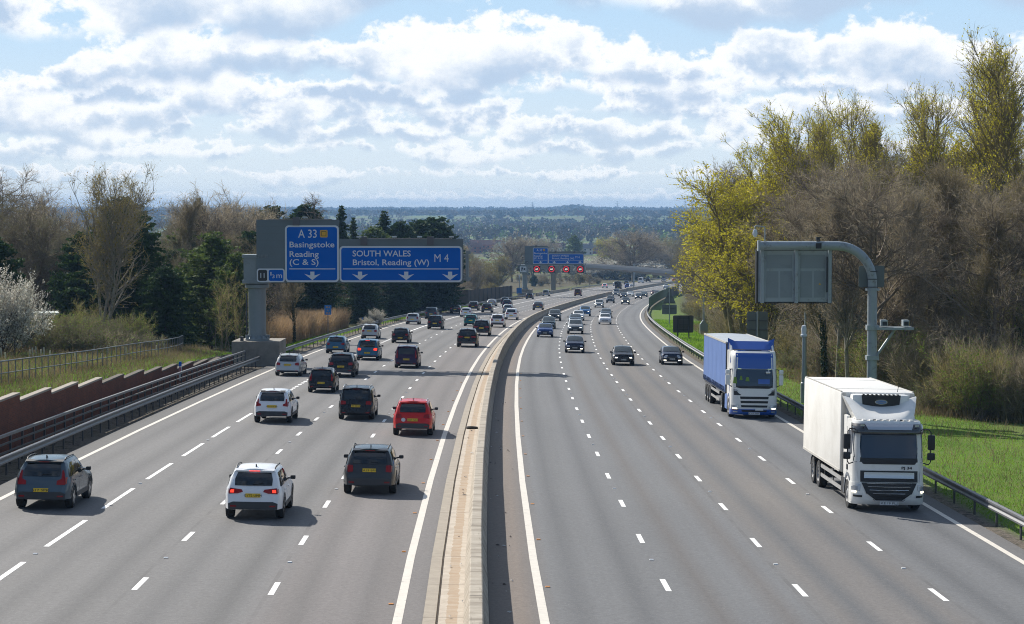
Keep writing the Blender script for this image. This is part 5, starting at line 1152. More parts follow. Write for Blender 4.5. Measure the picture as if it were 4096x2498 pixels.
def white_lorry():
    root = empty('box_lorry', 'white three-axle box lorry with refrigeration unit over its cab, nearest lorry, plate KE19 FLJ', 'lorry', None, RM(72.3, 12.72, .004, math.pi))
    def part(m, n, mt, sm=None, par=root): return m.build(n, mt, par, sm)
    F = Face(1.22, [(.40, -.06), (.55, 0), (1.0, .02), (1.25, -.02), (1.75, -.05), (2.75, -.24), (2.95, -.34), (3.08, -.48)], .30, .045)
    cab = part(F.shell(.95, 3.06, -1.95), 'cab', lw, 35)
    bumper = part(Face(1.24, [(.22, -.08), (.34, .04), (.60, .08), (1.0, .03)], .34).shell(.24, .99, -.75, 8), 'bumper', lw, 35)
    Fb = Face(1.24, [(.22, -.08), (.34, .04), (.60, .08), (1.0, .03)], .34)
    m = F.patch([(-.96, 1.83), (.96, 1.83), (.985, 2.2), (.97, 2.68), (-.97, 2.68), (-.985, 2.2)], .016); ws = part(m, 'windscreen', lglass, 40)
    m = F.patch([(-.98, 1.70), (-.7, 1.62), (.7, 1.62), (.98, 1.70), (.97, 1.86), (-.97, 1.86)], .013); m.build('scuttle', trim_b, cab, 40)
    Fv = Face(1.235, [(2.62, -.02), (2.70, .02), (2.85, -.04), (3.0, -.22)], .30, .04)
    m = Fv.shell(2.66, 2.98, -.75, 6); sv = part(m, 'sun_visor', mat('visor_black', (.02, .024, .03), .2, 0, .8, .6), 35)
    m = Fv.patch([(-.62, 2.80), (.62, 2.80), (.70, 3.0), (-.70, 3.0)], .03); m.build('visor_strip', silver_m, sv, 40)
    for sx in (-1, 1): m = MB(); m.box((sx * .93, -.03, 2.94), (.12, .05, .05)); m.build('marker_lamp', head_m, sv)
    # upper grille, chrome bar, slats
    g = F.patch([(-.80, 1.40), (-.80, 1.02), (.80, 1.02), (.80, 1.40)], .02); gr_ = part(g, 'grille', black, 40)
    m = F.patch([(-.70, 1.15), (.70, 1.15), (.70, 1.35), (-.70, 1.35)], .05); m.build('grille_bar', silver_m, gr_, 40)
    m = Fb.patch([(-.62, .62), (.62, .62), (.76, 1.0), (-.76, 1.0)], .03); m2 = Fb.patch([(-.36, .40), (.36, .40), (.64, .66), (-.64, .66)], .028); lg = part(m, 'lower_grille', black, 40); m2.build('lower_intake', black, lg, 40)
    for z, h_ in ((.97, .62), (.86, .58), (.745, .54), (.63, .44)):
        m = MB(); m.tube([Fb.at(t, z + .03 * abs(t) ** 2, .055) for t in np.linspace(-h_, h_, 9)], .014, 6); m.build('grille_slat', silver_m, lg, 60)
    for sx in (-1, 1):
        m = Fb.patch([(sx * .80, .72), (sx * .99, .66), (sx * 1.0, .84), (sx * .86, .94), (sx * .78, .93)], .018); hl = part(m, 'headlamp', head_m, 40)
        m = Fb.patch([(sx * .90, .65), (sx * .99, .65), (sx * .99, .71), (sx * .90, .71)], .03); m.build('daytime_lamp', head_on, hl)
        m = Fb.patch([(sx * .74, .50), (sx * .96, .50), (sx * .96, .57), (sx * .74, .57)], .02); part(m, 'fog_lamp', trim_b)
        m = F.patch([(sx * .86, 1.02), (sx * .90, 1.02), (sx * .93, 1.36), (sx * .88, 1.38)], .03); m.build('corner_vane', lw, cab)
        # doors: window, handle, steps and mirrors
        m = MB(); x = sx * 1.222; k = lambda z: x * (1 - .045 * max(0, (z - 1.6) / 1.6)) + sx * .008
        m.add([(k(1.95), -.42, 1.95), (k(1.75), -1.25, 1.75), (k(2.7), -1.25, 2.7), (k(2.7), -.50, 2.7)], [(0, 1, 2, 3)]); part(m, 'side_window', lglass)
        m = MB(); m.box2((x, -1.3, 1.0), (x + sx * .006, -1.28, 2.8)); m.box2((x, -1.27, 1.32), (x + sx * .03, -1.12, 1.50)); m.build('door_handle', trim_b, cab)
        m = MB(); m.tube([(sx * 1.16, -.25, 2.80), (sx * 1.35, -.12, 2.82), (sx * 1.42, -.08, 2.72), (sx * 1.42, -.08, 1.72), (sx * 1.36, -.12, 1.62), (sx * 1.20, -.2, 1.66)], .022, 6); ma = part(m, 'mirror_arm', trim_b, 60)
        m = MB(); m.rbox((sx * 1.44, -.10, 2.38), (.24, .15, .52), .05); m.build('mirror', trim_b, ma, 50); m = MB(); m.rbox((sx * 1.44, -.10, 1.90), (.26, .15, .25), .05); m.build('mirror', trim_b, ma, 50)
        m = MB(); m.grid([[(sx * (1.235 if q < 1 else 1.0), -1.10 + .66 * math.cos(a), .52 + .66 * math.sin(a)) for q in (0, 1)] for a in np.linspace(R(-5), R(185), 12)]); m.grid([[(sx * 1.236, -1.10 + r_ * math.cos(a), .52 + r_ * math.sin(a)) for r_ in (.60, .72)] for a in np.linspace(R(-5), R(185), 12)]); part(m, 'wheel_arch', mat('arch_grey', (.13, .15, .18), .5), 40)
        m = MB(); m.box2((sx * .98, -1.72, .42), (sx * 1.23, -2.35, .98)); part(m, 'fuel_tank', alu if sx < 0 else chassis)
        for z in (.46, .80): m = MB(); m.box2((sx * 1.19, -2.42, z), (sx * 1.23, -7.0, z + .13)); part(m, 'side_guard', alu)
        for y in (-2.45, -4.4, -6.3): m = MB(); m.box2((sx * 1.16, y, .40), (sx * 1.19, y - .06, 1.05)); part(m, 'guard_bracket', chassis)
        for y in (-1.10, -7.6, -8.95): lorry_wheel(root, sx * 1.08, y, .50, .30, y > -2)
        for y in (-7.6, -8.95): m = MB(); m.grid([[(sx * xx, y + .58 * math.cos(a), .50 + .58 * math.sin(a)) for xx in (.92, 1.24)] for a in np.linspace(R(15), R(165), 9)]); part(m, 'mudguard', chassis, 50)
        m = MB(); m.rbox((sx * 1.05, -9.25, 1.02), (.3, .30, .16), .03); part(m, 'rear_lamp', chassis)
    m = MB(); m.box2((-.45, -.3, .62), (.45, -9.9, .95)); m.box2((-.35, -1.5, .45), (.35, -3.5, .7)); m.box2((-1.0, -6.9, .42), (1.0, -7.0, .58)); m.box2((-1.0, -8.15, .42), (1.0, -8.25, .58)); m.box2((-1.05, -.4, .42), (1.05, -1.9, .92)); part(m, 'chassis', chassis)
    m = MB(); m.box2((-1.1, -9.9, .45), (1.1, -10.05, .60)); m.box((-.95, -10.2, .75), (.14, .5, .14)); m.box((-1.05, -10.0, .9), (.1, .4, .3)); m.tube([(-.7, -10.1, .7), (-1.15, -10.55, .75)], .05, 6); part(m, 'tail_lift', mat('tail_lift_rusty', (.10, .075, .05), .8, var=.4))
    # box body
    y0, y1, zb, zt, hw = -2.38, -11.1, 1.10, 3.92, 1.30
    m = MB(); m.rbox((0, (y0 + y1) / 2, (zb + zt) / 2), (2 * hw, y0 - y1, zt - zb), .075); bx = part(m, 'box_body', lwb, 50)
    m = MB()
    for sx in (-1, 1): m.box2((sx * (hw - .075), y0 - .12, zt + .002), (sx * (hw - .015), y1 + .12, zt + .022)); m.box2((sx * (hw + .002), y0 - .06, zb + .01), (sx * (hw + .014), y1 + .06, zb + .09))
    m.box2((-hw + .05, y0 + .003, zb + .05), (-hw + .17, y0 + .03, zt - .03)); m.box2((hw - .17, y0 + .003, zb + .05), (hw - .05, y0 + .03, zt - .03)); m.build('corner_trim', mat('trim_white', (.52, .50, .46), .5), bx)
    for k in (1, 4): y = y0 + (y1 - y0) * k / 5; m = MB(); m.box2((-hw + .1, y - .012, zt + .001), (hw - .1, y + .012, zt + .008)); m.build('roof_seam', mat('trim_white'), bx)
    m = MB(); m.tube([(-.75, y0 - .35, zt), (-.78, y0 - .30, zt + .25)], .012, 5); m.build('aerial', trim_b, bx)
    # refrigeration unit on the bulkhead
    m = MB(); m.rbox((0, y0 + .30, 3.50), (2.0, .58, .74), .10); ru = part(m, 'refrigeration_unit', lw, 50)
    m = MB(); m.prism([(-.68, 3.86), (.68, 3.86), (.60, 3.20), (-.60, 3.20)], 'Y', y0 + .60, y0 + .64); m.build('unit_grille', black, ru)
    m = MB(); m.add([(.22 * math.cos(a), y0 + .655, 3.62 + .085 * math.sin(a)) for a in np.linspace(0, 2 * math.pi, 25)[:-1]], [tuple(range(24))]); b_ = m.build('oval_badge', silver_m, ru)
    m = MB(); m.add([(.185 * math.cos(a), y0 + .659, 3.62 + .062 * math.sin(a)) for a in np.linspace(0, 2 * math.pi, 25)[:-1]], [tuple(range(24))]); m.build('badge_field', logo_b, b_)
    facing_text('badge_lettering', 'Carrier', -.14, .14, 3.595, .05, y0 + .662, silver_m, b_)
    for k in range(9): m = MB(); m.box((-.6 + k * .15, y0 + .5, 3.875), (.06, .22, .02)); m.build('vent_slot', black, ru)
    # wind deflector: flared collar that wraps under the unit
    m = MB(); rows = []
    for v in np.linspace(0, 1, 9):
        z = 3.07 + .60 * v; row = []
        for t in np.linspace(-1, 1, 17):
            a = abs(t); wide = (.98 + .30 * v) ; yf = -.62 - 1.15 * v ** 1.2 - .35 * a ** 3 * (1 - .3 * v); dip = -.20 * max(0, 1 - (a / .78) ** 2) * v + .30 * max(0, a - .55) * v
            row.append((t * wide, max(y0 + .02, yf), z + dip))
        rows.append(row)
    m.grid(rows); back = [[p, (p[0] * .97, y0 + .05, p[2] - .03)] for p in rows[-1]]; m.grid(back)
    for sgn, idx in ((-1, 0), (1, -1)): m.grid([[r_[idx], (r_[idx][0], y0 + .05, r_[idx][2])] for r_ in rows])
    part(m, 'wind_deflector', lw, 50)
    m = MB(); m.box2((-.55, -.66, 3.065), (.55, -1.6, 3.10)); part(m, 'roof_hatch', trim_b)
    for k in range(8): m = MB(); m.box2((-.9 + k * .23, -.52, 3.062), (-.78 + k * .23, -.78, 3.10)); m.build('roof_rib', lw, cab)
    for sx in (-1, 1): m = MB(); m.rbox((sx * 1.13, -2.0, 2.1), (.12, .62, 2.1), .05); part(m, 'side_fairing', lw, 50)
    m = MB(); m.prism([(-.32, .25), (.32, .25), (.32, .37), (-.32, .37)], 'Y', .12, .135); pl = part(m, 'number_plate', plate_w); facing_text('plate_lettering', 'KE19 FLJ', -.28, .28, .275, .075, .138, black, pl)
    facing_text('fleet_number', 'PJ 34', -.78, -.42, 1.465, .085, .01, black, cab, .004)
    m = MB(); m.tube([(-.55, .12, .44), (-.48, .13, .39), (.48, .13, .39), (.55, .12, .44)], .016, 6); part(m, 'bumper_trim', silver_m)
    driver(root, .0, -.75)
def driver(root, _, y):
    # seen through the windscreen only as tints on the glass; steering wheel stands behind it
    m = MB(); m.tube([(-.55 + .22 * math.cos(a), y + .1, 1.98 + .2 * math.sin(a)) for a in np.linspace(0, 2 * math.pi, 17)], .02, 6, cap=False); m.build('steering_wheel', trim_b, root)
white_lorry()
def blue_lorry():
    root = empty('curtain_lorry', 'blue and white articulated lorry with a blue curtain-sided trailer, plate KY19 FWF', 'lorry', None, RM(113.2, 12.97, .004, math.pi))
    def part(m, n, mt, sm=None, par=root): return m.build(n, mt, par, sm)
    F = Face(1.23, [(.30, -.05), (.45, .02), (1.0, .03), (1.6, .0), (1.95, -.03), (2.9, -.16), (3.25, -.22), (3.48, -.42), (3.56, -.62)], .34, .04)
    cab = part(F.shell(.50, 3.55, -2.2), 'cab', lw, 35)
    lo = Face(1.245, [(.18, -.06), (.28, .06), (.46, .09), (.72, .07)], .36); part(lo.shell(.20, .50, -.8, 7), 'bumper', lblue, 35)
    m = F.patch([(-.97, 1.74), (.97, 1.74), (.985, 2.2), (.965, 2.62), (-.965, 2.62), (-.985, 2.2)], .016); ws = part(m, 'windscreen', lglass, 40)
    m = F.patch([(-.97, 1.66), (-.6, 1.60), (.6, 1.60), (.97, 1.66), (.97, 1.77), (-.97, 1.77)], .013); m.build('scuttle', trim_b, cab, 40)
    m = F.patch([(-.84, 2.64), (.84, 2.64), (.84, 3.46), (-.84, 3.46)], .014); rp = part(m, 'roof_panel', lblue, 40)
    m = MB(); m.box2((-.86, -.62, 3.552), (.86, -1.5, 3.575)); m.build('roof_panel_top', lblue, rp); m = MB(); m.box2((-.42, -.72, 3.576), (.42, -1.2, 3.61)); m.build('roof_hatch', mat('hatch_glass', (.05, .06, .07), .2), rp)
    for sx in (-1, 1): m = MB(); m.box((sx * .78, -.13, 2.64), (.16, .02, .025)); m.build('marker_lamp', mat('marker_green', (.4, .5, .3), .3, emit=(.8, 1., .5), es=.8), ws)
    m = F.patch([(-.16, 1.84), (-.66, 1.84), (-.66, 2.10), (-.16, 2.10)], .022); m.build('cab_sign', lblue, ws)
    for x0, x1, z0, z1 in ((.76, .93, 1.86, 2.20), (.52, .66, 2.04, 2.26), (.22, .40, 1.98, 2.20)): m = F.patch([(x0, z0), (x1, z0), (x1 - .04, z1), (x0 + .03, z1)], .019); m.build('hi_vis_vest', mat('hi_vis_yellow', (.16, .28, .03), .6), ws)
    m = MB(); m.rbox((-.70, .04, 2.46), (.24, .12, .10), .03); m.tube([(-.75, -.06, 2.66), (-.74, .04, 2.50)], .02, 6); part(m, 'kerb_mirror', lw)
    for z0, z1, a, b in ((1.04, 1.17, .60, .62), (.82, .94, .58, .60), (.60, .71, .55, .58)):
        m = F.patch([(-a, z0), (a, z0), (b, z1), (-b, z1)], .015); part(m, 'grille_slot', black, 40)
    m = lo.patch([(-.50, .36), (.50, .36), (.56, .46), (-.56, .46)], .014); part(m, 'grille_slot', black, 40)
    m = lo.patch([(-.04, .44), (-.38, .44), (-.38, .57), (-.04, .57)], .03); part(m, 'plain_plate', lw)
    for sx in (-1, 1):
        m = F.patch([(sx * .58, 1.24), (sx * .88, 1.24), (sx * .89, 1.56), (sx * .84, 1.56), (sx * .68, 1.34), (sx * .58, 1.27)], .016); st = part(m, 'upper_lamp_recess', black, 40); m = F.patch([(sx * .70, 1.44), (sx * .88, 1.47), (sx * .88, 1.55), (sx * .76, 1.54)], .026); m.build('upper_lamp', head_m, st)
        m = lo.patch([(sx * .66, .50), (sx * .98, .50), (sx * .98, .72), (sx * .68, .73)], .018); hl = part(m, 'headlamp', head_m, 40); m = lo.patch([(sx * .74, .51), (sx * .92, .51), (sx * .92, .57), (sx * .74, .57)], .03); m.build('daytime_lamp', head_on, hl); m = lo.patch([(sx * .70, .46), (sx * .95, .46), (sx * .95, .49), (sx * .70, .49)], .02); m.build('indicator', mat('indicator_dull', (.25, .10, .04), .4), hl)
        m = lo.patch([(sx * .72, .33), (sx * .90, .33), (sx * .90, .40), (sx * .72, .40)], .02); part(m, 'fog_lamp', head_m)
        x = sx * 1.235; k = lambda z: x * (1 - .04 * max(0, (z - 1.6) / 1.6)) + sx * .008
        m = MB(); m.add([(k(1.85), -.45, 1.85), (k(1.7), -1.25, 1.7), (k(2.6), -1.25, 2.6), (k(2.6), -.5, 2.6)], [(0, 1, 2, 3)]); part(m, 'side_window', lglass)
        m = MB(); m.add([(k(1.3), -.75, 1.3), (k(1.9), -.60, 1.9), (k(2.85), -.62, 2.95), (k(3.4), -1.3, 3.3), (k(2.95), -1.2, 2.9), (k(1.3), -1.0, 1.9)], [(0, 1, 5), (2, 3, 4)]); m.build('side_stripe', lblue, cab)
        m = MB(); m.tube([(sx * 1.18, -.22, 2.62), (sx * 1.38, -.10, 2.55)], .025, 6); m.tube([(sx * 1.2, -.2, 1.68), (sx * 1.38, -.10, 1.80)], .025, 6); ma = part(m, 'mirror_arm', trim_b)
        m = MB(); m.rbox((sx * 1.42, -.10, 2.05), (.23, .17, .55), .05); m.build('mirror', lw, ma, 50); m = MB(); m.rbox((sx * 1.42, -.10, 2.47), (.23, .17, .24), .05); m.build('mirror', lw, ma, 50)
        m = MB(); m.grid([[(sx * 1.242, -1.35 + r_ * math.cos(a), .52 + r_ * math.sin(a)) for r_ in (.60, .74)] for a in np.linspace(R(0), R(180), 12)]); part(m, 'wheel_arch', lblue, 40)
        m = MB(); m.box2((sx * 1.0, -2.1, .35), (sx * 1.24, -3.2, 1.15)); part(m, 'side_skirt', curt)
        for y in (-1.35, -5.1): lorry_wheel(root, sx * 1.08, y, .51, .32, y > -2)
        m = MB(); m.grid([[(sx * xx, -5.1 + .62 * math.cos(a), .50 + .62 * math.sin(a)) for xx in (.9, 1.22)] for a in np.linspace(R(10), R(170), 9)]); part(m, 'mudguard', chassis, 50)
        for y in (-11.8, -13.1, -14.4): lorry_wheel(root, sx * 1.08, y, .50, .34)
        for z in (.50, .88): m = MB(); m.box2((sx * 1.20, -6.4, z), (sx * 1.24, -11.1, z + .13)); part(m, 'side_guard', alu)
        m = MB(); m.box2((sx * 1.0, -11.1, 1.0), (sx * 1.22, -15.2, 1.22)); part(m, 'mudwing', mat('mudwing_grey', (.10, .10, .105), .6))
        # curtain with its lower straps
        m = MB(); n_ = 46; G = []
        for i in range(n_ + 1):
            y = -2.75 - (12.8) * i / n_; b = .018 * math.sin(i * 2.1) + .010 * math.sin(i * .7); G.append([(sx * (1.272 + (b if 1.35 < z < 3.8 else 0)), y, z) for z in (1.22, 1.45, 2.2, 3.0, 3.7, 3.92)])
        m.grid(G); part(m, 'curtain', curt, 60)
        for i in range(24):
            y = -3.0 - i * .54; m = MB(); m.tube([(sx * 1.285, y, 1.50), (sx * 1.30, y - .03, 1.34), (sx * 1.27, y - .09, 1.20)], .022, 5); part(m, 'curtain_strap', mat('strap_dark', (.04, .05, .09), .7))
    m = MB(); m.box2((-.45, -.4, .55), (.45, -6.0, .9)); m.box2((-.4, -4.5, .95), (.4, -15.5, 1.2)); m.box2((-1.0, -5.05, .45), (1.0, -5.15, .58)); m.box2((-1.1, -.4, .40), (1.1, -2.1, .9))
    for y in (-11.8, -13.1, -14.4): m.box2((-1.0, y - .05, .45), (1.0, y + .05, .55))
    part(m, 'chassis', chassis)
    m = MB(); m.box2((-1.265, -2.74, 1.20), (1.265, -2.80, 3.93)); m.box2((-1.265, -15.52, 1.20), (1.265, -15.60, 3.93)); m.box2((-1.26, -2.8, 1.13), (1.26, -15.55, 1.215)); tb = part(m, 'trailer_frame', mat('trailer_frame_dark', (.05, .055, .07), .6))
    m = MB(); G = []
    for i in range(18): y = -2.74 - 12.85 * i / 17; G.append([(x, y, 3.93 + .05 * (1 - (x / 1.27) ** 2) + .015 * math.sin(i * 1.7)) for x in (-1.28, -.9, -.4, 0, .4, .9, 1.28)])
    m.grid(G); m.build('trailer_roof', tgrey, tb, 60)
    for sx in (-1, 1): m = MB(); m.box2((sx * 1.24, -2.72, 3.86), (sx * 1.30, -15.6, 3.96)); m.build('roof_rail', mat('cant_rail', (.50, .48, .43), .5), tb)
    # blue roof deflector with upswept ears
    m = MB(); G = []
    for v in np.linspace(0, 1, 7):
        row = []
        for t in np.linspace(-1, 1, 15):
            a = abs(t); ear = max(0, a - .72) / .28; row.append((t * (1.08 + .17 * v), -1.35 - .55 * v - .25 * ear * (1 - v) * 1.0, 3.62 + .42 * v + .16 * ear * v))
        G.append(row)
    m.grid(G); rr_ = G[-1]; m.grid([[p, (p[0], p[1] - .12, p[2] - .02)] for p in rr_]); m.grid([[(p[0], p[1] - .12, p[2] - .02), (p[0], p[1] - .1, 3.58)] for p in rr_]); part(m, 'roof_deflector', lblue, 35)
    for sx in (-1, 1):
        m = MB(); m.prism([(-1.35, 3.56), (-2.2, 3.56), (-2.2, 4.0), (-1.9, 3.98)], 'X', sx * 1.06, sx * 1.16); part(m, 'deflector_side', lw)
        m = MB(); m.rbox((sx * 1.16, -2.3, 2.3), (.1, .5, 2.5), .04); part(m, 'side_fairing', lw, 50)
    m = MB(); m.prism([(-.30, .22), (.30, .22), (.30, .34), (-.30, .34)], 'Y', .115, .13); pl = part(m, 'number_plate', plate_w); facing_text('plate_lettering', 'KY19 FWF', -.26, .26, .245, .075, .133, black, pl)
blue_lorry()
# ---------------------------------------------------------------- vegetation
bark = mat('bark_brown', (.19, .15, .105), .9, var=.35, vscale=6.); bark_g = mat('bark_grey', (.26, .23, .185), .9, var=.35, vscale=5., dirt=(.09, .10, .04), dscale=2.); bark_d = mat('bark_dark', (.08, .062, .047), .9, var=.3, vscale=6.)
bark_y = mat('bark_lichen', (.20, .165, .075), .9, var=.4, vscale=5.)
def leafmat(name, c1, c2, tr=.35, rough=.75):
    h = nodemat(name, rough, .2); t = h.t; at = h.node('ShaderNodeAttribute', attribute_name='tone').outputs['Fac']
    c = h.mix(at, c1, c2); t.links.new(c, h.b.inputs['Base Color'])
    if tr > 0:
        tl = h.node('ShaderNodeBsdfTranslucent'); t.links.new(c, tl.inputs[0]); ms = h.node('ShaderNodeMixShader'); ms.inputs[0].default_value = tr
        t.links.new(h.b.outputs[0], ms.inputs[1]); t.links.new(tl.outputs[0], ms.inputs[2]); t.links.new(ms.outputs[0], t.nodes['Material Output'].inputs[0])
    return h.m
tw_brown = leafmat('twigs_brown', (.215, .18, .12), (.41, .35, .25), .4); tw_grey = leafmat('twigs_grey', (.27, .23, .155), (.47, .40, .28), .4); tw_red = leafmat('twigs_russet', (.125, .115, .06), (.26, .235, .13), .3)
tw_olive = leafmat('twigs_olive', (.22, .19, .075), (.42, .36, .15), .4)
lf_yellow = leafmat('catkins_yellow', (.42, .38, .02), (.72, .66, .05), .5); lf_bud = leafmat('buds_ochre', (.20, .15, .03), (.33, .26, .06)); lf_green = leafmat('leaves_fresh', (.09, .17, .018), (.26, .38, .05)); lf_dark = leafmat('needles_dark', (.022, .048, .015), (.07, .115, .035), .2)
lf_mid = leafmat('needles_mid', (.06, .095, .022), (.15, .20, .05), .3); lf_blos = leafmat('blossom_white', (.50, .48, .40), (.82, .80, .72)); lf_ivy = leafmat('ivy_leaves', (.012, .03, .008), (.04, .07, .02), .1, .4); lf_willow = leafmat('willow_yellow', (.16, .15, .03), (.28, .24, .06))
reedm = leafmat('reeds_tan', (.30, .20, .11), (.55, .39, .22), .3); grassm = leafmat('grass_blades', (.085, .19, .010), (.25, .41, .04), .5); drym = leafmat('dry_stalks', (.13, .095, .05), (.30, .23, .13), .3)
def unit(a): return a / np.maximum(np.linalg.norm(a, axis=-1, keepdims=True), 1e-9)
def perp(r, d):
    a = r.normal(size=d.shape); a -= d * (a * d).sum(-1, keepdims=True); return unit(a)
def branch_level(r, par, rad, n, t0, t1, ang, aj, ln, lj, taper_t, m, wob, up, rr, bias=1.0):
    """n children on parents par (k, mp, 3); returns polylines (n, m, 3) and base radii"""
    k, mp, _ = par.shape; pi = r.integers(0, k, n) if n != k else np.arange(k)
    t = t0 + (t1 - t0) * r.random(n) ** bias; ft = t * (mp - 1); i0 = np.minimum(ft.astype(int), mp - 2); f = (ft - i0)[:, None]
    p = par[pi, i0] * (1 - f) + par[pi, i0 + 1] * f; d = unit(par[pi, i0 + 1] - par[pi, i0]); q = perp(r, d); a = np.radians(ang + aj * r.normal(size=n))[:, None]
    dr = unit(d * np.cos(a) + q * np.sin(a)); L_ = ln * (1 + lj * r.normal(size=n)).clip(.35, 2) * (1 - taper_t * t); rb = np.minimum(rr, rad[pi] * (1 - .75 * t) * .75)
    out = [p]; st = (L_ / (m - 1))[:, None]
    for s_ in range(m - 1):
        dr = unit(dr + wob * r.normal(size=dr.shape) + np.array([0, 0, up])); out.append(out[-1] + dr * st)
    return np.stack(out, 1), rb, t
def tubes(polys, rad, sides, tip=.25):
    n, m, _ = polys.shape
    if n == 0: return np.zeros((0, 3)), np.zeros((0, 4), int)
    d = unit(np.gradient(polys, axis=1)); ref = np.where(np.abs(d[..., 2:3]) < .9, np.array([0, 0, 1.]), np.array([1., 0, 0])); a = unit(np.cross(d, ref)); b = np.cross(d, a)
    rr = rad[:, None] * np.linspace(1, tip, m)[None]; q = np.arange(sides) * 2 * np.pi / sides
    V = polys[:, :, None] + rr[..., None, None] * (a[:, :, None] * np.cos(q)[:, None] + b[:, :, None] * np.sin(q)[:, None])
    idx = np.arange(n * m * sides).reshape(n, m, sides); nx = np.roll(idx, -1, 2)
    F = np.stack([idx[:, :-1], nx[:, :-1], nx[:, 1:], idx[:, 1:]], -1).reshape(-1, 4); return V.reshape(-1, 3), F
def ribbons(r, polys, w0, w1):
    """flat tapering strips, turned at random"""
    n, m, _ = polys.shape; d = unit(polys[:, -1] - polys[:, 0]); q = perp(r, d); ww = np.linspace(w0, w1, m)
    V = np.stack([polys + q[:, None] * ww[None, :, None] * .5, polys - q[:, None] * ww[None, :, None] * .5], 2)
    idx = np.arange(n * m * 2).reshape(n, m, 2); F = np.stack([idx[:, :-1, 0], idx[:, :-1, 1], idx[:, 1:, 1], idx[:, 1:, 0]], -1).reshape(-1, 4); return V.reshape(-1, 3), F
def leaves(r, P_, size, sj=.4, flat=None):
    n = len(P_); d = unit(r.normal(size=(n, 3))) if flat is None else unit(flat + .5 * r.normal(size=(n, 3))); q = perp(r, d); b = np.cross(d, q); s = size * (1 + sj * r.normal(size=n)).clip(.4, 2)[:, None]
    V = np.stack([P_ + q * s, P_ + b * s * .6, P_ - q * s, P_ - b * s * .6], 1); return V.reshape(-1, 3), np.arange(n * 4).reshape(-1, 4)
def fastmesh(name, sets, mats_):
    """sets: [(V, F, material index, tone per face or None)]"""
    V = np.concatenate([s[0] for s in sets]); o = 0; Fs = []; mi = []; tn = []; r = np.random.default_rng(1)
    for v, f, k, tone in sets: Fs.append(f + o); o += len(v); mi.append(np.full(len(f), k)); tn.append(r.random(len(f)) if tone is None else tone)
    F = np.concatenate(Fs); mi = np.concatenate(mi); tn = np.concatenate(tn); me = bpy.data.meshes.new(name); nf = len(F)
    me.vertices.add(len(V)); me.vertices.foreach_set('co', V.astype(np.float32).ravel()); me.loops.add(nf * 4); me.loops.foreach_set('vertex_index', F.astype(np.int32).ravel())
    me.polygons.add(nf); me.polygons.foreach_set('loop_start', (np.arange(nf) * 4).astype(np.int32)); me.polygons.foreach_set('material_index', mi.astype(np.int32))
    for q in mats_: me.materials.append(q)
    a = me.attributes.new('tone', 'FLOAT', 'FACE'); a.data.foreach_set('value', tn.astype(np.float32)); me.update(calc_edges=True); return me
def tree_proto(seed, H=15., trunk_r=.22, lean=.03, stems=1, limbs=26, l_t0=.3, l_ang=50, l_len=5.5, l_up=.06, subs=220, s_len=2.2, s_ang=42, s_up=.04, brs=1600, b_len=1.0, twigs=9000, t_len=.55, tw_w=.016,
               leaf_n=0, leaf_s=.05, taper=.55, mats_=(None, None, None), crown_t0=0., leaf_t0=0., wob=.10, spread=.0, ivy=0, b_ang=45):
    r = np.random.default_rng(seed)
    base = np.zeros((stems, 3)); base[:, :2] = r.normal(size=(stems, 2)) * .35 * (stems > 1); d = unit(np.stack([r.normal(size=stems) * (lean + spread), r.normal(size=stems) * (lean + spread), np.ones(stems)], -1))
    m = 10; pl = [base]; 
    for i in range(m - 1): d = unit(d + .05 * r.normal(size=d.shape) * (1 if i > 1 else .3) + np.array([0, 0, .06])); pl.append(pl[-1] + d * (H * (1 - .12 * r.random((stems, 1))) / (m - 1)))
    tr = np.stack(pl, 1); trr = np.full(stems, trunk_r) * (1 - .2 * r.random(stems))
    A, Ar, _ = branch_level(r, tr, trr * 1.0, limbs, l_t0, .97, l_ang, 9, l_len, .2, taper, 7, wob, l_up, trunk_r * .5, .9)
    B, Br, _ = branch_level(r, np.concatenate([A]), Ar, subs, .15, 1., s_ang, 12, s_len, .25, .35, 5, wob * 1.3, s_up, .05)
    C_, Cr, _ = branch_level(r, B, Br, brs, .1, 1., b_ang, 14, b_len, .3, .2, 4, wob * 1.5, s_up, .02)
    T, _, _ = branch_level(r, C_, Cr, twigs, .1, 1., 38, 15, t_len, .35, .1, 2, wob, s_up, .01)
    # top leader twigs
    T2, _, _ = branch_level(r, tr, trr, max(10, limbs), .75, 1., 25, 10, s_len * .7, .3, .2, 4, wob, .08, .02)
    s1 = [(*tubes(tr, trr, 8, .12), 0, None), (*tubes(A, Ar.clip(.03), 5, .25), 0, None)]
    s2 = [(*tubes(B, Br.clip(.022), 4, .35), 0, None), (*tubes(C_, Cr.clip(.011), 3, .5), 0, None), (*tubes(T2, np.full(len(T2), .018), 3, .4), 0, None), (*ribbons(r, T, tw_w, tw_w * .4), 1, None)]
    if leaf_n:
        k = r.integers(0, len(T), leaf_n); f = r.random((leaf_n, 1)); p = T[k, 0] * (1 - f) + T[k, 1] * f; p = p[p[:, 2] > leaf_t0 * H] + 0; s2.append((*leaves(r, p, leaf_s), 2, None))
    me1 = fastmesh('trunk', s1, [mats_[0]]); me2 = fastmesh('crown', s2, [mats_[0], mats_[1], mats_[2] or mats_[1]]); pr = [('trunk', me1), ('crown', me2)]
    if ivy:
        k = r.random(ivy) ** 1.4 * .55; i0 = (k * 9).astype(int); f = (k * 9 - i0)[:, None]; p = tr[0, i0] * (1 - f) + tr[0, i0 + 1] * f; p = p + unit(r.normal(size=p.shape)) * (trunk_r + .12)
        pr.append(('ivy', fastmesh('ivy', [(*leaves(r, p, .11), 0, None)], [lf_ivy])))
    return pr
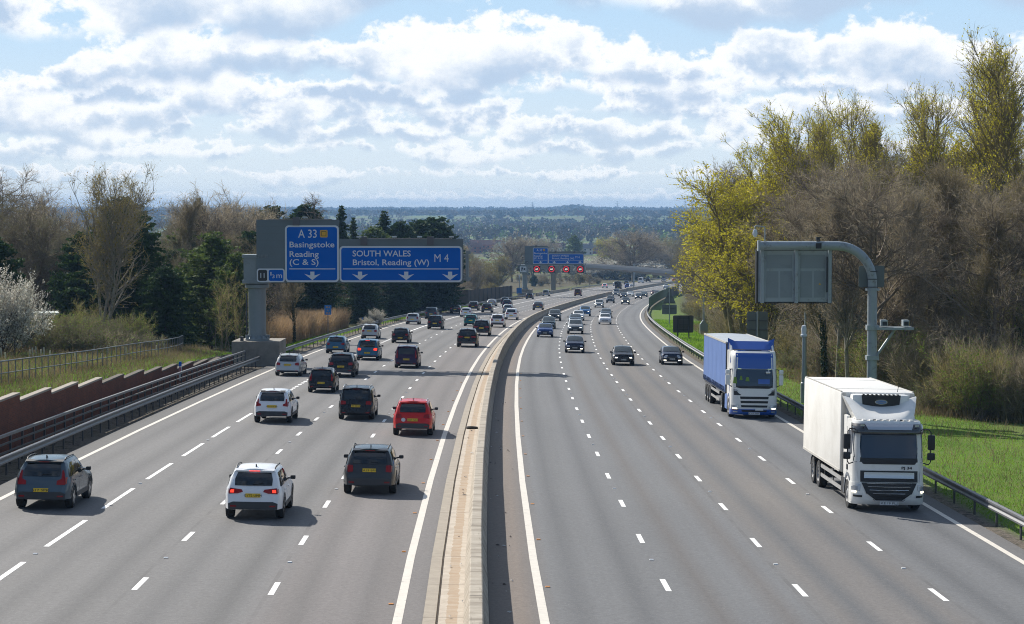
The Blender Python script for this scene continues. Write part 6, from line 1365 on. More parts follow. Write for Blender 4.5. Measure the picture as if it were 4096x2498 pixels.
def conifer_proto(seed, H=12., R_=3., n_w=34, per=9, foliage=16000, leaf=.09, droop=-.05, m1=None, m2=None, shape='cone', t0=.05):
    r = np.random.default_rng(seed); tr = np.zeros((1, 10, 3)); tr[0, :, 2] = np.linspace(0, H, 10); tr[0, :, :2] = np.cumsum(r.normal(size=(10, 2)) * .04, 0)
    n = n_w * per; t = np.repeat(np.linspace(t0, .985, n_w), per) + r.normal(size=n) * .01; a = r.random(n) * 2 * np.pi
    prof = {'cone': lambda t: (1 - t) ** .8, 'egg': lambda t: np.sin(np.pi * (t * .8 + .16)) ** .8, 'column': lambda t: np.minimum(1, (1 - t) * 2.2) ** .7, 'broad': lambda t: np.sqrt(np.clip(1 - (t * 1.02) ** 2.4, 0, 1))}[shape]
    ln = R_ * prof(t.clip(0, .99)) * (.65 + .5 * r.random(n)); st = np.stack([np.cos(a), np.sin(a), np.full(n, .15)], -1); p0 = np.stack([np.zeros(n), np.zeros(n), t * H], -1)
    out = [p0]; d = st
    for i in range(4): d = unit(d + np.array([0, 0, droop]) + .08 * r.normal(size=d.shape)); out.append(out[-1] + d * (ln / 4)[:, None])
    Bp = np.stack(out, 1)
    k = r.choice(n, foliage, p=(ln / ln.sum())); f = r.random(foliage) ** .7 * 3.999; i0 = f.astype(int); g = (f - i0)[:, None]; c = Bp[k, i0] * (1 - g) + Bp[k, i0 + 1] * g
    dirs = unit(Bp[k, i0 + 1] - Bp[k, i0]); sp = r.normal(size=(foliage, 3)) * np.array([.28, .28, .12]) * (.5 + .5 * (1 - f / 4))[:, None] * min(1, R_ / 3)
    V, F = leaves(r, c + sp, leaf, .5, flat=np.cross(dirs, perp(r, dirs)))
    tone = (.3 * r.random(foliage) + .7 * r.random(n)[k])
    return [('trunk', fastmesh('trunk', [(*tubes(tr, np.array([H * .016]), 8, .1), 0, None), (*tubes(Bp, np.full(n, .03), 4, .2), 0, None)], [bark_d])), ('crown', fastmesh('crown', [(V, F, 0, tone)], [m1]))]
def shrub_proto(seed, H=4., stems=60, spread=.55, subs=500, s_len=1.2, twigs=5000, t_len=.5, tw=.014, leaf_n=0, leaf_s=.045, mats_=None, rad=.02, base=1.0):
    r = np.random.default_rng(seed); b = np.zeros((stems, 3)); b[:, :2] = r.normal(size=(stems, 2)) * base * .5; d = unit(np.stack([r.normal(size=stems) * spread, r.normal(size=stems) * spread, np.ones(stems)], -1)); L_ = H * (.6 + .4 * r.random((stems, 1))); pl = [b]
    for i in range(6): d = unit(d + .09 * r.normal(size=d.shape) + np.array([0, 0, .04])); pl.append(pl[-1] + d * L_ / 6)
    A = np.stack(pl, 1); B, Br, _ = branch_level(r, A, np.full(stems, rad), subs, .2, 1., 30, 12, s_len, .3, .3, 4, .14, .06, .012); T, _, _ = branch_level(r, np.concatenate([B]), Br, twigs, .05, 1., 34, 14, t_len, .35, .1, 2, .1, .05, .01)
    s1 = [(*tubes(A, np.full(stems, rad), 4, .35), 0, None)]; s2 = [(*tubes(B, np.full(len(B), .011), 3, .5), 0, None), (*ribbons(r, T, tw, tw * .4), 1, None)]
    if leaf_n: k = r.integers(0, len(T), leaf_n); f = r.random((leaf_n, 1)); s2.append((*leaves(r, T[k, 0] * (1 - f) + T[k, 1] * f, leaf_s), 2, None))
    return [('stems', fastmesh('stems', s1, [mats_[0]])), ('twigs', fastmesh('twigs', s2, [mats_[0], mats_[1], mats_[2] or mats_[1]]))]
PROTO = {}; HT = {}
def proto(k):
    if k in PROTO: return PROTO[k]
    f = {
     'bare1': lambda: tree_proto(11, 17, .22, limbs=36, l_t0=.25, l_ang=33, l_len=5.2, l_up=.10, subs=300, s_ang=34, s_up=.08, brs=1900, twigs=6500, tw_w=.024, wob=.06, leaf_n=2500, leaf_s=.04, mats_=(bark_g, tw_grey, lf_bud)),
     'bare2': lambda: tree_proto(12, 18, .20, limbs=38, l_t0=.2, l_ang=30, l_len=4.8, l_up=.12, subs=320, s_ang=32, s_up=.08, brs=1900, twigs=6000, tw_w=.024, wob=.06, leaf_n=6000, leaf_s=.04, mats_=(bark_y, tw_brown, lf_bud), ivy=1800),
     'bare3': lambda: tree_proto(13, 15, .26, limbs=24, l_t0=.20, l_ang=55, l_len=6.0, subs=260, brs=1700, twigs=5000, tw_w=.026, mats_=(bark, tw_brown, None), wob=.14),
     'oak': lambda: tree_proto(14, 12, .42, limbs=34, l_t0=.22, l_ang=62, l_len=8.5, l_up=.05, subs=460, s_len=3.2, brs=2600, b_len=1.3, twigs=9000, t_len=.8, tw_w=.04, mats_=(bark, tw_grey, None), wob=.16, taper=.35),
     'wide': lambda: tree_proto(15, 13, .30, limbs=30, l_t0=.2, l_ang=50, l_len=6.5, subs=360, s_len=2.6, brs=2000, twigs=6500, t_len=.6, tw_w=.03, mats_=(bark, tw_red, None), wob=.10, taper=.35),
     'poplar': lambda: tree_proto(21, 20, .24, lean=.01, limbs=64, l_t0=.12, l_ang=36, l_len=7.5, l_up=.13, subs=520, s_len=2.6, s_ang=30, s_up=.12, brs=2600, b_len=1.0, b_ang=30, twigs=6000, tw_w=.020, leaf_n=42000, leaf_s=.052, wob=.05, mats_=(bark_y, tw_olive, lf_yellow), taper=.45),
     'poplar2': lambda: tree_proto(22, 22, .20, lean=.008, limbs=44, l_t0=.22, l_ang=36, l_len=5.6, l_up=.13, subs=300, s_len=1.9, s_ang=32, s_up=.12, brs=1500, b_len=.8, b_ang=30, twigs=3200, tw_w=.020, leaf_n=9000, leaf_s=.048, wob=.05, mats_=(bark_y, tw_olive, lf_yellow), taper=.6),
     'sallow': lambda: tree_proto(23, 11, .20, stems=4, spread=.22, limbs=60, l_t0=.15, l_ang=38, l_len=4.2, l_up=.08, subs=420, s_len=1.8, brs=2000, twigs=5000, tw_w=.022, leaf_n=32000, leaf_s=.055, mats_=(bark_y, tw_olive, lf_yellow)),
     'multi': lambda: tree_proto(31, 13.5, .20, stems=4, spread=.10, lean=.02, limbs=64, l_t0=.22, l_ang=34, l_len=5.6, l_up=.08, subs=420, s_len=2.2, s_ang=30, s_up=.08, brs=2200, b_len=.9, twigs=6000, tw_w=.018, leaf_n=6500, leaf_s=.055, wob=.05, mats_=(bark_g, tw_olive, lf_bud), taper=.4),
     'willow': lambda: tree_proto(32, 9, .30, stems=2, spread=.15, limbs=40, l_t0=.15, l_ang=50, l_len=5.5, subs=420, s_len=2.2, brs=2600, twigs=11000, tw_w=.03, leaf_n=9000, leaf_s=.10, mats_=(bark, tw_olive, lf_willow), taper=.3),
     'con_dark': lambda: conifer_proto(41, 11, 4.2, 30, 11, 30000, .13, -.03, lf_dark, shape='broad'),
     'con_mid': lambda: conifer_proto(42, 9, 2.7, 26, 8, 15000, .10, .06, lf_mid, shape='egg'),
     'con_slim': lambda: conifer_proto(43, 12, 1.9, 34, 8, 14000, .13, -.10, lf_dark, shape='cone'),
     'con_egg': lambda: conifer_proto(44, 10, 3.2, 26, 10, 22000, .14, .10, lf_dark, shape='egg'),
     'holly': lambda: conifer_proto(45, 7, 2.4, 24, 9, 16000, .10, .05, lf_mid, shape='egg'),
     'larch_bare': lambda: tree_proto(46, 12, .14, limbs=70, l_t0=.15, l_ang=80, l_len=2.2, l_up=0., subs=300, s_len=.7, brs=900, b_len=.4, twigs=3000, t_len=.3, mats_=(bark, tw_brown, None), taper=.75),
     'coppice': lambda: shrub_proto(51, 4.6, 130, .30, 900, 1.3, 5200, .5, .02, 1400, .035, (bark_y, tw_brown, lf_green)),
     'coppice2': lambda: shrub_proto(52, 3.8, 140, .38, 900, 1.1, 5200, .45, .02, 900, .035, (bark_y, tw_olive, lf_bud)),
     'scrub': lambda: shrub_proto(53, 2.0, 110, .8, 700, .8, 9000, .35, .014, 2600, .035, (bark, tw_red, lf_green), .014, 1.6),
     'bramble': lambda: shrub_proto(54, 1.1, 120, 1.2, 700, .6, 7000, .3, .014, 4200, .035, (bark, tw_brown, lf_green), .010, 2.2),
     'sapling': lambda: shrub_proto(55, 7.5, 9, .10, 160, 1.4, 2200, .5, .014, 900, .04, (bark, tw_olive, lf_green), .05, 1.2),
     'blossom': lambda: shrub_proto(56, 5.2, 60, .55, 900, 1.4, 7000, .5, .014, 42000, .050, (bark_d, tw_brown, lf_blos), .03, 1.2),
     'dogwood': lambda: shrub_proto(57, 4.0, 60, .5, 500, 1.2, 5000, .5, .014, 9000, .04, (bark, tw_olive, lf_green), .03, 1.0)}[k]
    PROTO[k] = f(); HT[k] = max(v.co.z for nm, me in PROTO[k] for v in me.vertices); return PROTO[k]
PN = dict(bare1='bare_tree', bare2='bare_tree', bare3='bare_tree', oak='oak_tree', wide='bare_tree', poplar='poplar_tree', poplar2='poplar_tree', sallow='sallow_tree', multi='bare_tree', willow='willow_tree', con_dark='conifer_tree', con_mid='conifer_tree', con_slim='conifer_tree',
          con_egg='conifer_tree', holly='evergreen_tree', larch_bare='bare_tree', coppice='shrub', coppice2='shrub', scrub='shrub', bramble='bramble_bush', sapling='young_tree', blossom='blossom_bush', dogwood='shrub')
rt = random.Random(77); NV = [0]
def plant(k, X, Y, sc, label, group=None, rot=None, zs=1., sink=.1, wide=1.):
    g, s, d = gxy(X, Y)
    if (-18.6 < d < 16.3 and s < 1080) or sc < .01 or (436 < s < 560 and -27 < d < 0): return None
    cat = 'tree' if 'tree' in PN[k] else 'bush'; root = empty(PN[k], label, cat, group); root.location = g - Vector((0, 0, sink)); root.rotation_euler = (0, 0, rt.uniform(0, 6.283) if rot is None else rot); root.scale = (sc * wide, sc * wide, sc * zs)
    for nm, me in proto(k): link(nm, me, root)
    NV[0] += 1; return root
def at(k, u, ytop, Y, hp, label, group=None, **q):
    """plant prototype k of height hp so that it stands at picture column u and its top reaches row ytop, at distance Y"""
    X = fwd(u, Y); g, s, d = gxy(X, Y); top = ZC - (ytop - 505) / 5150 * Y; sc = max(.2, (top - g.z) / hp); return plant(k, X, Y, sc, label, group, **q)
def A(k, u, yt, Y, label, group=None, **q): proto(k); return at(k, u, yt, Y, HT[k] * .97, label, group, **q)
# -- left side, near to far (picture column, row of the top, distance)
A('multi', 243, 392, 168, 'tall multi-stemmed bare tree with ochre buds, standing in front of the dark conifers', rot=.6)
A('con_dark', 300, 500, 186, 'broad very dark conifer directly behind the tall multi-stemmed bare tree', rot=1.)
A('con_egg', 205, 560, 190, 'dark conifer low behind the left stems of the multi-stemmed bare tree', rot=2.)
A('con_dark', 395, 640, 178, 'low dark spreading conifer right of the multi-stemmed bare tree', rot=3.)
A('con_mid', 505, 560, 196, 'mid green feathery conifer left of the gantry column', rot=.4, wide=1.3)
A('con_mid', 560, 610, 190, 'smaller mid green conifer just left of the gantry column head', rot=.9)
A('blossom', -8, 632, 140, 'white blossoming bush at the left edge of the picture', rot=.4, wide=.8)
A('blossom', 38, 668, 148, 'white blossoming bush leaning right beside the green shed', rot=1.7, wide=.6)
A('con_egg', -25, 560, 170, 'dark green conifer at the left edge behind the white blossom', rot=.2)
A('wide', 80, 448, 205, 'broad rounded russet-brown tree at the far left behind the shed', rot=.2, wide=1.25)
A('wide', -10, 470, 200, 'russet-brown tree cut by the left edge of the picture', rot=1.2, wide=1.2)
A('bare3', 0, 388, 215, 'tall bare tree crossing the left edge of the picture')
A('oak', 130, 436, 250, 'pale bare tree with rounded crown left of the multi-stemmed tree', wide=.8)
A('bare3', 85, 440, 262, 'bare tree behind the rounded russet tree')
A('con_egg', 292, 478, 240, 'dark pine top poking above the woodland behind the multi-stemmed tree')
A('bare2', 455, 462, 255, 'ivy-clad bare tree left of the big spreading bare trees')
A('con_slim', 480, 482, 262, 'slim dark conifer beside the ivy-clad bare tree')
A('oak', 520, 438, 262, 'tall spreading bare tree left of the gantry, left of a pair', wide=.85)
A('oak', 580, 440, 268, 'tall spreading bare tree left of the gantry, right of a pair', wide=.95)
A('wide', 620, 480, 272, 'reddish bare tree directly behind the grey sign panel')
A('con_egg', 655, 500, 300, 'dark green round tree peeping above the left end of the sign panel')
A('con_egg', 735, 495, 320, 'rounded green pine above the sign panel')
A('larch_bare', 783, 470, 318, 'thin spiky bare larch above the sign panel')
A('con_slim', 822, 500, 330, 'slim dark spruce just right of the tall sign panel', wide=1.2)
A('con_slim', 850, 528, 334, 'smaller slim dark spruce right of the tall sign panel')
A('con_slim', 925, 512, 350, 'pointed dark spruce above the middle of the wide blue sign', wide=1.5)
A('con_mid', 900, 548, 345, 'broad green conifer left of the pointed spruce above the wide sign', wide=1.3)
A('con_egg', 962, 536, 352, 'rounded dark conifer right of the pointed spruce above the wide sign')
A('con_egg', 1010, 532, 360, 'dark wind-swept conifer above the right half of the wide sign', wide=1.3)
A('con_egg', 1048, 526, 362, 'tallest dark wind-swept conifer near the right end of the wide sign', wide=1.2)
A('con_egg', 1085, 520, 365, 'outermost dark wind-swept conifer beside the end of the gantry beam', wide=1.2)
A('con_dark', 1120, 600, 372, 'dark conifer mass right of the gantry beam end')
A('con_dark', 1060, 610, 360, 'dark conifer mass behind the crash barrier below the wide sign')
GLs = 'mixed bare trees in the wood left of the motorway'; LLs = 'bare brown tree among many alike in the left roadside wood'
for (u0, u1, yt, Y0, Y1, n, ks) in ((-40, 640, 560, 205, 260, 24, ('wide', 'wide', 'bare2', 'con_mid')), (350, 650, 500, 270, 330, 9, ('wide', 'bare1')), (640, 1120, 610, 262, 380, 24, ('bare3', 'wide', 'bare2', 'coppice')), (1110, 1195, 640, 545, 640, 10, ('bare3', 'wide', 'willow'))):
    for i in range(n):
        t = (i + rt.random()) / n; u = u0 + (u1 - u0) * t; Y = Y0 + (Y1 - Y0) * rt.random(); k = rt.choice(ks)
        if u > 640: Y = max(Y, 232 + (u - 640) * .42 + 8)
        A(k, u, yt + rt.uniform(-30, 45), Y, LLs if 'tree' in PN[k] else 'tall brown coppiced shrub in the left roadside wood', GLs, wide=rt.uniform(.9, 1.25))
for u, yt, Y, k in ((420, 600, 215, 'con_dark'), (455, 640, 205, 'con_egg'), (140, 600, 215, 'con_dark'), (600, 560, 235, 'con_egg'), (690, 640, 262, 'con_dark'), (760, 600, 270, 'con_egg'), (870, 640, 300, 'con_dark'), (960, 640, 320, 'con_dark'), (240, 640, 196, 'con_dark')):
    A(k, u, yt, Y, 'dark conifer filling the depths of the left roadside wood', 'dark conifers inside the left wood')
A('bare3', 635, 600, 200, 'bare tree standing in the reeds right behind the gantry column', rot=.5); A('bare2', 707, 610, 208, 'bare forked tree standing in the tan reeds under the signs', rot=1.4)
A('sapling', 200, 700, 160, 'thin pale sapling beside the multi-stemmed tree'); A('sapling', 545, 640, 180, 'slender birch-like young tree left of the gantry column')
A('blossom', 905, 738, 262, 'pale flowering bush above the crash barrier beyond the reeds', wide=.8); A('blossom', 882, 758, 250, 'small pale flowering bush low by the crash barrier', wide=.9)
GS = 'brown scrub along the left bank'
for i in range(46):
    u = -30 + 560 * (i + rt.random()) / 46; Y = 143 + 32 * rt.random(); k = rt.choice(('scrub', 'bramble', 'scrub', 'dogwood', 'bramble')); X = fwd(u, Y); plant(k, X, Y, rt.uniform(.8, 1.3) * (.7 if k == 'dogwood' else 1) if gxy(X, Y)[2] < -29 and not 45 < u < 125 else .0001, 'brown tangled scrub clump at the foot of the left wood' if k != 'dogwood' else 'thin green-tinged shrub at the foot of the left wood', GS)
for i in range(40):
    u = 790 + 285 * (i + rt.random()) / 40; Y = 225 + (u - 640) * .47 + 6 + 16 * rt.random(); plant(rt.choice(('scrub', 'coppice', 'bramble', 'coppice2', 'dogwood')), fwd(u, Y), Y, rt.uniform(.7, 1.1), 'low bushy shrub behind the left crash barrier below the signs', 'shrubs behind the left crash barrier')
# -- centre, beyond the second gantry and around the bridge
A('willow', 1200, 612, 690, 'yellow-green willow left of the second gantry', wide=1.3); A('willow', 1175, 640, 620, 'smaller yellow-green willow by the end of the timber fence')
for i in range(54):
    u = 1240 + 420 * (i + rt.random()) / 54; Y = 1010 + 60 * rt.random() if u > 1440 else 800 + 120 * rt.random(); A(rt.choice(('wide', 'bare3', 'coppice', 'willow', 'con_egg')) if i % 3 else 'wide', u, rt.uniform(655, 672) if u < 1640 else 640, Y, 'dark leafless bush beyond the far carriageway seen under the bridge', 'bushes beyond the far carriageway', wide=1.3)
A('oak', 1232, 552, 900, 'big dark bare oak standing alone among houses left of the second gantry', wide=1.0); A('oak', 1524, 536, 900, 'big spreading bare oak right of centre above the footbridge', wide=1.25)
A('blossom', 1420, 618, 1010, 'pale flowering thicket above the footbridge, left of a row', wide=3.); A('blossom', 1470, 620, 1010, 'pale flowering thicket above the footbridge, middle of a row', wide=3.); A('blossom', 1520, 622, 1020, 'pale flowering thicket above the footbridge, right of a row', wide=3.)
A('con_mid', 1382, 567, 1150, 'small dark cone-shaped conifer beside the distant houses'); A('sallow', 1466, 570, 1180, 'bright yellow round tree behind the distant red-brick house', wide=1.3)
for u, yt in ((1110, 590), (1150, 622), (1280, 584), (1308, 566), (1345, 612), (1400, 622), (1440, 622), (1500, 592), (1560, 600), (1590, 575), (1620, 570), (1650, 560), (1680, 575)):
    for q in (0, 1): A(rt.choice(('wide', 'willow', 'bare3', 'oak')), u + rt.uniform(-12, 12), yt + 14 * q + rt.uniform(-5, 6), 1040 + 160 * rt.random(), 'rounded brown tree in the middle distance among the houses', 'middle-distance trees round the houses', wide=1.3)
# -- right side woodland
A('sallow', 1800, 400, 205, 'dense bright yellow-green tree low at the left end of the right wood', wide=1.15); A('poplar', 1905, 262, 205, 'tallest dense yellow-green poplar at the left of the right wood', wide=1.2); A('poplar', 1955, 248, 200, 'dense yellow-green poplar close behind the message board', wide=1.25); A('poplar', 1860, 330, 212, 'yellow-green poplar on the left shoulder of the right wood', wide=1.2)
A('bare2', 1765, 385, 232, 'greyish bare tree with few buds at the left end of the right wood', wide=1.2); A('poplar2', 2000, 258, 195, 'thin yellow-budded poplar right of the dense poplars'); A('sallow', 1770, 480, 222, 'yellow-green bushy tree at the left foot of the right wood', wide=1.2); A('sallow', 1850, 520, 190, 'yellow-green bushy tree behind the message board', wide=1.1)
A('poplar2', 2105, 215, 175, 'slender yellow-green poplar rising from the brown wood above the curved post'); A('poplar2', 2190, 200, 170, 'yellow-tipped slender poplar right of the curved post'); A('poplar2', 2235, 205, 176, 'slender poplar just left of the tallest poplar'); A('poplar2', 2310, 118, 158, 'tallest open yellow-leaved poplar near the right of the picture', wide=1.25)
A('sallow', 2275, 300, 172, 'bright yellow sallow at the foot of the tallest poplar'); A('poplar2', 2150, 265, 160, 'short open yellow-budded poplar amid brown branches'); A('poplar2', 2405, 125, 150, 'tall thin poplar between the tallest one and the right edge'); A('poplar2', 2462, 70, 142, 'tall poplar cut off by the right edge of the picture'); A('con_slim', 2385, 395, 150, 'dark slender conifer among the bare trees near the right edge', wide=1.2)
A('con_slim', 2098, 310, 185, 'dark conifer top half hidden behind brown branches', wide=.9)
GR = 'bare trees in the right roadside wood'; LR = 'bare brown-grey tree among many alike in the right roadside wood'
for (u0, u1, yt, Y0, Y1, n, ks) in ((1970, 2490, 415, 128, 150, 15, ('bare1', 'bare2', 'bare3')), (1930, 2510, 380, 152, 182, 16, ('bare1', 'wide', 'bare3', 'bare2')), (1860, 2100, 500, 180, 235, 8, ('bare1', 'bare3', 'bare2')), (2020, 2560, 365, 185, 240, 12, ('bare1', 'bare3'))):
    for i in range(n):
        u = u0 + (u1 - u0) * (i + rt.random()) / n; Y = Y0 + (Y1 - Y0) * rt.random(); A(rt.choice(ks), u, yt + rt.uniform(-45, 60), Y, LR, GR, wide=rt.uniform(.85, 1.15))
for i in range(34):                                             # the wood going on along the far right verge
    Y = 240 + 330 * i / 34 + rt.uniform(-5, 5); g = P(Y, 27 + rt.uniform(0, 14)); u = 1232 + g.x / g.y * 5150; k = rt.choice(('sallow', 'bare2', 'bare3', 'wide', 'bare1')); A(k, u, 470 + 130 * (i / 34) ** .6 + rt.uniform(-20, 20), g.y, 'mixed bare and yellow-green tree along the far right verge', 'trees along the far right verge', wide=1.15)
for i in range(30):
    u = 1640 + 200 * (i + rt.random()) / 30; Y = 600 - (u - 1640) * 1.2 + rt.uniform(0, 60); A(rt.choice(('wide', 'bare3', 'willow')), u, 590 - (u - 1640) * .4 + rt.uniform(-12, 12), Y, 'leafless tree behind the bridge abutment on the right', 'trees behind the bridge abutment')
GC = 'coppiced shrubs at the foot of the right wood'
for i in range(95):                                             # coppice and young growth in front of the wood
    t = (i + rt.random()) / 95; Y = 118 + 155 * t ** 1.35; d = 24.6 + rt.uniform(0, 5) - 2.5 * min(1, t * 2.2) + max(0, .18 - t) * 10; g = P(Y, d); k = rt.choice(('coppice', 'coppice', 'coppice2', 'scrub', 'dogwood')); plant(k, g.x, g.y, rt.uniform(.75, 1.1), 'dense brown many-stemmed shrub at the edge of the right wood', GC)
for i in range(26):
    Y = 270 + 290 * i / 26; g = P(Y, 23.5 + rt.uniform(0, 3)); plant(rt.choice(('coppice', 'scrub', 'coppice2')), g.x, g.y, rt.uniform(.6, 1.), 'brown shrub along the edge of the far right verge', 'shrubs along the far right verge')
for i in range(32): Y = 130 + 3.4 * i + rt.uniform(-2, 2); g = P(Y, 30 + rt.uniform(0, 8)); plant('sapling', g.x, g.y, rt.uniform(.9, 1.5), 'thin young tree with fresh green leaves inside the right wood', 'young green trees inside the right wood')
for i in range(14): Y = 125 + 7 * i; g = P(Y, 36 + rt.uniform(0, 8)); plant('dogwood', g.x, g.y, rt.uniform(1., 1.6), 'fresh green understorey bush deep in the right wood', 'green understorey in the right wood')
for i in range(40): Y = 330 + 20 * rt.random(); A(rt.choice(('wide', 'bare3', 'con_egg')), 1780 + 760 * (i + rt.random()) / 40, 600 + rt.uniform(-60, 40), Y, 'dim tree deep behind the right roadside wood', 'trees deep behind the right wood', wide=1.3)
# ---------------------------------------------------------------- reeds, grass and stalks (uncountable)
def blades(name, pts, hgt, w_, mt, seed, lean=.25):
    r = np.random.default_rng(seed); n = len(pts); d = unit(np.stack([r.normal(size=n) * lean, r.normal(size=n) * lean, np.ones(n)], -1)); L_ = hgt * (.55 + .7 * r.random(n)); pl = np.stack([pts, pts + d * (L_ * .55)[:, None], pts + unit(d + r.normal(size=d.shape) * .18) * L_[:, None]], 1)
    V, F = ribbons(r, pl, w_, w_ * .3); return tag(link(name, fastmesh(name, [(V, F, 0, np.repeat(.25 * r.random(n) + .75 * np.clip(.5 + .5 * np.sin(pts[:, 0] * .7) * np.sin(pts[:, 1] * .35) + .25 * r.normal(size=n), 0, 1), 2))], [mt])), kind='stuff')
def scatter(r, n, s0, s1, d0, d1, bias=1.):
    s = s0 + (s1 - s0) * r.random(n) ** bias; d = d0 + (d1 - d0) * r.random(n); x, y, z = road(s, d, ground_h(s, d)); return np.stack([x, y, z - .02], -1)
r0 = np.random.default_rng(5)
rp_ = scatter(r0, 70000, 186, 262, -33, -22.5); rp_ = rp_[1232 + rp_[:, 0] / rp_[:, 1] * 5150 > 638]
blades('reeds', rp_, 2.5, .045, reedm, 1, .10)
blades('grass', scatter(r0, 60000, 62, 165, 15.9, 26, 1.6), .11, .025, grassm, 2, .5)
blades('grass', scatter(r0, 30000, 165, 330, 16.2, 24, 1.3), .30, .05, grassm, 3, .5)
blades('grass', scatter(r0, 60000, 84, 172, -38, -20.9, 1.1), .20, .028, grassm, 4, .5)
blades('dry_grass', scatter(r0, 9000, 86, 160, -25, -21), .40, .022, drym, 15, .45)
blades('dry_grass', scatter(r0, 30000, 90, 175, -46, -23.5), .55, .028, drym, 5, .35)
blades('dry_grass', scatter(r0, 5000, 62, 160, 17, 27), .5, .02, drym, 6, .35)
blades('grass', scatter(r0, 26000, 165, 480, -23.5, -19.6, 1.4), .28, .045, grassm, 7, .5)
blades('dry_grass', scatter(r0, 16000, 120, 300, 20, 27, 1.2), .7, .03, drym, 8, .3)
# ---------------------------------------------------------------- the far valley: woods, houses, pylons, haze
def far_woods():
    r = np.random.default_rng(9); ms = [leafmat('far_brown', (.10, .085, .062), (.155, .13, .095), 0.), leafmat('far_olive', (.10, .095, .035), (.20, .185, .07), 0.), leafmat('far_green', (.13, .20, .04), (.24, .33, .07), 0.), leafmat('far_dark', (.018, .035, .015), (.05, .075, .03), 0.)]
    sets = []
    for (Y0, Y1, n, q, sz, h0, h1, asp) in ((960, 1750, 950, 110, .75, 9, 14, .95), (1700, 3100, 2100, 46, 1.5, 9, 15, 1.2), (3000, 5400, 3800, 40, 2.1, 10, 15, 1.7), (5300, 8200, 4200, 26, 3.0, 12, 17, 2.4)):
        Y = Y0 + (Y1 - Y0) * r.random(n); a = np.radians(-18 + 33 * r.random(n)); X = Y * np.tan(a)
        f = np.sin(X / 210. + 1.3 * np.sin(Y / 330.)) + np.sin(Y / 170. + X / 500.) + .8 * r.normal(size=n); keep = (f > -.75) | (Y > 6000) | (Y < 1500); keep &= ~((X > -260) & (X < 360) & (Y > 1480) & (Y < 1640) & (r.random(n) < .6))
        rt_ = X / Y; keep &= ~((Y > 3550) & (Y < 4150) & (((rt_ > .011) & (rt_ < .034)) | ((rt_ > -.047) & (rt_ < -.030)) | ((rt_ > -.075) & (rt_ < -.066))))
        keep &= ~((Y < 1500) & (((rt_ > -.024) & (rt_ < -.002)) | ((rt_ > .016) & (rt_ < .050)) | ((rt_ > .060) & (rt_ < .080))) & (r.random(n) < .85))
        X, Y = X[keep], Y[keep]; n = len(X); s = Y.copy()
        for _ in range(4): x, y, z, th, cf = frame(s); s = s + (Y - y) * np.cos(th) + (X - x) * np.sin(th)
        x, y, z, th, cf = frame(s); d = (X - x) * np.cos(th) - (Y - y) * np.sin(th); gx, gy, gz = road(s, d, ground_h(s, d)); H_ = h0 + (h1 - h0) * r.random(n)
        if Y0 > 5000: H_ = H_ + 9 * np.exp(-((X / Y - .029) / .007) ** 2)
        co_ = np.sin(X / 95. + 2 * np.sin(Y / 260.)) + np.sin(Y / 120. - X / 310.) + .9 * r.normal(size=n)
        sp = r.choice(4, n, p=[.62, .17, .07, .14]) if Y0 < 1600 else (r.choice(4, n, p=[.5, .2, .14, .16]) if Y0 < 2500 else r.choice(4, n, p=[.66, .14, .02, .18]))
        if Y0 > 5000: sp = np.where(r.random(n) < .55, 3, sp)
        sp = np.where((Y > 1600) & (co_ > 1.7), 3, np.where((Y > 1600) & (co_ < -2.0), 1, np.where(Y > 1600, np.where(sp == 3, 0, sp), sp)))
        u = unit(r.normal(size=(n, q, 3))) * (r.random((n, q, 1)) ** .4); C_ = u * np.stack([H_ * .42 * asp, H_ * .42 * asp, H_ * .42], -1)[:, None] + np.stack([X, Y, gz + H_ * .55], -1)[:, None]
        tone = (.2 * r.random((n, q)) + .3 + .4 * r.random((n, 1)))
        for k in range(4):
            m_ = sp == k; Pk = C_[m_].reshape(-1, 3); V, F = leaves(r, Pk, sz * (1.3 if k == 3 else 1.), .4); sets.append((V, F, k, tone[m_].reshape(-1)))
    tag(link('far_woodland', fastmesh('far_woodland', sets, ms)), kind='stuff')
far_woods()
brick_red = mat('house_brick', (.30, .10, .06), .9, var=.2, vscale=.6); tile_red = mat('roof_tiles_red', (.22, .105, .075), .85, var=.2, vscale=.5); tile_grey = mat('roof_tiles_grey', (.17, .165, .17), .8, var=.15, vscale=.5); render_w = mat('house_render', (.62, .60, .55), .8); win_d = mat('house_window', (.03, .035, .045), .1)
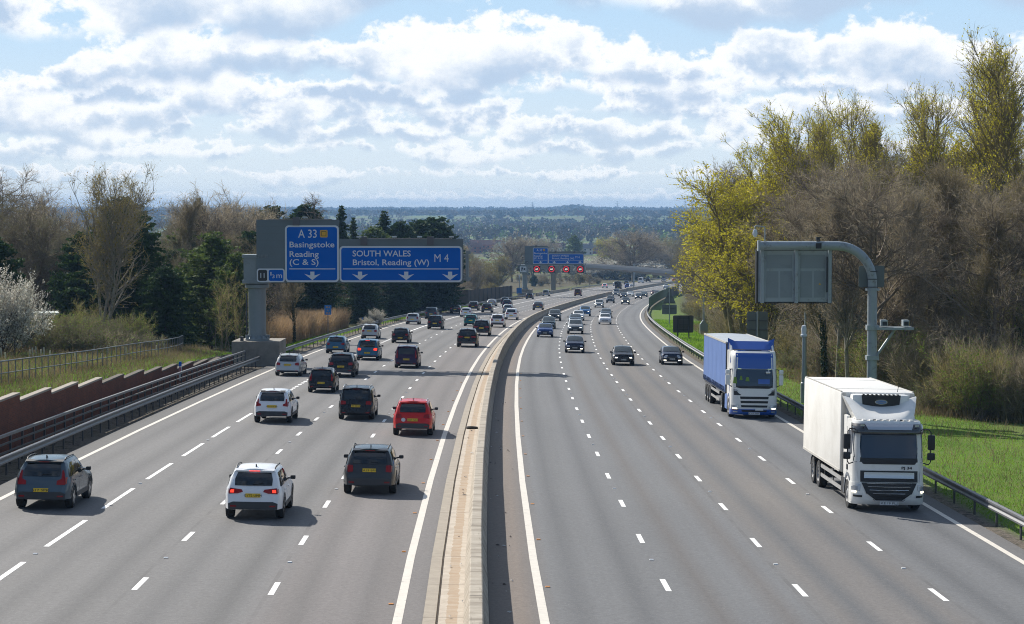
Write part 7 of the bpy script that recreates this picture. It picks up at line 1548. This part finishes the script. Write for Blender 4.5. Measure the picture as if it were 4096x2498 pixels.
def house(u, yr, w_, dp, hw, wall, roof, rz, label, group='distant houses in the valley'):
    """u picture column, yr ridge row"""
    Y = 1450.
    for _ in range(6):
        g, s, d = gxy(fwd(u, Y), Y); Y = (ZC - (g.z + hw + dp * .38)) * 5150 / (yr - 505)
    g, s, d = gxy(fwd(u, Y), Y); root = empty('house', label, 'house', group); root.location = g; root.rotation_euler = (0, 0, rz)
    m = MB(); m.box((0, 0, hw / 2), (w_, dp, hw)); rh = dp * .38
    for sx in (-1, 1): m.add([(sx * w_ / 2, -dp / 2, hw), (sx * w_ / 2, dp / 2, hw), (sx * w_ / 2, 0, hw + rh)], [(0, 1, 2)])
    wl = m.build('wall', wall, root)
    m = MB(); e = .35
    for sy in (-1, 1): m.add([(-w_ / 2 - e, sy * (dp / 2 + e), hw - .25), (w_ / 2 + e, sy * (dp / 2 + e), hw - .25), (w_ / 2 + e, 0, hw + rh + .12), (-w_ / 2 - e, 0, hw + rh + .12)], [(0, 1, 2, 3)])
    rf = m.build('roof', roof, root); m = MB(); m.box((w_ * .3, 0, hw + rh + .4), (.7, .9, 1.6)); m.build('chimney', wall, rf)
    for x in np.linspace(-w_ * .35, w_ * .35, max(2, int(w_ / 4))):
        for z in (1.5, 4.1):
            if z < hw - .8: m = MB(); m.box((x, -dp / 2 - .03, z), (1.3, .08, 1.2)); m.build('window', win_d, root)
    for z in (1.5, 4.2): m = MB(); m.box((w_ / 2 + .03, 0, z), (.08, 1.4, 1.2)); m.box((-w_ / 2 - .03, 0, z), (.08, 1.4, 1.2)); m.build('window', win_d, root)
    return root
HOUSES = [(1440, 584, 17, 9, 5.4, brick_red, tile_grey, .5, 'distant grey-roofed brick house with red gable beside the yellow tree'), (1462, 590, 10, 8, 5.2, brick_red, tile_grey, 1.9, 'grey-roofed brick house wing just right of the red gable'), (1338, 585, 14, 8, 5.2, render_w, tile_red, .1, 'low red-roofed house left of the dark cone-shaped conifer'),
 (1405, 588, 12, 8, 5.2, render_w, tile_grey, .2, 'pale house with grey roof between the conifer and the red gable'), (1168, 578, 26, 9, 6.2, brick_red, tile_red, .1, 'long red-tiled house row right of the first gantry beam'), (1205, 582, 9, 9, 5.4, render_w, tile_grey, 1.2, 'grey-gabled house at the right end of the long red-tiled row'), (1140, 584, 12, 8, 5.4, brick_red, tile_red, .3, 'red-tiled house at the left end of the long row'),
 (1585, 586, 14, 9, 5.6, brick_red, tile_red, -.3, 'red-roofed house right of the big spreading oak'), (1560, 590, 12, 8, 5.2, brick_red, tile_grey, .4, 'grey-roofed house half hidden by the big spreading oak'), (1628, 588, 16, 9, 5.6, brick_red, tile_red, .2, 'red-roofed house near the right-hand wood'), (1290, 588, 10, 8, 5.2, render_w, tile_red, .3, 'small red-roofed house above the second gantry sign'), (872, 560, 12, 8, 6., render_w, tile_grey, .6, 'white-walled house glimpsed between the spruces above the wide sign')]
for h_ in HOUSES: house(*h_)
def pylon(u, Y, yt, label):
    g, s, d = gxy(fwd(u, Y), Y); H_ = ZC - (yt - 505) / 5150 * Y - g.z; root = empty('pylon', label, 'pylon', 'electricity pylons on the horizon'); root.location = g; m = MB(); b = H_ * .085
    for sx in (-1, 1):
        for sy in (-1, 1): m.tube([(sx * b, sy * b, 0), (sx * b * .22, sy * b * .22, H_ * .6), (0, 0, H_)], [.5, .4, .3], 4)
    for k in range(7):
        z0, z1 = H_ * k / 10, H_ * (k + 1) / 10; a0, a1 = b * (1 - .78 * k / 6.), b * (1 - .78 * (k + 1) / 6.); m.tube([(-a0, -a0, z0), (a1, -a1, z1)], .25, 3); m.tube([(a0, -a0, z0), (-a1, -a1, z1)], .25, 3)
    m.build('tower', mat('pylon_steel', (.25, .26, .27), .6), root); m = MB()
    for f, l_ in ((.62, .17), (.76, .21), (.9, .14)): m.tube([(-H_ * l_, 0, H_ * f), (0, 0, H_ * f + 1.2), (H_ * l_, 0, H_ * f)], .4, 4)
    m.build('cross_arm', mat('pylon_steel'), root)
pylon(1485, 6600, 484, 'distant pylon on the horizon right of the conifer clump'); pylon(1648, 6800, 483, 'distant pylon on the horizon nearest the right-hand wood'); pylon(1281, 7000, 487, 'distant pylon barely showing above the horizon clump')
# green shed in the left wood, plastic tree guards, short wooden rail
def shed():
    g, s, d = gxy(fwd(66, 172), 172); root = empty('shed', 'dark green metal container shed half hidden by the white blossom at the far left', 'shed'); root.location = g; root.rotation_euler = (0, 0, .25)
    m = MB(); m.box((0, 0, 1.35), (4.4, 3., 2.9)); 
    for k in range(14): m.box((-2.1 + k * .32, -1.51, 1.35), (.08, .05, 2.8))
    m.build('wall', mat('shed_green', (.012, .045, .03), .5, var=.2), root); m = MB(); m.box((0, -.1, 2.86), (4.8, 3.5, .12)); m.build('roof', mat('shed_roof', (.45, .50, .47), .6), root)
    m = MB(); m.box((1.0, -1.56, 1.15), (1.1, .08, 2.1)); m.build('door', mat('shed_door_brown', (.045, .035, .025), .6), root); m = MB(); m.box((.6, -1.62, 1.2), (.2, .02, .25)); m.build('yellow_notice', yellowp, root)
shed()
m = MB(); m.lathe([(.055, 0), (.05, .62), (.035, .62)], n=8); tg = m.mesh('tree_guard', mat('tree_guard_cream', (.55, .50, .36), .7))
for i in range(38):
    Y = 128 + 30 * rt.random(); X = fwd(rt.uniform(0, 480), Y); g, s, d = gxy(X, Y)
    if d < -25: o = link('tree_guard', tg); o.location = g; o.rotation_euler = (rt.uniform(-.12, .12), rt.uniform(-.12, .12), 0); tag(o, 'short cream plastic tree guard standing in the rough grass of the left bank', 'tree guard', 'tree guards on the left bank')
# haze
hz = bpy.data.materials.new('haze_air'); hz.use_nodes = True; hz.node_tree.nodes.clear(); vo = hz.node_tree.nodes.new('ShaderNodeOutputMaterial'); pv = hz.node_tree.nodes.new('ShaderNodeVolumePrincipled')
pv.inputs['Color'].default_value = (.36, .62, 1.0, 1); pv.inputs['Density'].default_value = 1.25e-4; pv.inputs['Anisotropy'].default_value = .0; hz.node_tree.links.new(pv.outputs[0], vo.inputs['Volume'])
m = MB(); m.box2((-5200, -1800, -80), (5200, 8700, 64)); o = m.build('haze', hz); tag(o, kind='stuff')
